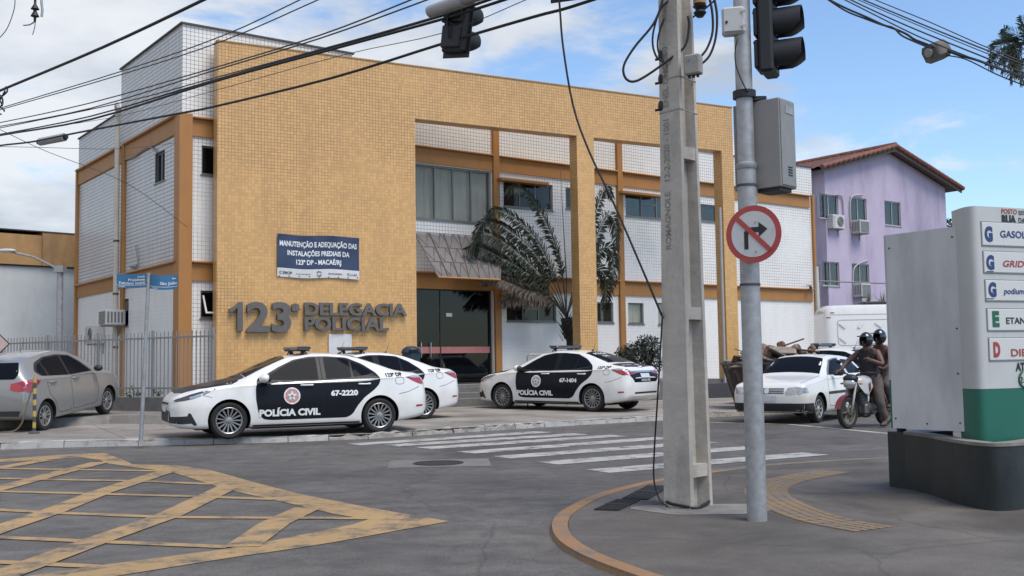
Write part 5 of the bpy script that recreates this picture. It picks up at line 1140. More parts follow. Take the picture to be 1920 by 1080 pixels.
# drain pipe and cables on the side wall of the station
PIPE = M('cream pvc pipe', (.52, .48, .41), .6, var=.08, dirt=(.28, .24, .2), dirt_amt=.4, dirt_scale=4, streak=.2)
s_, z1_ = FL.at(222, 212, .16); s2, z0_ = FL.at(214, 650, .16)
dp = thing('service_pipe', 'cream vertical service pipe on the side wall of the station', 'pipe', FL.w(s_, .16, 0))
k = MB(); k.cyl(FL.w(s_, .18, .3), FL.w(s_, .18, z1_), .075, .07, 12); world_part(k, 'pipe', PIPE, dp, 40)
for z in (1.9, 3.4, 4.9):
    k = MB(); k.cyl(FL.w(s_, .18, z), FL.w(s_, .18, z + .05), .085, n=12); world_part(k, 'clamp', DARKCAP, dp, 40)
k = MB(); k.tube([FL.w(s_, .18, z1_ - .02), FL.w(s_, .22, z1_ + .18), FL.w(s_ - .15, .25, z1_ + .22), FL.w(s_ - .28, .2, z1_ + .02)], .06, 8); world_part(k, 'bend', PIPE, dp, 40)
# air conditioners
ACW = M('ac casing', (.55, .54, .51), .55, var=.07, dirt=(.33, .30, .27), dirt_amt=.5, dirt_scale=5); ACG = M('ac grille', (.16, .16, .16), .6)
def aircon(label, c, ang, w, h, d, fan, group):
    """c = centre of the back at the wall; ang = direction the front faces"""
    o = thing('air_conditioner', label, 'air conditioner', c, ang, group)       # local -y faces out
    k = MB(); k.bbox(-w / 2, w / 2, -d, 0, -h / 2, h / 2, .015); k.build('casing', ACW, o)
    if fan:
        for r in (.36, .27, .18, .09):
            k = MB(); k.tube([(w * .12 + r * h * math.cos(a), -d - .008, r * h * math.sin(a)) for a in [i * 2 * math.pi / 20 for i in range(20)]], .007, 4, True); k.build('fan_guard', ACG, o)
        k = MB(); k.cyl((w * .12, -d - .002, 0), (w * .12, -d - .006, 0), h * .37, n=20); k.build('fan', ACG, o)
        for i in range(6): k = MB(); k.box(-w / 2 + .02, -w / 2 + .13, -d - .006, -d - .001, -h * .4 + i * h * .14, -h * .4 + i * h * .14 + .02); k.build('slot', ACG, o)
    else:
        for i in range(9):
            zz = -h * .42 + i * h * .094
            k = MB(); k.box(-w * .44, w * .44, -d - .014, -d - .002, zz, zz + h * .05); k.build('louvre', ACG, o)
        for s_ in (-1, 1):
            for i in range(5): k = MB(); yy = -d + .05 + i * d * .17; k.box(min(s_ * w / 2, s_ * (w / 2 + .006)), max(s_ * w / 2, s_ * (w / 2 + .006)), yy, yy + d * .09, -h * .36, h * .36); k.build('side_vent', ACG, o)
    k = MB(); k.box(-w * .42, -w * .36, -d * .95, 0, -h / 2 - .035, -h / 2 - .002); k.box(-w * .42, -w * .36, -.03, 0, -h / 2 - .3, -h / 2 - .036); k.build('bracket', GALV, o)
    k = MB(); k.box(w * .36, w * .42, -d * .95, 0, -h / 2 - .035, -h / 2 - .002); k.box(w * .36, w * .42, -.03, 0, -h / 2 - .3, -h / 2 - .036); k.build('bracket', GALV, o)
    return o
s_, z_ = FL.at(229, 596); aircon('window air conditioner sticking out of the station side wall', FL.w(s_, 0, z_), FL.a + math.pi, .66, .42, .55, False, 'air conditioners')
s_, z_ = FL.at(189, 628); aircon('air conditioner unit low on the station side wall behind the fence', FL.w(s_, 0, z_), FL.a + math.pi, .78, .54, .34, True, 'air conditioners')
# ---------------------------------------------------------------- the lilac house
FP = Frame(0, 36.5, 36.75)
ho, _ = FP.at(1500, 500); o_ = FP.w(ho, 0); FP = Frame(o_.x, o_.y, 36.75)
hs = thing('lilac_house', 'lilac three-storey house with a red tiled gable roof behind the station', 'house', FP.o, FP.a)
xr, zr = FP.at(1663, 284); xe, zle = FP.at(1772, 352); xl = 2 * xr - xe; z_e = FP.at(1772, 352)[1]
LILAC = M('lilac render', (.48, .41, .52), .85, var=.06, scale=1.2, bump=.15, bscale=30, dirt=(.27, .22, .29), dirt_amt=.75, dirt_scale=.9, streak=.25)
hwin = [R4(FP, 1537, 365, 1572, 410), R4(FP, 1594, 371, 1625, 417), R4(FP, 1659, 378, 1689, 423), R4(FP, 1542, 491, 1574, 536), R4(FP, 1598, 495, 1630, 538)]
k = MB(); wallh(k, O0, X, Y, xl, xe, 0, z_e, hwin, .15); k.add([(xl, 0, z_e), (xe, 0, z_e), (xr, 0, zr)], [(0, 1, 2)], [[(xl, z_e), (xe, z_e), (xr, zr)]])
k.add([(xe, 0, 0), (xe, 10, 0), (xe, 10, z_e), (xe, 0, z_e)], [(0, 1, 2, 3)], [[(0, 0)] * 4]); k.add([(xl, 0, 0), (xl, 10, 0), (xl, 10, z_e), (xl, 0, z_e)], [(0, 1, 2, 3)], [[(0, 0)] * 4]); k.add([(xl, 10, 0), (xe, 10, 0), (xe, 10, z_e), (xr, 10, zr), (xl, 10, z_e)], [(0, 1, 2, 3, 4)], [[(0, 0)] * 5])
k.build('wall', LILAC, hs)
for w_ in hwin: window(hs, w_, 2, glass=GLS, back='curtain', fm=WHFRAME)
TERR = M('terracotta', (.13, .055, .042), .85, var=.35, scale=3.5, dirt=(.07, .04, .035), dirt_amt=.7, dirt_scale=2)
TERL = M('verge tile', (.20, .085, .06), .85, var=.3, scale=5)
sl_ = (zr - z_e) / (xe - xr); ov = .75
for s_ in (-1, 1):
    k = MB(); nx, ny = 34, 46; vs = []
    for j in range(ny + 1):
        y = -.45 + 10.9 * j / ny
        for i in range(nx + 1):
            t = i / nx; x = xr + s_ * t * (xe - xr + ov); z = zr + .16 - sl_ * t * (xe - xr + ov)
            vs.append((x, y, z + .06 * abs(math.sin(j * math.pi / 2)) + .035 * ((i * .999) % 2 < 1)))
    k.add(vs, [(j * (nx + 1) + i, j * (nx + 1) + i + 1, (j + 1) * (nx + 1) + i + 1, (j + 1) * (nx + 1) + i) for j in range(ny) for i in range(nx)])
    rf = k.build('roof_slope', TERR, hs)
    n = 15
    for i in range(n):
        t0, t1 = i / n, (i + 1.12) / n; L_ = xe - xr + ov
        a = Vector((xr + s_ * t0 * L_, -.50, zr + .21 - sl_ * t0 * L_)); b = Vector((xr + s_ * t1 * L_, -.50, zr + .17 - sl_ * t1 * L_))
        q = MB(); q.cyl(a, b, .095, .115, 8); q.build('verge_tile', TERL, rf, 40)
    k = MB(); a = Vector((xr, 0, zr + .08)); b = Vector((xr + s_ * (xe - xr + ov), 0, zr + .08 - sl_ * (xe - xr + ov)))
    k.add([a + Vector((0, -.46, -.14)), b + Vector((0, -.46, -.14)), b + Vector((0, -.46, .05)), a + Vector((0, -.46, .05)), a + Vector((0, -.40, -.14)), b + Vector((0, -.40, -.14)), b + Vector((0, -.40, .05)), a + Vector((0, -.40, .05))], [(0, 1, 2, 3), (7, 6, 5, 4), (0, 4, 5, 1), (3, 2, 6, 7), (1, 5, 6, 2), (0, 3, 7, 4)])
    k.build('barge_board', M('barge board', (.13, .10, .08), .8), rf)
    k = MB(); k.add([(xr, -.42, zr + .07), (xr + s_ * (xe - xr + ov), -.42, zr + .07 - sl_ * (xe - xr + ov)), (xr + s_ * (xe - xr + ov), 10.4, zr + .07 - sl_ * (xe - xr + ov)), (xr, 10.4, zr + .07)], [(0, 1, 2, 3)]); k.build('soffit', M('soffit', (.16, .12, .10), .85), rf)
for i in range(18):
    q = MB(); y = -.5 + i * .6; q.cyl((xr, y, zr + .24), (xr, y + .66, zr + .26), .13, .115, 8); q.build('ridge_tile', TERL, hs, 40)
for px, py, fan, lab in ((1562, 417, True, 'air conditioner with a round fan under the left upper window of the lilac house'), (1604, 427, False, 'boxy air conditioner under the middle upper window of the lilac house'), (1607, 545, False, 'boxy air conditioner under the lower window of the lilac house')):
    s_, z_ = FP.at(px, py); aircon(lab, FP.w(s_, 0, z_), FP.a, .85 if fan else .70, .62 if fan else .60, .32 if fan else .5, fan, 'air conditioners')
for i, pts in enumerate(([(1566, 366), (1577, 372), (1580, 412), (1576, 425)], [(1594, 425), (1592, 385), (1597, 368), (1616, 366)], [(1599, 552), (1598, 510), (1606, 496), (1626, 488)])):
    P_ = [FP.w(*((lambda a: (a[0], -.06, a[1]))(FP.at(x, y)))) for x, y in pts]
    o = thing('drain_hose', ('grey hose looping right of the left upper window', 'pale hose over the middle upper window', 'pale hose running over the lower window to its air conditioner')[i], 'hose', P_[0]); k = MB(); k.tube(smooth_chain(P_, 4), .03, 5); world_part(k, 'hose', M('hose', (.42, .41, .40), .6) if i else GALV, o, 40)
# rail on the terrace before the lilac house, spiky plants
FT = Frame(0, 33.6, 30)
a, zt = FT.at(1536, 527); b, _ = FT.at(1668, 533); tr = thing('terrace_rail', 'thin white tube rail on the terrace before the lilac house', 'railing', FT.w(a, 0, 0), FT.a)
k = MB(); k.tube([(0, 0, zt), (b - a + 2, 0, zt)], .03, 6); k.build('rail', BARW, tr, 40)
for x in (0.0, b - a - .1): k = MB(); k.tube([(x, 0, 0), (x, 0, zt - .02)], .03, 6); k.build('post', BARW, tr, 40)
SPIKE = M('spiky leaf', (.10, .10, .055), .75, var=.3)
for i, (px, py) in enumerate(((1628, 562), (1655, 563))):
    c = D(px, py + 8, 37.5); o = thing('spiky_plant', 'spiky potted plant beside the air conditioner' if i == 0 else 'spiky potted plant close to the sign panel', 'plant', c)
    for j in range(26):
        a_, e_ = random.uniform(0, 6.28), random.uniform(.35, 1.45); d = Vector((math.cos(a_) * math.cos(e_), math.sin(a_) * math.cos(e_), math.sin(e_))); l_ = random.uniform(.35, .6); t_ = d.cross(Vector((0, 0, 1))).normalized() * .018
        q = MB(); q.add([-t_, t_, d * l_], [(0, 1, 2)]); q.build('leaf', SPIKE, o)
    k = MB(); k.cyl((0, 0, -.35), (0, 0, .02), .12, .16, 10); k.build('pot', TERR, o, 40)
# the thin cream pole in front of the white block
a, b = D(1536, 655, 33.0), D(1527, 500, 33.0)
o = thing('flag_pole', 'thin cream pole at the right end of the station', 'pole', (a.x, a.y, 0)); k = MB(); k.cyl((a.x, a.y, 0), (a.x, a.y, b.z), .075, .065, 10); world_part(k, 'shaft', PIPE, o, 40); k = MB(); k.cyl((a.x, a.y, 0), (a.x, a.y, .06), .16, n=12); world_part(k, 'base_plate', GALV, o)
# camera on the corner, antenna
s_, z_ = FW.at(1523, 536, -.25); o = thing('security_camera', 'small dark security camera at the right corner of the station', 'camera', FW.w(s_, -.1, z_), FW.a)
k = MB(); k.cyl((0, -.05, 0), (-.22, -.25, -.10), .05, .06, 10); k.build('housing', DARKCAP, o, 40); k = MB(); k.cyl((0, .1, .05), (0, -.06, .0), .02, n=6); k.build('arm', GALV, o)
# hand rail left of the sedan in front of the entrance
a = D(988, 665, 27.8); o = thing('hand_rail', 'short grey tube handrail behind the sedan 67-1404', 'railing', (a.x, a.y, az(a.x, a.y)))
hz = a.z - az(a.x, a.y); k = MB(); k.tube([(0, 0, 0), (0, 0, hz - .05), (.05, 0, hz), (1.0, .5, hz), (1.05, .52, hz - .05), (1.05, .52, 0)], .022, 6); k.build('tube', GALV, o, 40)
k = MB(); k.tube([(0, 0, hz * .5), (1.05, .52, hz * .5)], .016, 6); k.build('mid_tube', GALV, o, 40)
# blue bin behind the second sedan
c = D(771, 700, 26.6); o = thing('litter_bin', 'dark blue plastic litter bin standing by the entrance steps', 'bin', (c.x, c.y, az(c.x, c.y)), .4)
BINB = M('bin plastic', (.015, .035, .055), .5); hz = D(771, 663, 26.6).z - az(c.x, c.y)
k = MB(); k.lathe([(.17, 0), (.21, .05), (.23, hz)], 14); k.build('body', BINB, o, 40); k = MB(); k.lathe([(.235, hz + .002), (.25, hz + .03), (.22, hz + .11), (.12, hz + .18), (.0001, hz + .19)], 14); k.build('lid', BINB, o, 40)
k = MB(); k.box(-.12, .12, -.245, -.2, hz + .03, hz + .10); k.build('slot', WELL, o); k = MB(); k.cyl((0, 0, 0), (0, 0, .02), .2, n=12); k.build('foot', GALV, o)
# ---------------------------------------------------------------- the skip with rubble
c = D(1462, 760, 26.4); c.z = .1; sk = thing('rubbish_skip', 'rusty metal skip heaped with rubble behind the white hatchback', 'skip', c, rad(8))
SKP = M('skip paint', (.045, .024, .024), .7, .2, var=.35, scale=4, dirt=(.30, .28, .26), dirt_amt=.7, dirt_scale=2.5)
hz = D(1446, 680, 26.6).z - .1
k = MB(); w0, w1, d0, d1 = .95, 1.2, .6, .78
vs = [(-w0, -d0, .12), (w0, -d0, .12), (w0, d0, .12), (-w0, d0, .12), (-w1, -d1, hz), (w1, -d1, hz), (w1, d1, hz), (-w1, d1, hz)]; k.add(vs, [(3, 2, 1, 0), (0, 1, 5, 4), (1, 2, 6, 5), (2, 3, 7, 6), (3, 0, 4, 7)]); k.build('tub', SKP, sk)
for a, b in (((-w1, -d1), (w1, -d1)), ((w1, -d1), (w1, d1)), ((w1, d1), (-w1, d1)), ((-w1, d1), (-w1, -d1))): k = MB(); k.tube([(*a, hz), (*b, hz)], .045, 6); k.build('rim', M('skip rim', (.20, .19, .18), .7, .3, var=.2), sk)
for x in (-.5, 0, .5): k = MB(); k.tube([(x, -d0 - .02, .15), (x * 1.33, -d1 - .02, hz - .05)], .04, 5); k.build('rib', SKP, sk)
k = MB(); k.box(-1.32, -w1 - .0, -.08, .08, hz - .14, hz - .02); k.build('lug', DARKCAP, sk)
RUB = [M('rubble brown', (.16, .085, .06), .9, var=.35, scale=5), M('rubble grey', (.17, .155, .14), .9, var=.35, scale=5), M('rubble tan', (.24, .19, .15), .9, var=.3, scale=5)]
for i in range(64):
    t = random.random(); x = random.uniform(-1.1, 1.1); y = random.uniform(-.65, .65); z = hz - .05 + random.uniform(0, .52) * (1 - (abs(x - .1) / 1.25) ** 2)
    kind = random.choice(('board', 'chunk', 'slab', 'slab', 'chunk'))
    q = MB(); sx, sy, sz = {'board': (random.uniform(.4, .9), random.uniform(.08, .2), .025), 'chunk': (random.uniform(.1, .24),) * 3, 'slab': (random.uniform(.4, .85), random.uniform(.3, .55), .03)}[kind]
    Mx = sk.matrix_basis @ Matrix.Translation((x, y, z)) @ Matrix.Rotation(random.uniform(0, 6.28), 4, 'Z') @ Matrix.Rotation(random.uniform(-.7, .7), 4, 'X') @ Matrix.Rotation(random.uniform(-.4, .4), 4, 'Y')
    q.bbox(-sx / 2, sx / 2, -sy / 2, sy / 2, -sz / 2, sz / 2, min(sx, sy, sz) * .18)
    ob = q.build('debris_' + kind, RUB[(i * 7) % 3]); ob.matrix_basis = Mx
    cl = ('brown', 'grey', 'tan')[(i * 7) % 3]; tag(ob, cl + ' broken ' + {'board': 'board', 'chunk': 'chunk of masonry', 'slab': 'flat slab'}[kind] + ' among the rubble heaped in the skip', 'rubble', cl + ' rubble ' + kind + 's in the skip')
# ---------------------------------------------------------------- the striped post, chain and sign at the left edge
p = D(64, 806, 20.1); p.z = az(p.x, p.y); t_ = D(63, 707, p.y)
o = thing('striped_post', 'thin yellow and black striped post behind the silver hatchback', 'post', p); hh = t_.z - p.z
for i in range(10):
    q = MB(); q.cyl((0, 0, i * hh / 10), (0, 0, (i + 1) * hh / 10), .032, n=10); q.build('band', M('stripe yellow', (.50, .34, .08), .6) if i % 2 else DARKCAP, o, 40)
q = MB(); q.lathe([(.10, -.0), (.10, .02), (.05, .05)], 12); q.build('foot', DARKCAP, o, 40)
o2 = thing('hanging_chain', 'thin rusty chain slung from the striped post towards the left', 'chain', p); q = MB()
q.tube(smooth_chain([Vector((0, 0, hh - .05)), Vector((-.12, -.02, hh * .55)), Vector((-.26, -.05, .12)), Vector((-.6, -.1, .03)), Vector((-1.4, 0, .05))], 5), .014, 5); q.build('links', M('rust', (.19, .14, .09), .8, .3, var=.3), o2, 40)
ds = D(0, 645, 20.5); o = thing('road_work_sign', 'corner of a pale diamond road sign at the left edge', 'road sign', (ds.x - .16, ds.y, 0), .1)
zz = ds.z; q = MB(); q.prism([(.34, 0), (0, .34), (-.34, 0), (0, -.34)], .012, Matrix.Translation((0, 0, zz)) @ UPRIGHT); q.build('plate', M('sign border', (.03, .03, .03), .5), o)
q = MB(); q.prism([(.315, 0), (0, .315), (-.315, 0), (0, -.315)], .004, Matrix.Translation((0, -.0125, zz)) @ UPRIGHT); q.build('face', M('sign face', (.55, .40, .36), .5), o)
q = MB(); q.cyl((0, .03, 0), (0, .03, zz + .3), .025, n=8); q.build('post', GALV, o)
# ---------------------------------------------------------------- street name sign
p = G(264, 829, .1); t_ = D(279, 512, p.y)
o = thing('street_name_sign', 'leaning thin pole carrying two bent blue street name plates', 'street sign', p); tp_ = t_ - p
q = MB(); q.cyl((0, 0, 0), tp_, .033, .030, 10); q.build('pole', GALV, o, 40); q = MB(); q.cyl((0, 0, 0), (0, 0, .02), .08, n=10); q.build('foot', GALV, o)
SBL = M('street sign blue', (.035, .155, .30), .5, var=.08, scale=5); SBD = M('street sign dark blue', (.02, .07, .15), .5)
ex = tp_.normalized(); ppm = FPX / p.y
def plate(px0, px1, py0, py1, dy1, bend, lines):
    a = D(px0, py0, p.y + (dy1 if px0 < 270 else 0)) - p; b = D(px1, py0, p.y + (dy1 if px0 > 270 else 0)) - p; hgt = (py1 - py0) / ppm
    n = 10; vs = []
    for i in range(n + 1):
        t = i / n; c = a.lerp(b, t) + Vector((0, bend * math.sin(t * math.pi * 1.5), -abs(bend) * .5 * math.sin(t * math.pi)))
        vs += [c, c + Vector((0, 0, -hgt)), c + Vector((0, .008, 0)), c + Vector((0, .008, -hgt))]
    q = MB(); q.add(vs, [(4 * i, 4 * i + 1, 4 * i + 5, 4 * i + 4) for i in range(n)] + [(4 * i + 2, 4 * i + 6, 4 * i + 7, 4 * i + 3) for i in range(n)] + [(4 * i, 4 * i + 4, 4 * i + 6, 4 * i + 2) for i in range(n)] + [(4 * i + 1, 4 * i + 3, 4 * i + 7, 4 * i + 5) for i in range(n)]); pl_ = q.build('name_plate', SBL, o)
    def on(x, z):
        t = x; c = a.lerp(b, t) + Vector((0, bend * math.sin(t * math.pi * 1.5), -abs(bend) * .5 * math.sin(t * math.pi))); return c + Vector((0, -.006, -hgt * z))
    for body, t0, t1, zc, sz in lines:
        bm = text_bm(body, 1, .02, 'LEFT'); xs_ = [v.co.x for v in bm.verts]; lo, hi = min(xs_), max(xs_)
        for v in bm.verts: v.co = on(t0 + (t1 - t0) * (v.co.x - lo) / (hi - lo), zc - v.co.y * sz)
        bm_obj('lettering', bm, DECW, pl_)
    q = MB(); q.add([on(i / n, zz_) for i in range(n + 1) for zz_ in (.80, .83)], [(2 * i, 2 * i + 1, 2 * i + 3, 2 * i + 2) for i in range(n)]); q.build('stripe', DECW, pl_)
plate(219, 275, 513, 539, .10, .02, [('Avenida', .70, .96, .26, .17), ('Presidente', .38, .96, .50, .26), ('Feliciano Sodré', .08, .96, .74, .26), ('CEP', .06, .28, .965, .13)])
plate(281, 331, 514, 541, -.12, -.05, [('Rua', .82, .95, .30, .17), ('São João', .42, .98, .66, .28), ('CEP', .10, .34, .965, .13)])

# cables stapled to the side wall of the station
for i, pts in enumerate(([(232, 300), (252, 296), (268, 284), (284, 276), (298, 286)], [(226, 215), (222, 240), (228, 268), (224, 300)], [(258, 506), (247, 500), (262, 496), (258, 460)])):
    P_ = [FL.w(*((lambda a: (a[0], .05, a[1]))(FL.at(x, y)))) for x, y in pts]
    o = thing('wall_cable', ('sagging grey cable beside the narrow upper window of the side wall', 'grey cable hanging along the top of the service pipe', 'bent grey conduit above the lower beam of the side wall')[i], 'cable', P_[0]); k = MB(); k.tube(smooth_chain(P_, 4), .022, 5); world_part(k, 'strand', M('wall cable grey', (.24, .235, .23), .7), o, 40)
# ================================================================ POLES, SIGNALS, SIGNS
CONC = M('pole concrete', (.46, .42, .365), .9, var=.14, scale=3, bump=.4, bscale=14, dirt=(.19, .17, .15), dirt_amt=.6, dirt_scale=3.5, streak=.3)
CBLK = M('cable black', (.012, .012, .013), .6); BLKP = M('signal black', (.012, .013, .015), .55, var=.15)
pb = G(1291, 949, CZ); cpole = thing('utility_pole', 'square concrete utility pole with recessed sides standing on the corner', 'pole', pb, rad(-44))
PA, PBd, PH = .285, .345, 9.5
def psc(z): return 1 - .062 * z if z < 6 else .628 - .03 * (z - 6)
sec = [(-PA / 2, -PBd / 2), (PA / 2, -PBd / 2), (PA / 2, -PBd / 2 + .055), (.03, -PBd / 2 + .085), (.03, PBd / 2 - .075), (PA / 2, PBd / 2 - .045), (PA / 2, PBd / 2), (-PA / 2, PBd / 2), (-PA / 2, PBd / 2 - .045), (-.03, PBd / 2 - .075), (-.03, -PBd / 2 + .085), (-PA / 2, -PBd / 2 + .055)]
zs = [-.1 + i * .5 for i in range(20)]; k = MB(); n = len(sec)
k.add([(x * psc(z), y * psc(z), z) for z in zs for x, y in sec], [(i * n + j, i * n + (j + 1) % n, (i + 1) * n + (j + 1) % n, (i + 1) * n + j) for i in range(len(zs) - 1) for j in range(n)] + [tuple((len(zs) - 1) * n + j for j in range(n))]); k.build('shaft', CONC, cpole)
for py in (880, 588, 290):
    z = D(1318, py, pb.y).z - CZ; f = psc(z)
    for s_ in (-1, 1):
        q = MB(); q.box(min(s_ * .029, s_ * (PA / 2 - .008)) * f, max(s_ * .029, s_ * (PA / 2 - .008)) * f, (-PBd / 2 + .05) * f, (PBd / 2 - .05) * f, z - .055, z + .055); q.build('rib', CONC, cpole)
ENG = M('engraved mark', (.24, .225, .20), .95, var=.3, scale=30)
for body, py, sz in (('ROMAGNOLE', 470, .085), ('12-2-2020 - 1001', 345, .085), ('ENEL DNO 300', 205, .085), ('RESISTE', 150, .07), ('00402', 45, .075)):
    z = D(1275, py, pb.y).z - CZ; f = psc(z); Mx = Matrix.Translation((-.01, -PBd / 2 * f - .0025, z)) @ UPRIGHT @ Matrix.Rotation(rad(90), 4, 'Z'); bm = text_bm(body, sz, .02, 'LEFT'); bm.transform(Mx)
    for v in bm.verts: v.co.y = -PBd / 2 * psc(v.co.z) - .0025
    bm_obj('engraving', bm, ENG, cpole)
for z in (3.55, 3.85):
    f = psc(z) * 1.02; q = MB(); q.tube([(-PA / 2 * f, -PBd / 2 * f, z), (PA / 2 * f, -PBd / 2 * f, z + .01), (PA / 2 * f, PBd / 2 * f, z), (-PA / 2 * f, PBd / 2 * f, z)], .006, 4, True); q.build('steel_band', GALV, cpole)
# little grey junction box, black brackets on the pole
c = D(1300, 122, pb.y - .2); o = thing('junction_box', 'small weathered grey box strapped to the concrete pole', 'box', c, rad(-30)); q = MB(); q.bbox(-.075, .075, -.05, .05, -.09, .09, .012); q.build('case', M('old grey plastic', (.33, .32, .29), .7, var=.15, dirt=(.14, .13, .12), dirt_amt=.5, dirt_scale=9), o)
for x in (-.04, 0, .04): q = MB(); q.cyl((x, 0, -.09), (x, 0, -.115), .014, n=8); q.build('gland', BLKP, o)
q = MB(); q.box(-.05, -.01, -.0515, -.05, .02, .05); q.build('label_patch', ENG, o)
for i, py in enumerate((105, 150, 200)):
    c = D(1243, py, pb.y); o = thing('cable_bracket', ('upper', 'middle', 'lower')[i] + ' of three round black brackets on the left side of the concrete pole', 'bracket', c, rad(-30)); q = MB(); q.blob((0, 0, 0), .045, .055, .075, 10, 6); q.build('dome', BLKP, o, True); q = MB(); q.cyl((0, 0, -.02), (-.07, -.02, -.03), .012, n=6); q.build('stud', BLKP, o)
c = D(1312, 12, pb.y - .1); o = thing('insulator', 'black and ochre insulator near the top of the concrete pole', 'insulator', c); q = MB(); q.lathe([(.03, -.10), (.06, -.06), (.035, -.03), (.065, .0), (.04, .02)], 14); q.build('bell', BLKP, o, 40); q = MB(); q.lathe([(.06, .021), (.06, .07), (.03, .08)], 14); q.build('cap', M('ochre porcelain', (.35, .2, .06), .4), o, 40)
# ---- galvanised signal pole with mast arm
mp = G(1420, 976, CZ); MT = 5.25
sp_ = thing('traffic_signal_pole', 'round galvanised signal pole with a long mast arm over the street', 'pole', mp)
q = MB(); q.cyl((0, 0, 0), (0, 0, 2.9), .080, .078, 24); q.build('lower_shaft', GALV, sp_, 40); q = MB(); q.cyl((0, 0, 2.901), (0, 0, MT), .070, .066, 24); q.build('upper_shaft', GALV, sp_, 40)
q = MB(); q.lathe([(.078, 2.86), (.086, 2.87), (.086, 2.91), (.07, 2.92)], 24); q.build('collar', GALV, sp_, 40)
for z in (2.72, 1.90):
    q = MB(); q.lathe([(.083, z), (.085, z + .01), (.083, z + .02)], 24); q.build('strap', DARKCAP, sp_, 40)
arm_end = D(806, 22, 11.3); arm_a = mp + Vector((0, 0, arm_end.z - CZ - .0)); 
q = MB(); q.cyl(arm_a, arm_a.lerp(arm_end, .86), .075, .062, 16); world_part(q, 'mast_arm', GALV, sp_, 40); q = MB(); q.cyl(arm_a.lerp(arm_end, .861), arm_end, .070, .068, 16); world_part(q, 'arm_tip', M('pale sleeve', (.36, .36, .355), .5), sp_, 40)
MT = arm_a.z
def signal(label, c, rz, tilt=0.0, hang=False):
    o = thing('traffic_light', label, 'traffic light', M=Matrix.Translation(c) @ Matrix.Rotation(rz, 4, 'Z') @ Matrix.Rotation(tilt, 4, 'Y'), group='three-lamp traffic lights')
    q = MB(); q.bbox(-.15, .15, -.02, .10, -.43, .43, .02); q.build('housing', BLKP, o)
    q = MB(); q.bbox(-.19, .19, .0, .012, -.48, .48, .004); q.build('backboard', BLKP, o) if hang else q
    for i, zc in enumerate((.27, 0, -.27)):
        n = 20; vs = []
        for j in range(n + 1):
            a = rad(-62) + j * rad(304) / n; ca_, sa_ = math.sin(a), math.cos(a)      # open at the bottom
            a2 = math.pi + a if False else a
            L_ = .24 if abs(j - n / 2) < n * .35 else .24 - .1 * (abs(j - n / 2) / n - .35) / .15
            for r, y in ((.125, -.02), (.125, -L_), (.118, -L_), (.118, -.02)): vs.append((r * math.sin(rad(-152) + j * rad(304) / n), y, zc + r * math.cos(rad(-152) + j * rad(304) / n)))
        h = MB(); h.add(vs, [(4 * j + a, 4 * j + (a + 1) % 4, 4 * j + 4 + (a + 1) % 4, 4 * j + 4 + a) for j in range(n) for a in range(4)] + [(0, 1, 2, 3), (4 * n + 3, 4 * n + 2, 4 * n + 1, 4 * n)]); hood = h.build('hood', BLKP, o, 35)
        l = MB(); l.lathe([(.112, .025), (.09, .04), (.05, .05), (.0001, .053)], 20, Matrix.Translation((0, 0, zc)) @ Matrix.Rotation(rad(90), 4, 'X')); l.build('lens', M('lens ' + 'ray'[i], ((.06, .01, .01), (.06, .04, .01), (.01, .05, .03))[i], .25, coat=.5), hood, True)
        b_ = MB(); b_.bbox(-.13, .13, .101, .14, zc - .12, zc + .12, .012); b_.build('rear_door', BLKP, o)
    for zc in (-.13, .13): b_ = MB(); b_.cyl((-.10, .10, zc - .04), (.10, .17, zc + .02), .018, n=8); b_.build('clamp_rod', BLKP, o)
    if hang: b_ = MB(); b_.tube([(.0, .16, -.3), (.05, .2, .1), (0, .16, .42)], .012, 5); b_.build('cable', CBLK, o)
    return o
c = D(1440, 45, mp.y); signal('black traffic light on the near signal pole, its hoods facing right', c + Vector((.04, 0, 0)), rad(66))
q = MB(); q.bbox(.0, .16, -.03, .03, -.02, .02, .006, Matrix.Translation(D(1400, 186, mp.y) - mp)); q.build('bracket', BLKP, sp_); q = MB(); zz = D(1400, 178, mp.y).z - mp.z; q.lathe([(.085, zz - .03), (.095, zz - .03), (.095, zz + .03), (.085, zz + .03)], 20); q.build('clamp', BLKP, sp_)
c = D(864, 26, 11.25); signal('black traffic light hanging over the street, seen from behind', c, rad(142), rad(-9), True)
c = D(1066, -88, 10.1); signal('black traffic light at the top edge above the drooping cable, only its foot in view', c, rad(160), 0, True)
# control cabinet and meter box on the signal pole
CAB = M('cabinet grey', (.26, .25, .235), .55, .2, var=.08, dirt=(.18, .17, .16), dirt_amt=.4, dirt_scale=4)
c = D(1450, 273, mp.y + .02); o = thing('control_cabinet', 'grey metal traffic control cabinet strapped to the signal pole', 'cabinet', c, rad(-42))
hh = 168 / (FPX / mp.y) / 2; q = MB(); q.bbox(-.125, .125, -.12, .14, -hh, hh, .006); q.build('case', CAB, o)
q = MB(); q.bbox(.127, .133, -.11, .13, -hh + .015, hh - .015, .003); q.build('door', CAB, o)
q = MB(); q.bbox(.134, .137, -.03, .10, hh - .12, hh - .05, .002); q.build('name_plate', GALV, o)
for i in range(4): q = MB(); q.box(.134, .138, -.01, .06, -hh + .10 + i * .022, -hh + .108 + i * .022); q.build('vent_slot', BLKP, o)
q = MB(); q.box(-.10, .10, -.10, .10, -hh - .03, -hh - .001); q.build('base', BLKP, o)
c = D(1392, 278, mp.y + .10); o = thing('back_plate', 'flat grey plate behind the signal pole left of the cabinet', 'plate', c, rad(-20)); q = MB(); q.bbox(-.065, .065, -.02, .02, -hh * .98, hh * .98, .006); q.build('plate', CAB, o)
c = D(1375, 41, mp.y - .02); o = thing('meter_box', 'small pale grey box on the left of the signal pole', 'box', c, rad(-12)); MBX = M('pale grey plastic', (.46, .46, .45), .5, var=.06)
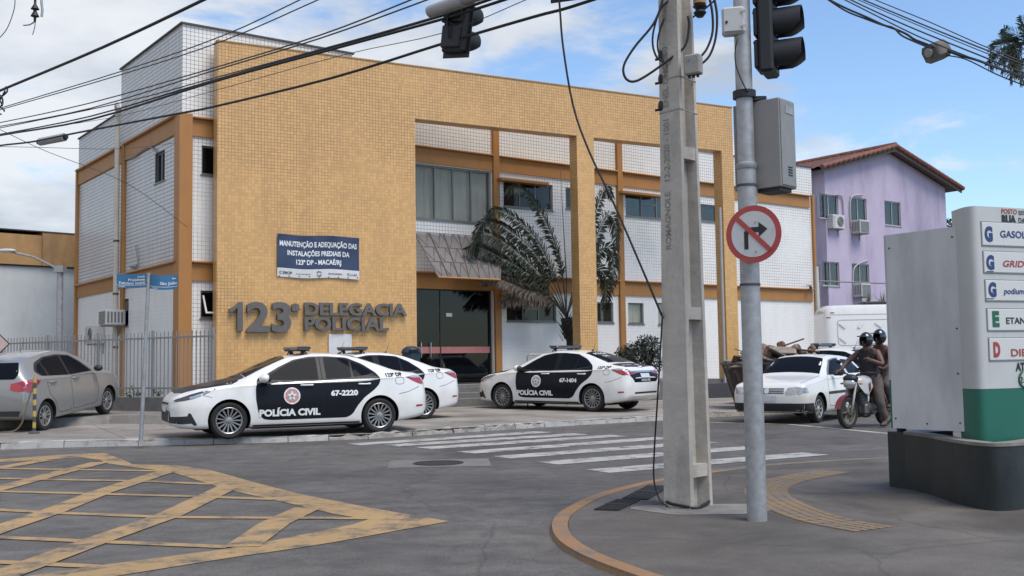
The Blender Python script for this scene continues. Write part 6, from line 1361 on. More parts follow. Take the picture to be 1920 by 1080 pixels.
q = MB(); q.bbox(-.095, .095, -.06, .06, -.115, .115, .02); q.build('case', MBX, o); q = MB(); q.bbox(-.078, .07, -.068, -.061, -.098, .098, .003); q.build('lid', MBX, o); q = MB(); q.cyl((-.055, -.07, -.02), (-.055, -.074, -.02), .012, n=10); q.build('lock', BLKP, o)
for zz in (-.06, .06): q = MB(); q.box(.06, .10, -.075, -.069, zz - .008, zz + .008); q.build('hinge', GALV, o)
# no right turn sign
c = D(1413, 439, mp.y - .13); Rr = 54.5 / (FPX / (mp.y - .13)); o = thing('no_right_turn_sign', 'round no right turn sign with red rim on the signal pole', 'road sign', c, rad(-34))
U = lambda y: Matrix.Translation((0, y, 0)) @ UPRIGHT
SRED = M('sign red', (.40, .055, .05), .45, var=.12, scale=9); SWHT = M('sign white', (.56, .56, .55), .45, var=.06, scale=8, dirt=(.36, .34, .32), dirt_amt=.4, dirt_scale=9); SBLK = M('sign black', (.012, .012, .014), .5)
q = MB(); q.prism(circ(0, 0, Rr, 40), .006, U(0)); q.build('rim', SRED, o); q = MB(); q.prism(circ(0, 0, Rr * .80, 40), .002, U(-.0062)); q.build('face', SWHT, o)
ar = [(-.36, -.56), (-.20, -.56), (-.20, -.02), (-.14, .06), (.22, .06), (.22, -.12), (.56, .16), (.22, .44), (.22, .26), (-.20, .26), (-.36, .10)]
q = MB(); q.prism([(a * Rr * .92, b * Rr * .92) for a, b in ar], .002, U(-.0086)); q.build('arrow', SBLK, o)
d = Vector((-.70, .70)).normalized(); n_ = Vector((-d.y, d.x)); q = MB(); q.prism([tuple(d * Rr * .84 + n_ * Rr * .085), tuple(d * Rr * .84 - n_ * Rr * .085), tuple(-d * Rr * .84 - n_ * Rr * .085), tuple(-d * Rr * .84 + n_ * Rr * .085)], .002, U(-.011)); q.build('slash', SRED, o)
for zz in (.4, -.62): q = MB(); q.cyl((.02, -.013, zz * Rr), (.02, -.017, zz * Rr), .008, n=8); q.build('bolt', GALV, o)
q = MB(); q.box(-.03, .03, .001, .03, -.12, .12); q.build('bracket', GALV, o)
# ================================================================ FUEL PRICE TOTEM
tf = Frame(D(1838, 600, 9.35).x, D(1838, 600, 9.35).y, 22)
TW = M('totem white', (.50, .50, .485), .55, var=.05, scale=2, dirt=(.36, .355, .34), dirt_amt=.5, dirt_scale=2, streak=.4); TGR = M('totem green', (.012, .125, .085), .45, var=.08, scale=2); TGY = M('totem grey back', (.58, .58, .575), .5, .0, var=.05, scale=2, dirt=(.36, .355, .35), dirt_amt=.65, dirt_scale=2, streak=.3)
tot = thing('price_totem', 'white and green fuel price totem of a petrol station', 'sign', tf.o + Vector((0, 0, .58)), tf.a)
iv = Matrix.Translation((0, 0, -.58))
z_t, z_g, z_b = tf.at(1812, 385)[1] - .58, tf.at(1840, 730)[1] - .58, 0.0
A = tf.m.inverted() @ D(1667, 620, 10.25); B = tf.m.inverted() @ D(1800, 620, 9.62)
A, B = Vector((A.x, A.y)), Vector((B.x, B.y))
prof = [(1.7, 0)] + [(0, 0)]
p0, p1, p2 = Vector((.04, 0)), Vector((-.10, .0)), B
curve = [(p0 * (1 - t) ** 2 + p1 * 2 * t * (1 - t) + p2 * t * t) for t in [i / 8 for i in range(9)]]
prof = [(1.7, 0)] + [tuple(c) for c in curve] + [(B.x + .02, B.y + .06), (1.7, B.y + .5)]
q = MB(); q.prism(prof, z_t - z_g - .002, Matrix.Translation((0, 0, z_g + .002))); q.build('body', TW, tot, 30)
q = MB(); q.prism(prof, z_g, Matrix.Translation((0, 0, 0))); q.build('green_base', TGR, tot, 30)
zp1 = 2.52 - .58; zp0 = .66 - .58
dv = (A - B).normalized(); nv = Vector((-dv.y, dv.x)); nv = nv if nv.y > 0 else -nv
pan = [tuple(B + dv * .0), tuple(A), tuple(A + nv * .09), tuple(B + nv * .09)]
q = MB(); q.prism(pan, zp1 - zp0, Matrix.Translation((0, 0, zp0))); q.build('side_panel', TGY, tot)
edge = [tuple(A + dv * .002), tuple(A + dv * .02), tuple(A + dv * .02 + nv * .09), tuple(A + nv * .09 + dv * .002)]
q = MB(); q.prism(edge, zp1 - zp0 - .46, Matrix.Translation((0, 0, zp0 + .46))); q.build('edge_strip', TW, tot); q = MB(); q.prism(edge, .459, Matrix.Translation((0, 0, zp0))); q.build('edge_strip', TGR, tot)
for t, z in ((.05, .04), (.5, .03), (.95, .05), (.05, .95), (.95, .93), (.04, .5), (.05, .28)):
    c_ = B.lerp(A, t); q = MB(); q.cyl((c_.x, c_.y, zp0 + (zp1 - zp0) * z), (c_.x - nv.x * .006, c_.y - nv.y * .006, zp0 + (zp1 - zp0) * z), .008, n=8); q.build('rivet', BLKP, tot)
TB = M('print blue', (.02, .045, .16), .5); TR_ = M('print red', (.33, .05, .04), .5); TG_ = M('print green', (.01, .12, .06), .5); TK = M('print black', (.02, .022, .025), .5)
PLW = M('price plate', (.58, .58, .56), .45, var=.03)
def ttext(px, py, hpx, body, mat, parent, bold=.02, wpx=None, y=-.013, shear=0):
    x, z = tf.at(px, py); z -= .58; x2, z2 = tf.at(px, py - hpx); s_ = (z2 + .0 - .58 - z) / .72
    bm = text_bm(body, s_, bold, 'LEFT', shear=shear)
    if wpx:
        xs_ = [v.co.x for v in bm.verts]; kx = (tf.at(px + wpx, py)[0] - x) / (max(xs_) - min(xs_))
        for v in bm.verts: v.co.x *= kx
    bm.transform(Matrix.Translation((x, y, z)) @ UPRIGHT); return bm_obj('lettering', bm, mat, parent)
rows = [((1841, 416, 460), ('G', TB, 1845, 451, 26), ('GASOLINA', TB, 1873, 445, 13, 74)), ((1844.5, 471, 511), ('G', TB, 1848, 504, 25), ('GRID', TR_, 1877, 500, 12, 40)), ((1848, 525, 564), ('G', TB, 1852, 555, 25), ('podium', TB, 1880, 551, 11, 38)), ((1851.5, 579, 620), ('E', TG_, 1859, 611, 27), ('ETANOL', TK, 1884, 607, 12, 56)), ((1855, 634, 676), ('D', TR_, 1861, 668, 26), ('DIESEL', TR_, 1893, 668, 14, 58))]
for (x0, y0, y1), a, b in rows:
    xa, za = tf.at(x0, y1); _, zb_ = tf.at(x0, y0); q = MB(); q.bbox(xa, 1.6, -.010, -.001, za - .58, zb_ - .58, .006); pl_ = q.build('price_plate', PLW, tot)
    q = MB(); q.box(xa - .006, 1.606, -.006, -.0005, za - .58 - .006, zb_ - .58 + .006); q.build('plate_frame', M('plate frame', (.22, .22, .22), .5, .3), tot)
    ttext(a[2], a[3], a[4], a[0], a[1], pl_, .06, 15 if a[0] == 'G' else 13); ttext(b[2], b[3], b[4], b[0], b[1], pl_, .02, b[5], shear=.2 if b[0] in ('GRID', 'podium') else 0)
    if a[0] == 'G' and b[0] != 'GASOLINA': q = MB(); xu, zu = tf.at(1848, a[3] + 5); q.box(xu, xu + .085, -.013, -.0105, zu - .58 - .003, zu - .58 + .003); q.build('underline', TK, pl_)
ttext(1877, 400, 9, 'POSTO', TR_, tot, .02, 29, -.004); ttext(1878, 417, 14, 'RUA', TK, tot, .07, 27, -.004); ttext(1909, 418, 10, 'DA', TK, tot, .02, 12, -.004)
for i in range(3):
    P_ = []
    for t in range(7): x, z = tf.at(1909 + t * 4, 395 + i * 3 + 1.2 * math.sin(t * 1.2)); P_.append((x, -.004, z - .58))
    q = MB(); q.tube(P_, .0025, 4); q.build('wave_mark', TK, tot)
ttext(1905, 695, 15, 'ATENDIMENTO', TK, tot, .05, 90, -.004)
x, z = tf.at(1921, 711); q = MB(); q.tube([(x + .07 * math.cos(a), -.006, z - .58 + .07 * math.sin(a)) for a in [rad(110 + i * 16) for i in range(20)]], .009, 5); q.build('clock_ring', TG_, tot); ttext(1910, 718, 12, '24h', TK, tot, .01, 26, -.004)
# curved dark base wall
FG = [G(1668, 912, CZ), G(1700, 917, CZ), G(1745, 928, CZ), G(1800, 946, CZ), G(1866, 958, CZ), G(1935, 952, CZ), G(1995, 930, CZ), G(2040, 900, CZ)]
bs = thing('totem_base', 'curved dark green concrete base under the price totem', 'plinth', FG[2]); cv = smooth_chain(FG[1:], 6); BZ = .605
DKG = M('dark green paint', (.010, .016, .0165), .5, var=.25, scale=4, bump=.1, bscale=15, dirt=(.032, .038, .04), dirt_amt=.7, dirt_scale=2.5, streak=.3)
ins = inset(cv, .13)
def ring(z0, z1, A_, B_): 
    q = MB(); m_ = len(A_); vs = []
    for a, b in zip(A_, B_): vs += [(a.x, a.y, z0), (a.x, a.y, z1), (b.x, b.y, z1), (b.x, b.y, z0)]
    q.add(vs, [(4 * i + j, 4 * i + 4 + j, 4 * i + 4 + (j + 1) % 4, 4 * i + (j + 1) % 4) for i in range(m_ - 1) for j in range(4)] + [(0, 1, 2, 3), tuple(4 * (m_ - 1) + j for j in (3, 2, 1, 0))]); return q
world_part(ring(CZ - .01, BZ - .03, cv, ins), 'wall', DKG, bs, 30); world_part(ring(BZ - .029, BZ, inset(cv, -.008), ins), 'rim', M('worn rim', (.22, .20, .175), .85, var=.25, scale=8), bs, 30)
q = MB(); c_ = [p for p in ins]; q.add([(p.x, p.y, BZ - .12) for p in c_] + [(FG[0].x + .15, FG[0].y + .25, BZ - .12)], [tuple(range(len(c_) + 1))]); world_part(q, 'fill', M('dark soil', (.02, .019, .018), .95), bs)
dq = (FG[1] - FG[0]).normalized(); q = MB(); nq = Vector((-dq.y, dq.x, 0)); P_ = [FG[0], FG[1] - dq * .0, FG[1] + nq * .6, FG[0] + nq * .6]
q.add([(p.x, p.y, CZ - .01) for p in P_] + [(p.x, p.y, BZ - .015) for p in P_], [(3, 2, 1, 0), (4, 5, 6, 7), (0, 1, 5, 4), (1, 2, 6, 5), (2, 3, 7, 6), (3, 0, 4, 7)]); world_part(q, 'pier', DKG, bs)
q = MB(); c0 = FG[0] + dq * .09 + nq * .1; q.lathe([(.045, BZ - .015), (.05, BZ + .03), (.075, BZ + .045), (.075, BZ + .06)], 12, Matrix.Translation((c0.x, c0.y, 0))); world_part(q, 'bolt_cap', BLKP, bs, 40)
# ================================================================ CABLES
def cable(label, pts, ya, yb_, r, name='overhead_cable', cat='cable', group='overhead cables', mat=None, sm=4):
    x0, x1 = pts[0][0], pts[-1][0]; P_ = [D(x, y, 1 / (1 / ya + (1 / yb_ - 1 / ya) * ((x - x0) / (x1 - x0) if x1 != x0 else 0))) for x, y in pts]
    o = thing(name, label, cat, P_[0], group=group); q = MB(); q.tube(smooth_chain(P_, sm), r * .8, 5); world_part(q, 'strand', mat or CBLK, o, True); return o
TW_ = M('thin wire', (.05, .05, .052), .6)
cable('thick black cable nearest the top left corner', [(-60, 196), (0, 170), (190, 90), (385, -2), (560, -90)], 17, 11, .026)
cable('upper of a pair of thin wires above the roof corner', [(-60, 222), (0, 203), (230, 133), (420, 66), (566, -2), (700, -64)], 20, 12, .011, mat=TW_)
cable('lower of a pair of thin wires above the roof corner', [(-60, 224), (0, 206), (230, 139), (420, 76), (600, -2), (730, -60)], 20.2, 12, .011, mat=TW_)
cable('third wire from the top on the left, crossing the upper screen wall', [(-60, 240), (0, 230), (170, 193), (402, 127), (600, 66), (765, 2), (900, -55)], 20, 10.5, .012, mat=TW_)
cable('fourth wire from the top on the left', [(-60, 247), (0, 237), (170, 203), (402, 132), (600, 72), (800, 0), (930, -50)], 20, 10.5, .012, mat=TW_)
cable('thin wire just above the thick black pair', [(-60, 250), (0, 240), (230, 192), (402, 146), (640, 82), (815, 32), (905, 2), (1040, -45)], 20, 10, .011, mat=TW_)
cable('black cable running past the hanging traffic light', [(-60, 268), (0, 254), (170, 224), (402, 153), (640, 88), (830, 36), (945, 0), (1120, -60)], 20, 9.8, .021)
cable('black cable hugging the one that passes the hanging traffic light', [(-60, 262), (0, 252), (170, 218), (402, 150), (640, 84), (830, 30), (930, -4), (1120, -66)], 20.1, 9.9, .015)
cable('black cable carrying the grey splice closure, ending at the top centre', [(-60, 284), (0, 273), (60, 266), (140, 250), (330, 214), (402, 200), (620, 147), (830, 82), (1000, 32), (1068, 14), (1200, -30)], 20, 9.6, .021)
cable('hair thin wire between the two lowest black cables', [(140, 232), (240, 214), (402, 170), (640, 104), (830, 62), (985, 0), (1050, -30)], 19, 10, .006, mat=TW_)
cable('thin wire sloping down from the left edge across the side wall', [(-40, 225), (0, 243), (90, 285), (240, 345), (350, 425)], 19, 25.5, .008, mat=TW_)
cable('faint wire level with the grey splice closure', [(-40, 274), (60, 276), (220, 279), (330, 268)], 20, 25, .007, mat=TW_)
cable('black cable drooping from the top centre to the concrete pole', [(1046, -30), (1050, 20), (1056, 90), (1075, 200), (1105, 285), (1150, 380), (1200, 495), (1243, 597)], 10.0, pb.y - .05, .013, 'drooping_cable')
cable('thin black cable hanging down the left of the concrete pole to its foot', [(1242, 590), (1238, 660), (1232, 760), (1227, 840), (1226, 900), (1236, 935), (1252, 950)], pb.y - .1, pb.y - .25, .010, 'hanging_cable')
f_ = 1.1; o = thing('cable_ring', 'black cable looped round the foot of the concrete pole', 'cable', pb, rad(-30)); q = MB(); q.tube([(math.copysign(abs(math.cos(a)) ** .5, math.cos(a)) * PA * .57, math.copysign(abs(math.sin(a)) ** .5, math.sin(a)) * PBd * .57, .03 + .02 * math.sin(2 * a)) for a in [i * math.pi / 14 for i in range(28)]], .014, 5, True); q.build('loop', CBLK, o, True)
for i, (pts, r) in enumerate((([(1246, -30), (1241, 5), (1225, 45), (1190, 88), (1170, 122), (1172, 145), (1188, 153), (1215, 140), (1262, 106), (1285, 85), (1292, 50), (1290, 30)], .012), ([(1262, -5), (1240, 15), (1226, 55), (1224, 85), (1232, 108), (1245, 116)], .010), ([(1262, 15), (1244, 38), (1234, 70), (1234, 95), (1243, 114)], .009), ([(1326, -20), (1335, 20), (1336, 60), (1325, 92), (1308, 112)], .012), ([(1335, -20), (1344, 25), (1342, 70), (1330, 105), (1310, 124)], .012), ([(1296, 34), (1320, 18), (1345, -4)], .009))):
    P_ = [D(x, y, pb.y - .12 + .03 * i) for x, y in pts]; o = thing('cable_loop', ('big loose black loop left of the concrete pole', 'outer of two cable loops on the left of the concrete pole', 'inner of two cable loops on the left of the concrete pole', 'inner cable bow on the right of the concrete pole', 'outer cable bow on the right of the concrete pole', 'short wire crossing the top of the concrete pole')[i], 'cable', P_[0]); q = MB(); q.tube(smooth_chain(P_, 5), r, 6); world_part(q, 'strand', CBLK, o, True)
cable('short black cable beside the upper signal pole', [(1383, 72), (1378, 100), (1382, 130), (1398, 166), (1404, 170)], mp.y - .1, mp.y - .1, .007, 'signal_cable')
# upper right bundle
for i, (lab, pts, r) in enumerate((('lowest heavy cable at the upper right, left of the splice box', [(1540, -10), (1560, 2), (1590, 17), (1625, 32), (1655, 46), (1680, 55), (1700, 64), (1715, 74), (1738, 83), (1750, 88)], .016), ('heavy cable twisting beneath it into the splice box', [(1545, -6), (1585, 20), (1625, 36), (1655, 47), (1675, 52), (1690, 66), (1715, 78), (1745, 90)], .013), ('heavy cable leaving the splice box towards the right edge', [(1772, 93), (1800, 104), (1830, 112), (1870, 127), (1920, 145), (1990, 172)], .018), ('wire under the heavy cable right of the splice box', [(1775, 104), (1800, 108), (1822, 116), (1870, 140), (1925, 162), (1990, 190)], .009), ('first thin wire above the splice box', [(1560, -12), (1585, 0), (1690, 53), (1745, 78), (1850, 120), (1925, 148), (1990, 172)], .010), ('second thin wire above the splice box', [(1570, -14), (1596, 0), (1700, 48), (1860, 113), (1990, 165)], .011), ('third thin wire above the splice box', [(1585, -12), (1610, 0), (1740, 55), (1870, 108), (1990, 155)], .007), ('fourth thin wire above the splice box', [(1600, -10), (1620, 0), (1740, 50), (1870, 102), (1990, 148)], .011), ('topmost thin wire at the upper right', [(1620, -12), (1642, 0), (1740, 40), (1870, 97), (1990, 140)], .008))):
    cable(lab, pts, 12.5 - (pts[0][0] - 1540) * .004, 10.5, r, mat=CBLK if r > .012 else TW_)
c = D(1756, 97, 11.6); o = thing('splice_box', 'dirty grey faceted splice box on the cables at the upper right', 'box', M=Matrix.Translation(c) @ Matrix.Rotation(rad(-24), 4, 'Y') @ Matrix.Rotation(rad(30), 4, 'Z')); q = MB(); Pq = [(-.12, -.05), (-.08, -.10), (.08, -.10), (.12, -.05), (.12, .06), (.06, .10), (-.06, .10), (-.12, .06)]
q.prism([(b, a * .8) for a, b in Pq], .24, Matrix.Translation((-.12, 0, 0)) @ Matrix.Rotation(rad(90), 4, 'Y')); q.build('case', M('dirty box', (.14, .125, .11), .8, var=.3, scale=9), o); q = MB(); q.cyl((-.15, 0, .02), (-.12, 0, .02), .05, n=8); q.build('end_cap', GALV, o)
a, b = D(75, 266, 19.2), D(121, 257, 19.0); o = thing('splice_closure', 'grey cylindrical splice closure on the lowest cable at the left', 'cable joint', a); q = MB(); q.cyl(a, b, .072, .075, 14); world_part(q, 'sleeve', M('grey sleeve', (.33, .33, .325), .6, var=.1), o, 40)
for p_, d_ in ((a, -1), (b, 1)): q = MB(); dd_ = (b - a).normalized() * d_; q.cyl(p_, p_ + dd_ * .05, .06, .045, 12); world_part(q, 'end_cap', BLKP, o, 40)
# insulator string and tangle at the upper left
c = D(66, 0, 17); o = thing('insulator_string', 'string of dark disc insulators hanging at the top left', 'insulator', c); u_ = 17 / FPX
q = MB(); q.lathe([(.01, .25), (.02, -2 * u_), (.02, -8 * u_), (8 * u_, -18 * u_), (3 * u_, -14 * u_), (3 * u_, -22 * u_), (8 * u_, -32 * u_), (3 * u_, -29 * u_), (2.2 * u_, -42 * u_), (.001, -43 * u_)], 14); q.build('discs', BLKP, o, 40)
q = MB(); q.tube([(14 * u_, 0, .2), (12 * u_, 0, -4 * u_), (14 * u_, 0, -20 * u_), (13 * u_, 0, -33 * u_)], .02, 6); q.build('clevis', GALV, o, 40)
q = MB(); q.tube(smooth_chain([Vector((0, 0, -42 * u_)), Vector((-10 * u_, 0, -48 * u_)), Vector((-22 * u_, 0, -49 * u_))], 4), .012, 5); q.build('tail', M('grey tail', (.25, .24, .22), .7), o, 40); q = MB(); q.tube([(1 * u_, 0, -42 * u_), (0, 0, -54 * u_), (-4 * u_, 0, -68 * u_)], .007, 4); q.build('tie', BLKP, o)
cable('curved wire at the very top left corner', [(28, -12), (27, 15), (15, 50), (0, 70), (-20, 85)], 17, 17, .009)
c = D(6, 178, 17); o = thing('cable_clamp', 'tangled black cable clamp at the left edge', 'clamp', c)
for i in range(7): q = MB(); q.tube(smooth_chain([Vector((random.uniform(-.12, .06), random.uniform(-.05, .05), .14 - .07 * i)), Vector((random.uniform(-.1, .09), random.uniform(-.05, .05), .05 - .06 * i)), Vector((random.uniform(-.12, .05), 0, -.05 - .045 * i))], 3), .014, 5); q.build('tie', CBLK, o)
# ================================================================ PLANTS
PLEAF = M('palm leaf', (.038, .050, .030), .55, var=.4, scale=5); PDRY = M('dry palm leaf', (.13, .10, .08), .7, var=.35, scale=5); TRUNK = M('palm trunk', (.045, .036, .03), .95, var=.4, scale=9, bump=1.0, bscale=25)
RACH = M('frond stem', (.07, .065, .035), .6, var=.2)
def frond(root, pts, leafmat, L=.5, n=46, wid=.021, bare=.2):
    P_ = smooth_chain(pts, 6); ln = [0]
    for a, b in zip(P_[:-1], P_[1:]): ln.append(ln[-1] + (b - a).length)
    tot_ = ln[-1]
    def at(s):
        for i in range(len(ln) - 1):
            if ln[i + 1] >= s: t = (s - ln[i]) / max(1e-6, ln[i + 1] - ln[i]); return P_[i].lerp(P_[i + 1], t), (P_[i + 1] - P_[i]).normalized()
        return P_[-1], (P_[-1] - P_[-2]).normalized()
    q = MB(); q.k = 1; q.tube(P_, [.022 * (1 - .8 * l / tot_) for l in ln], 4); q.k = 0
    for i in range(n):
        s_ = tot_ * (bare + (1 - bare) * i / n); c, t = at(s_)
        up = Vector((0, 0, 1)); side = t.cross(up).normalized(); nrm = side.cross(t)
        l = L * (.35 + .65 * math.sin(math.pi * min(1, .22 + .80 * i / n)) ** .8) * random.uniform(.8, 1.1)
        for sg_ in (-1, 1):
            d = (side * sg_ * random.uniform(-.1, .5) + t * random.uniform(.45, .75) + nrm * sg_ * random.uniform(.45, .85)).normalized(); w_ = d.cross(nrm).normalized() * wid
            m_ = c + d * l * .55 + Vector((0, 0, -.04 * l)); e = c + d * l * .95 + Vector((0, 0, -.20 * l - random.uniform(0, .08)))
            q.add([c - w_ * .5, c + w_ * .5, m_ + w_, e, m_ - w_], [(0, 1, 2, 3, 4)])
    return world_part(q, 'frond', [leafmat, RACH], root)
def YP(px): return 30.3 + (px - 880) * .0099
tb = D(1073, 700, YP(1073)); crown = D(1062, 596, YP(1062))
palm = thing('palm_tree', 'dark feathery palm standing behind the middle yellow pillar', 'palm tree', (tb.x, tb.y, .5))
q = MB(); Pt = [Vector((tb.x, tb.y, .45)), D(1072, 650, YP(1072)), D(1064, 612, YP(1064)), crown]; q.tube(smooth_chain(Pt, 5), [.13 + .012 * (i % 2) + .05 * (i / 15) for i in range(16)], 10); world_part(q, 'trunk', TRUNK, palm)
q = MB()
for i in range(70):
    a = random.uniform(0, 6.28); z = random.uniform(-.75, .1); d = Vector((math.cos(a), math.sin(a), 1.3)).normalized(); c = crown + Vector((math.cos(a) * .13, math.sin(a) * .13, z)); t = Vector((-math.sin(a), math.cos(a), 0)) * .03
    q.add([c - t, c + t, c + d * .32], [(0, 1, 2)])
world_part(q, 'leaf_bases', TRUNK, palm)['kind'] = 'stuff'
FR = [([(1055, 520), (1040, 455), (1010, 390), (982, 357), (962, 352), (950, 365)], 0), ([(1045, 530), (1010, 455), (970, 412), (938, 394), (922, 398), (912, 412)], 0), ([(1040, 535), (1000, 470), (950, 428), (915, 415), (897, 428), (890, 450)], 0), ([(1035, 540), (990, 490), (940, 450), (908, 436), (893, 455), (888, 480)], 0), ([(1030, 545), (980, 505), (930, 477), (895, 462), (872, 468)], 0), ([(1030, 550), (985, 530), (940, 505), (900, 492), (868, 490)], 0), ([(1030, 556), (990, 545), (950, 528), (920, 520), (900, 526)], 1), ([(1035, 565), (1000, 556), (965, 556), (940, 570)], 1),
      ([(1080, 520), (1104, 440), (1122, 380), (1135, 350), (1148, 372)], 0), ([(1085, 520), (1115, 450), (1138, 405), (1152, 420), (1156, 470)], 0), ([(1085, 530), (1115, 480), (1140, 465), (1150, 495), (1150, 535)], 0), ([(1085, 540), (1112, 505), (1132, 515), (1138, 545), (1134, 580)], 0), ([(1062, 520), (1058, 450), (1054, 380), (1051, 318)], 0)]
for i, (pp, dry) in enumerate(FR):
    off = ((i * 37) % 11 - 5) * .035
    if i == 12:
        q = MB(); q.tube([crown] + [D(x, y, YP(x)) for x, y in pp], [.022, .018, .014, .010, .005], 5); world_part(q, 'spear_leaf', RACH, palm); continue
    frond(palm, [crown] + [D(x, y, YP(x) + off * min(1, j / 2)) for j, (x, y) in enumerate(pp)], PDRY if dry else PLEAF, .42 if i < 8 else .42, 130, .023, .24)
def leafy(q, c, rx, ry, rz, n, size, shell=.55):
    for i in range(n):
        a, b = random.uniform(0, 6.283), math.acos(random.uniform(-1, 1)); r = random.uniform(shell, 1) ** .6
        wob = 1 + .18 * math.sin(3 * a + c.x) * math.sin(2 * b + c.y)
        p = c + Vector((rx * math.sin(b) * math.cos(a), ry * math.sin(b) * math.sin(a), rz * math.cos(b))) * r * wob
        d = Vector((random.gauss(0, 1), random.gauss(0, 1), random.gauss(0, 1) + .3)).normalized() * size * random.uniform(.6, 1.2); e = d.cross(Vector((random.gauss(0, 1), random.gauss(0, 1), random.gauss(0, 1)))).normalized() * size * .35
        q.add([p - d, p + e, p + d, p - e], [(0, 1, 2, 3)])
sx_, _z = FY.at(1197, 668, -.75); bp = FY.w(sx_, -.75, .55); bc = D(1197, 666, bp.y)
bush = thing('round_bush', 'dark round leafy bush with a red painted trunk in the planter', 'bush', bp)
BLEAF = M('bush leaf', (.028, .034, .024), .6, var=.5, scale=6)
q = MB(); leafy(q, bc, .62, .6, .42, 1500, .055, .2); leafy(q, bc + Vector((.28, 0, .25)), .42, .4, .36, 700, .055, .2); leafy(q, bc + Vector((-.4, 0, -.05)), .38, .4, .30, 500, .055, .2); leafy(q, bc + Vector((.45, -.1, -.2)), .3, .3, .35, 350, .055, .2)
world_part(q, 'crown', BLEAF, bush)['kind'] = 'stuff'
tk = D(1226, 690, bp.y); q = MB(); q.tube([Vector((tk.x, tk.y, .5)), Vector((tk.x - .02, tk.y, tk.z)), bc + Vector((.2, 0, -.1))], [.10, .07, .05], 8); world_part(q, 'trunk', M('red painted trunk', (.17, .05, .045), .85, var=.4, scale=7), bush, 40)
for i in range(6):
    e = bc + Vector((random.uniform(-.5, .6), random.uniform(-.3, .3), random.uniform(-.1, .4))); q = MB(); q.tube([bc + Vector((.2, 0, -.12)), bc.lerp(e, .5), e], .014, 4); world_part(q, 'branch', TRUNK, bush)
for i, (px, py) in enumerate(((1236, 706), (1243, 712), (1172, 700))):
    b_ = D(px, py, bp.y - .2); b_.z = .55; o = thing('spiky_plant', ('spiky plant beside the red trunk in the planter', 'small spiky plant against the concrete pole', 'spiky plant behind the boot of sedan 67-1404')[i], 'plant', b_)
    for j in range(16):
        a_, e_ = random.uniform(0, 6.28), random.uniform(.5, 1.4); d = Vector((math.cos(a_) * math.cos(e_), math.sin(a_) * math.cos(e_), math.sin(e_))); t_ = d.cross(Vector((0, 0, 1))).normalized() * .015; q = MB(); q.add([-t_, t_, d * random.uniform(.2, .42)], [(0, 1, 2)]); q.build('leaf', SPIKE, o)
# the far palm at the right edge, and the tree behind the totem
fc = D(1935, 92, 48); far = thing('palm_tree', 'tall palm whose fronds reach in at the upper right edge', 'palm tree', (fc.x, fc.y, 0))
q = MB(); q.tube([Vector((fc.x + .3, fc.y, 0)), Vector((fc.x + .1, fc.y, fc.z * .5)), fc], [.24, .19, .15], 8); world_part(q, 'trunk', TRUNK, far)
FLEAF = M('far palm leaf', (.045, .062, .042), .6, var=.3, scale=3)
for pp in ([(1915, 70), (1890, 58), (1882, 52)], [(1905, 80), (1885, 82), (1868, 90), (1858, 108)], [(1905, 90), (1880, 100), (1862, 118), (1853, 124)], [(1912, 105), (1900, 128), (1896, 152)], [(1940, 60), (1960, 40), (1985, 45)], [(1950, 90), (1975, 95), (1995, 120)], [(1940, 110), (1955, 140), (1960, 165)], [(1922, 60), (1915, 30)], [(1925, 110), (1915, 135), (1912, 150)], [(1910, 95), (1890, 115), (1880, 130)]):
    frond(far, [fc] + [D(x, y, 48 + random.uniform(-.4, .4)) for x, y in pp], FLEAF, .7, 56, .022)
tc_ = D(1788, 428, 75); ft = thing('leafy_tree', 'distant leafy tree showing between the lilac house and the totem', 'tree', (tc_.x, tc_.y, 0)); q = MB()
for i in range(16): leafy(q, tc_ + Vector((random.uniform(-1.8, 1.8), random.uniform(-1.5, 1.5), random.uniform(-1.6, .55))), .9, .9, .7, 170, .15, .3)
world_part(q, 'crown', M('far leaf', (.035, .055, .03), .7, var=.4, scale=1.5), ft)['kind'] = 'stuff'
q = MB(); q.tube([Vector((tc_.x, tc_.y, 0)), Vector((tc_.x + .1, tc_.y, tc_.z * .6)), tc_], [.3, .22, .1], 8); world_part(q, 'trunk', TRUNK, ft)
# ================================================================ THE MOTORCYCLE AND ITS RIDERS
fwp = G(1590, 804); hd = Vector((-.76, -.65, 0)).normalized(); mid = fwp - hd * .65
bk = thing('motorcycle', 'white and red motorcycle with two riders waiting at the stop line', 'motorcycle', mid, math.atan2(hd.y, hd.x))
MW = M('bike white', (.46, .44, .42), .3, coat=.6); MR = M('bike red', (.16, .02, .022), .35, coat=.5); ENGM = M('engine metal', (.16, .16, .16), .5, .6, var=.3, scale=20)
def bwheel(x, nm):
    e = bpy.data.objects.new('wheel', None); COL.objects.link(e); e.parent = bk; e.location = (x, 0, .302)
    R90 = Matrix.Rotation(rad(90), 4, 'X'); q = MB(); q.lathe([(.222, -.04), (.255, -.052), (.285, -.045), (.300, -.02), (.302, 0), (.300, .02), (.285, .045), (.255, .052), (.222, .04)], 36, R90, False); q.build('tyre', RUBBER, e, 40)
    q = MB(); q.lathe([(.224, -.035), (.205, -.03), (.20, 0), (.205, .03), (.224, .035)], 36, R90, False); q.lathe([(.0001, -.06), (.05, -.06), (.05, .06), (.0001, .06)], 14, R90)
    for i in range(6): a = i * math.pi / 3; d = Vector((math.cos(a), 0, math.sin(a))); q.tube([d * .04, d * .205], [.022, .014], 5)
    q.build('rim', M('bike rim', (.20, .17, .13), .5, .5), e, 40); q = MB(); q.lathe([(.06, .062), (.12, .062), (.12, .067), (.06, .067)], 20, R90); q.build('brake_disc', ENGM, e)
bwheel(.65, 'f'); bwheel(-.65, 'r')
def bpart(name, mat, fn, smooth=True): q = MB(); fn(q); return q.build(name, mat, bk, smooth)
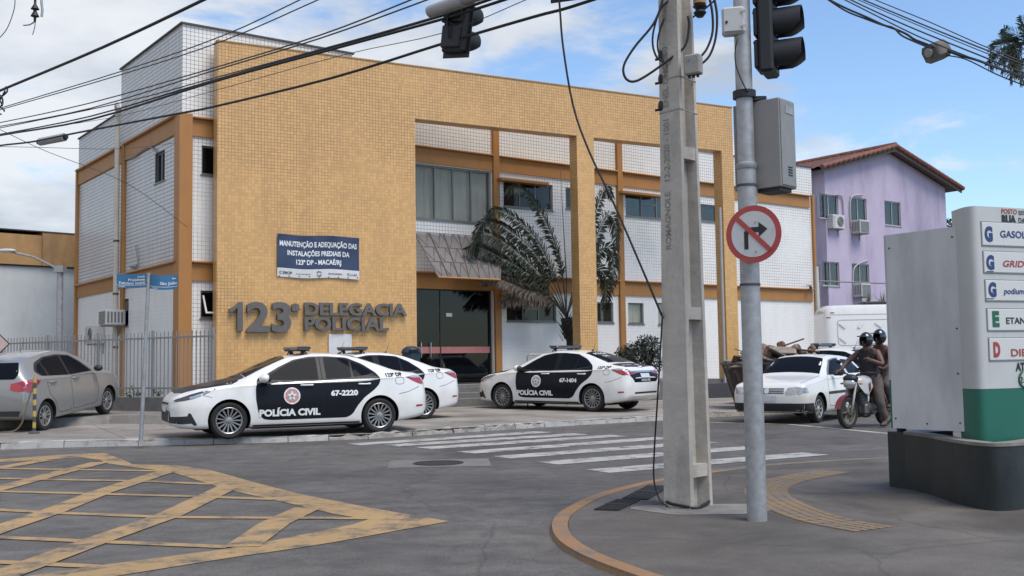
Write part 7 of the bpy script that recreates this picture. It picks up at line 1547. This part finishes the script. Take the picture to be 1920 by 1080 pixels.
for s_ in (-1, 1):
    bpart('fork_leg', GALV, lambda q: q.tube([(.65, s_ * .085, .302), (.56, s_ * .085, .55), (.42, s_ * .085, .93)], [.028, .024, .022], 8)); bpart('handlebar', BLKP, lambda q: q.tube([(.40, s_ * .02, .97), (.42, s_ * .12, 1.02), (.36, s_ * .26, 1.05), (.28, s_ * .38, 1.03)], .014, 6))
    bpart('grip', RUBBER, lambda q: q.tube([(.31, s_ * .30, 1.04), (.27, s_ * .40, 1.03)], .02, 7)); mi = bpart('mirror', BLKP, lambda q: (q.tube([(.36, s_ * .25, 1.05), (.38, s_ * .30, 1.22)], .006, 5), q.blob((.38, s_ * .32, 1.25), .02, .065, .04, 10, 6)))
    bpart('tank_shroud', MW, lambda q: q.add([(.42, s_ * .10, .90), (.10, s_ * .175, .93), (-.02, s_ * .16, .78), (.22, s_ * .20, .62), (.34, s_ * .19, .66), (.46, s_ * .15, .80), (.24, s_ * .21, .80)], [(0, 1, 6), (1, 2, 6), (2, 3, 6), (3, 4, 6), (4, 5, 6), (5, 0, 6)])); bpart('shroud_stripe', MR, lambda q: q.add([(.16, s_ * .212, .88), (.24, s_ * .219, .82), (.20, s_ * .21, .68), (.15, s_ * .212, .72)], [(0, 1, 2, 3)]))
    bpart('foot_peg', BLKP, lambda q: q.tube([(-.08, s_ * .10, .34), (-.08, s_ * .24, .34)], .016, 6)); bpart('shock', MR, lambda q: q.tube([(-.55, s_ * .12, .36), (-.42, s_ * .12, .68)], .028, 7)); bpart('indicator', M('amber', (.5, .2, .03), .3), lambda q: q.blob((.48, s_ * .20, .84), .03, .04, .02, 8, 5))
    bpart('swing_arm', BLKP, lambda q: q.tube([(-.65, s_ * .08, .302), (-.12, s_ * .08, .38)], .022, 6))
bpart('front_mudguard', MR, lambda q: q.add([(.65 + .345 * math.cos(a), y * (1 - .15 * abs(y) / .075), .302 + .345 * math.sin(a) - abs(y) * .25) for a in [rad(15 + i * 13) for i in range(11)] for y in (-.075, 0, .075)], [(3 * i + j, 3 * i + j + 1, 3 * i + 4 + j, 3 * i + 3 + j) for i in range(10) for j in (0, 1)]))
bpart('headlight', LAMPC, lambda q: q.blob((.55, 0, .84), .08, .13, .105, 14, 8)); bpart('headlight_cowl', BLKP, lambda q: (q.blob((.50, 0, .93), .12, .15, .09, 12, 7)))
bpart('fuel_tank', MW, lambda q: q.blob((.12, 0, .86), .30, .155, .135, 16, 8)); bpart('tank_cap', BLKP, lambda q: q.blob((.20, 0, .985), .06, .05, .02, 10, 5)); bpart('seat', TRIM, lambda q: q.tube(smooth_chain([Vector((-.08, 0, .82)), Vector((-.3, 0, .80)), Vector((-.55, 0, .86)), Vector((-.78, 0, .90))], 4), [.10, .12, .13, .13, .13, .13, .13, .13, .13, .12, .12, .10, .08], 10))
bpart('engine', ENGM, lambda q: (q.bbox(-.16, .20, -.13, .13, .24, .46, .04), q.cyl((.12, 0, .42), (.20, 0, .68), .085, .075, 12), q.cyl((0, -.17, .34), (0, .17, .34), .095, n=16)), 35)
for i in range(4): bpart('cooling_fin', ENGM, lambda q: q.cyl((.135 + i * .018, 0, .48 + i * .05), (.139 + i * .018, 0, .49 + i * .05), .11, n=14), 35)
bpart('frame', BLKP, lambda q: q.tube(smooth_chain([Vector((.42, 0, .88)), Vector((.28, 0, .55)), Vector((.24, 0, .26)), Vector((-.15, 0, .24)), Vector((-.2, 0, .7)), Vector((-.7, 0, .80))], 4), .022, 6)); bpart('exhaust', GALV, lambda q: q.tube([(.24, -.08, .45), (.30, -.12, .30), (0, -.15, .22), (-.45, -.16, .30), (-.85, -.17, .42)], [.02, .02, .022, .045, .045], 8))
bpart('side_cover', MW, lambda q: q.add([(-.12, .13, .74), (-.42, .14, .78), (-.36, .15, .58), (-.16, .15, .56), (-.12, -.13, .74), (-.42, -.14, .78), (-.36, -.15, .58), (-.16, -.15, .56)], [(0, 1, 2, 3), (4, 7, 6, 5)]), False); bpart('tail', MR, lambda q: q.tube([(-.5, 0, .78), (-.95, 0, .93)], [.10, .05], 8)); bpart('tail_light', TAILR, lambda q: q.blob((-.97, 0, .92), .03, .07, .035, 8, 5)); bpart('rear_mudguard', BLKP, lambda q: q.bbox(-1.0, -.86, -.06, .06, .55, .86, .015), False)
bpart('chain_case', BLKP, lambda q: q.bbox(-.62, -.08, .085, .12, .28, .40, .02), False)
SKIN = M('brown skin', (.10, .052, .036), .55, var=.08, scale=8); SHIRT = M('dark vest', (.018, .016, .02), .85, var=.2, scale=10); SHORT = M('grey brown shorts', (.085, .068, .062), .9, var=.25, scale=16); HELM = M('helmet black', (.012, .012, .014), .2, coat=.8); SHOE = M('sandal', (.03, .028, .028), .8)
def skin_mesh(name, joints, edges, mat, parent, sub=2):
    """joints: name -> (pos, radius)"""
    ks = list(joints); me = bpy.data.meshes.new(name); me.from_pydata([joints[k][0] for k in ks], [(ks.index(a), ks.index(b)) for a, b in edges], [])
    o = bpy.data.objects.new(name, me); COL.objects.link(o); md = o.modifiers.new('s', 'SKIN'); md.use_smooth_shade = True
    for i, k_ in enumerate(ks): r = joints[k_][1]; me.skin_vertices[0].data[i].radius = (r, r) if not isinstance(r, tuple) else r
    me.skin_vertices[0].data[0].use_root = True
    ss = o.modifiers.new('u', 'SUBSURF'); ss.levels = sub; ss.render_levels = sub
    bpy.context.view_layer.update(); ev = o.evaluated_get(bpy.context.evaluated_depsgraph_get()); m2 = bpy.data.meshes.new_from_object(ev); bpy.data.objects.remove(o)
    m2.polygons.foreach_set('use_smooth', [True] * len(m2.polygons)); m2.materials.clear(); return link(name, m2, mat, parent)
def hand(parent, w, d, up, thumb):
    """palm and five fingers, d = pointing direction"""
    w, d, up = Vector(w), Vector(d).normalized(), Vector(up).normalized(); s_ = d.cross(up).normalized(); j = {'p': (w, .026), 'q': (w + d * .05, .030), 'r': (w + d * .085, .026)}; e = [('p', 'q'), ('q', 'r')]
    for i, (off, l) in enumerate(((-.027, .055), (-.009, .066), (.010, .062), (.027, .048))):
        b_ = w + d * .09 + s_ * off; j['a%d' % i] = (b_, .010); j['b%d' % i] = (b_ + (d * .75 - up * .5).normalized() * l * .55, .0095); j['c%d' % i] = (b_ + d * l * .55 - up * l * .75, .008); e += [('r', 'a%d' % i), ('a%d' % i, 'b%d' % i), ('b%d' % i, 'c%d' % i)]
    t0 = w + d * .03 + s_ * .032 * thumb; j['t0'] = (t0, .012); j['t1'] = (t0 + (s_ * thumb * .5 + d * .6 + up * .9).normalized() * .035, .011); j['t2'] = (t0 + (s_ * thumb * .3 + d * .5 + up * 1.2).normalized() * .065, .009); e += [('q', 't0'), ('t0', 't1'), ('t1', 't2')]
    return j, e
def rider(label, J, shift=(0, 0, 0), shirt=SHIRT, glasses=True):
    o = thing('person', label, 'person', mid, bk.rotation_euler.z); sh_ = Vector(shift)
    V_ = lambda *a: Vector(a) + sh_
    j = {k_: (Vector(p) + sh_, r) for k_, (p, r) in J.items()}
    e = [('pel', 'spi'), ('spi', 'che'), ('che', 'nec'), ('nec', 'hea'), ('che', 'shR'), ('shR', 'elR'), ('elR', 'wrR'), ('che', 'shL'), ('shL', 'elL'), ('elL', 'wrL'), ('pel', 'hiR'), ('hiR', 'knR'), ('knR', 'anR'), ('anR', 'toR'), ('pel', 'hiL'), ('hiL', 'knL'), ('knL', 'anL'), ('anL', 'toL')]
    for s_, d, up, th in (('R', (.8, -.1, -.2), (.1, 0, 1), 1), ('L', (.35, -.8, .35), (.4, .1, .9), 1)):
        hj, he = hand(o, j['wr' + s_][0] + Vector(d).normalized() * .03, d, up, th)
        for k_, v in hj.items(): j[s_ + k_] = v
        e += [('wr' + s_, s_ + 'p')] + [(s_ + a, s_ + b) for a, b in he]
    body = skin_mesh('body', j, e, SKIN, o, 2)
    def shell(name, mat, cond, off):
        bm = bmesh.new(); bm.from_mesh(body.data); bm.normal_update()
        bmesh.ops.delete(bm, geom=[f for f in bm.faces if not cond(f.calc_center_median() - sh_)], context='FACES')
        left = set(bm.faces); best = []
        while left:
            st_ = [left.pop()]; grp = []
            while st_:
                f_ = st_.pop(); grp.append(f_)
                for e_ in f_.edges:
                    for g_ in e_.link_faces:
                        if g_ in left: left.discard(g_); st_.append(g_)
            if len(grp) > len(best): best = grp
        keep = set(best); bmesh.ops.delete(bm, geom=[f_ for f_ in bm.faces if f_ not in keep], context='FACES')
        for v in bm.verts: v.co = v.co + v.normal * (off + .004 * math.sin(40 * v.co.z + 25 * v.co.y))
        bm_obj(name, bm, mat, o, True)
    px_, pz_ = J['pel'][0][0], J['pel'][0][2]; cz_ = J['che'][0][2]
    arm = lambda c: abs(c.y) > .185 or c.x > px_ + .24
    shell('vest', shirt, lambda c: pz_ - .02 < c.z < cz_ + .125 and not arm(c) and not (c.z > cz_ + .02 and abs(c.y) > .15), .016)
    shell('trousers', SHORT, lambda c: c.z < pz_ + .02 and c.z > J['anL'][0][2] + .10 and not (c.z > pz_ - .02 and c.x > px_ + .30), .018)
    for s_ in 'RL':
        q = MB(); a_ = j['an' + s_][0]; t_ = j['to' + s_][0]; q.blob((a_ + t_) / 2 + Vector((.0, 0, -.02)), .13, .05, .035, 10, 6); q.build('shoe', SHOE, o, True)
    h = j['hea'][0] + Vector((.01, 0, .02)); q = MB()
    vs = []; n, m_ = 18, 12
    for i in range(m_ + 1):
        th = math.pi * i / m_
        for k_ in range(n): ph = 2 * math.pi * k_ / n; vs.append(h + Vector((.145 * math.sin(th) * math.cos(ph) - .01, .125 * math.sin(th) * math.sin(ph), .15 * math.cos(th) + .01)))
    fs = []
    for i in range(m_):
        for k_ in range(n):
            ph = 2 * math.pi * (k_ + .5) / n; ph = ph - 2 * math.pi if ph > math.pi else ph; zc = math.cos(math.pi * (i + .5) / m_)
            if abs(ph) < .85 and -.9 < zc < .30: continue
            if zc < -.8: continue
            fs.append((i * n + k_, (i + 1) * n + k_, (i + 1) * n + (k_ + 1) % n, i * n + (k_ + 1) % n))
    q.add(vs, fs); hl = q.build('helmet', HELM, o, True); q = MB(); q.box(h.x + .09, h.x + .165, h.y - .09, h.y + .09, h.z + .065, h.z + .085); q.build('visor', HELM, hl); q = MB(); q.tube([h + Vector((.06, -.10, -.06)), h + Vector((.07, 0, -.125)), h + Vector((.06, .10, -.06))], .008, 5); q.build('chin_strap', HELM, hl)
    q = MB(); q.blob(h + Vector((.118, 0, -.045)), .022, .016, .03, 8, 5); q.build('nose', SKIN, o, True); q = MB(); q.blob(h + Vector((.103, 0, -.085)), .010, .030, .008, 8, 4); q.build('mouth', M('lips', (.13, .05, .04), .6), o, True)
    q = MB(); q.box(h.x + .098, h.x + .115, h.y - .065, h.y - .008, h.z - .028, h.z + .010); q.box(h.x + .098, h.x + .115, h.y + .008, h.y + .065, h.z - .028, h.z + .010); q.box(h.x + .100, h.x + .112, h.y - .008, h.y + .008, h.z - .005, h.z + .004)
    q.build('sunglasses', CGLASS, o)
    return o
rider('person in dark vest and shorts with black helmet steering the motorcycle, one hand raised', {
 'pel': ((-.20, 0, .95), .15), 'spi': ((-.18, 0, 1.14), .145), 'che': ((-.15, 0, 1.36), .155), 'nec': ((-.12, 0, 1.51), .062), 'hea': ((-.09, 0, 1.64), .105), 'shR': ((-.15, -.20, 1.42), .075), 'elR': ((.04, -.36, 1.24), .055), 'wrR': ((.22, -.38, 1.09), .036),
 'shL': ((-.15, .20, 1.42), .075), 'elL': ((-.06, .35, 1.18), .055), 'wrL': ((.10, .22, 1.27), .036), 'hiR': ((-.16, -.12, .90), .11), 'knR': ((.20, -.24, .80), .075), 'anR': ((-.02, -.20, .42), .045), 'toR': ((.14, -.21, .38), .035), 'hiL': ((-.18, .14, .88), .11), 'knL': ((.0, .30, .50), .075), 'anL': ((-.10, .34, .10), .045), 'toL': ((.08, .36, .05), .035)})
rider('person in helmet sitting behind the rider, half hidden by the sign panel', {
 'pel': ((-.60, 0, 1.02), .15), 'spi': ((-.58, 0, 1.20), .14), 'che': ((-.55, 0, 1.42), .15), 'nec': ((-.52, 0, 1.57), .06), 'hea': ((-.48, .06, 1.70), .105), 'shR': ((-.55, -.19, 1.48), .07), 'elR': ((-.40, -.30, 1.22), .05), 'wrR': ((-.22, -.22, 1.12), .034),
 'shL': ((-.55, .19, 1.48), .07), 'elL': ((-.42, .34, 1.22), .05), 'wrL': ((-.26, .24, 1.10), .034), 'hiR': ((-.55, -.14, .96), .105), 'knR': ((-.25, -.28, .80), .07), 'anR': ((-.45, -.26, .42), .042), 'toR': ((-.30, -.27, .38), .033), 'hiL': ((-.55, .15, .96), .105), 'knL': ((-.26, .30, .80), .07), 'anL': ((-.46, .27, .42), .042), 'toL': ((-.30, .28, .38), .033)}, shirt=M('wine top', (.07, .03, .028), .85))
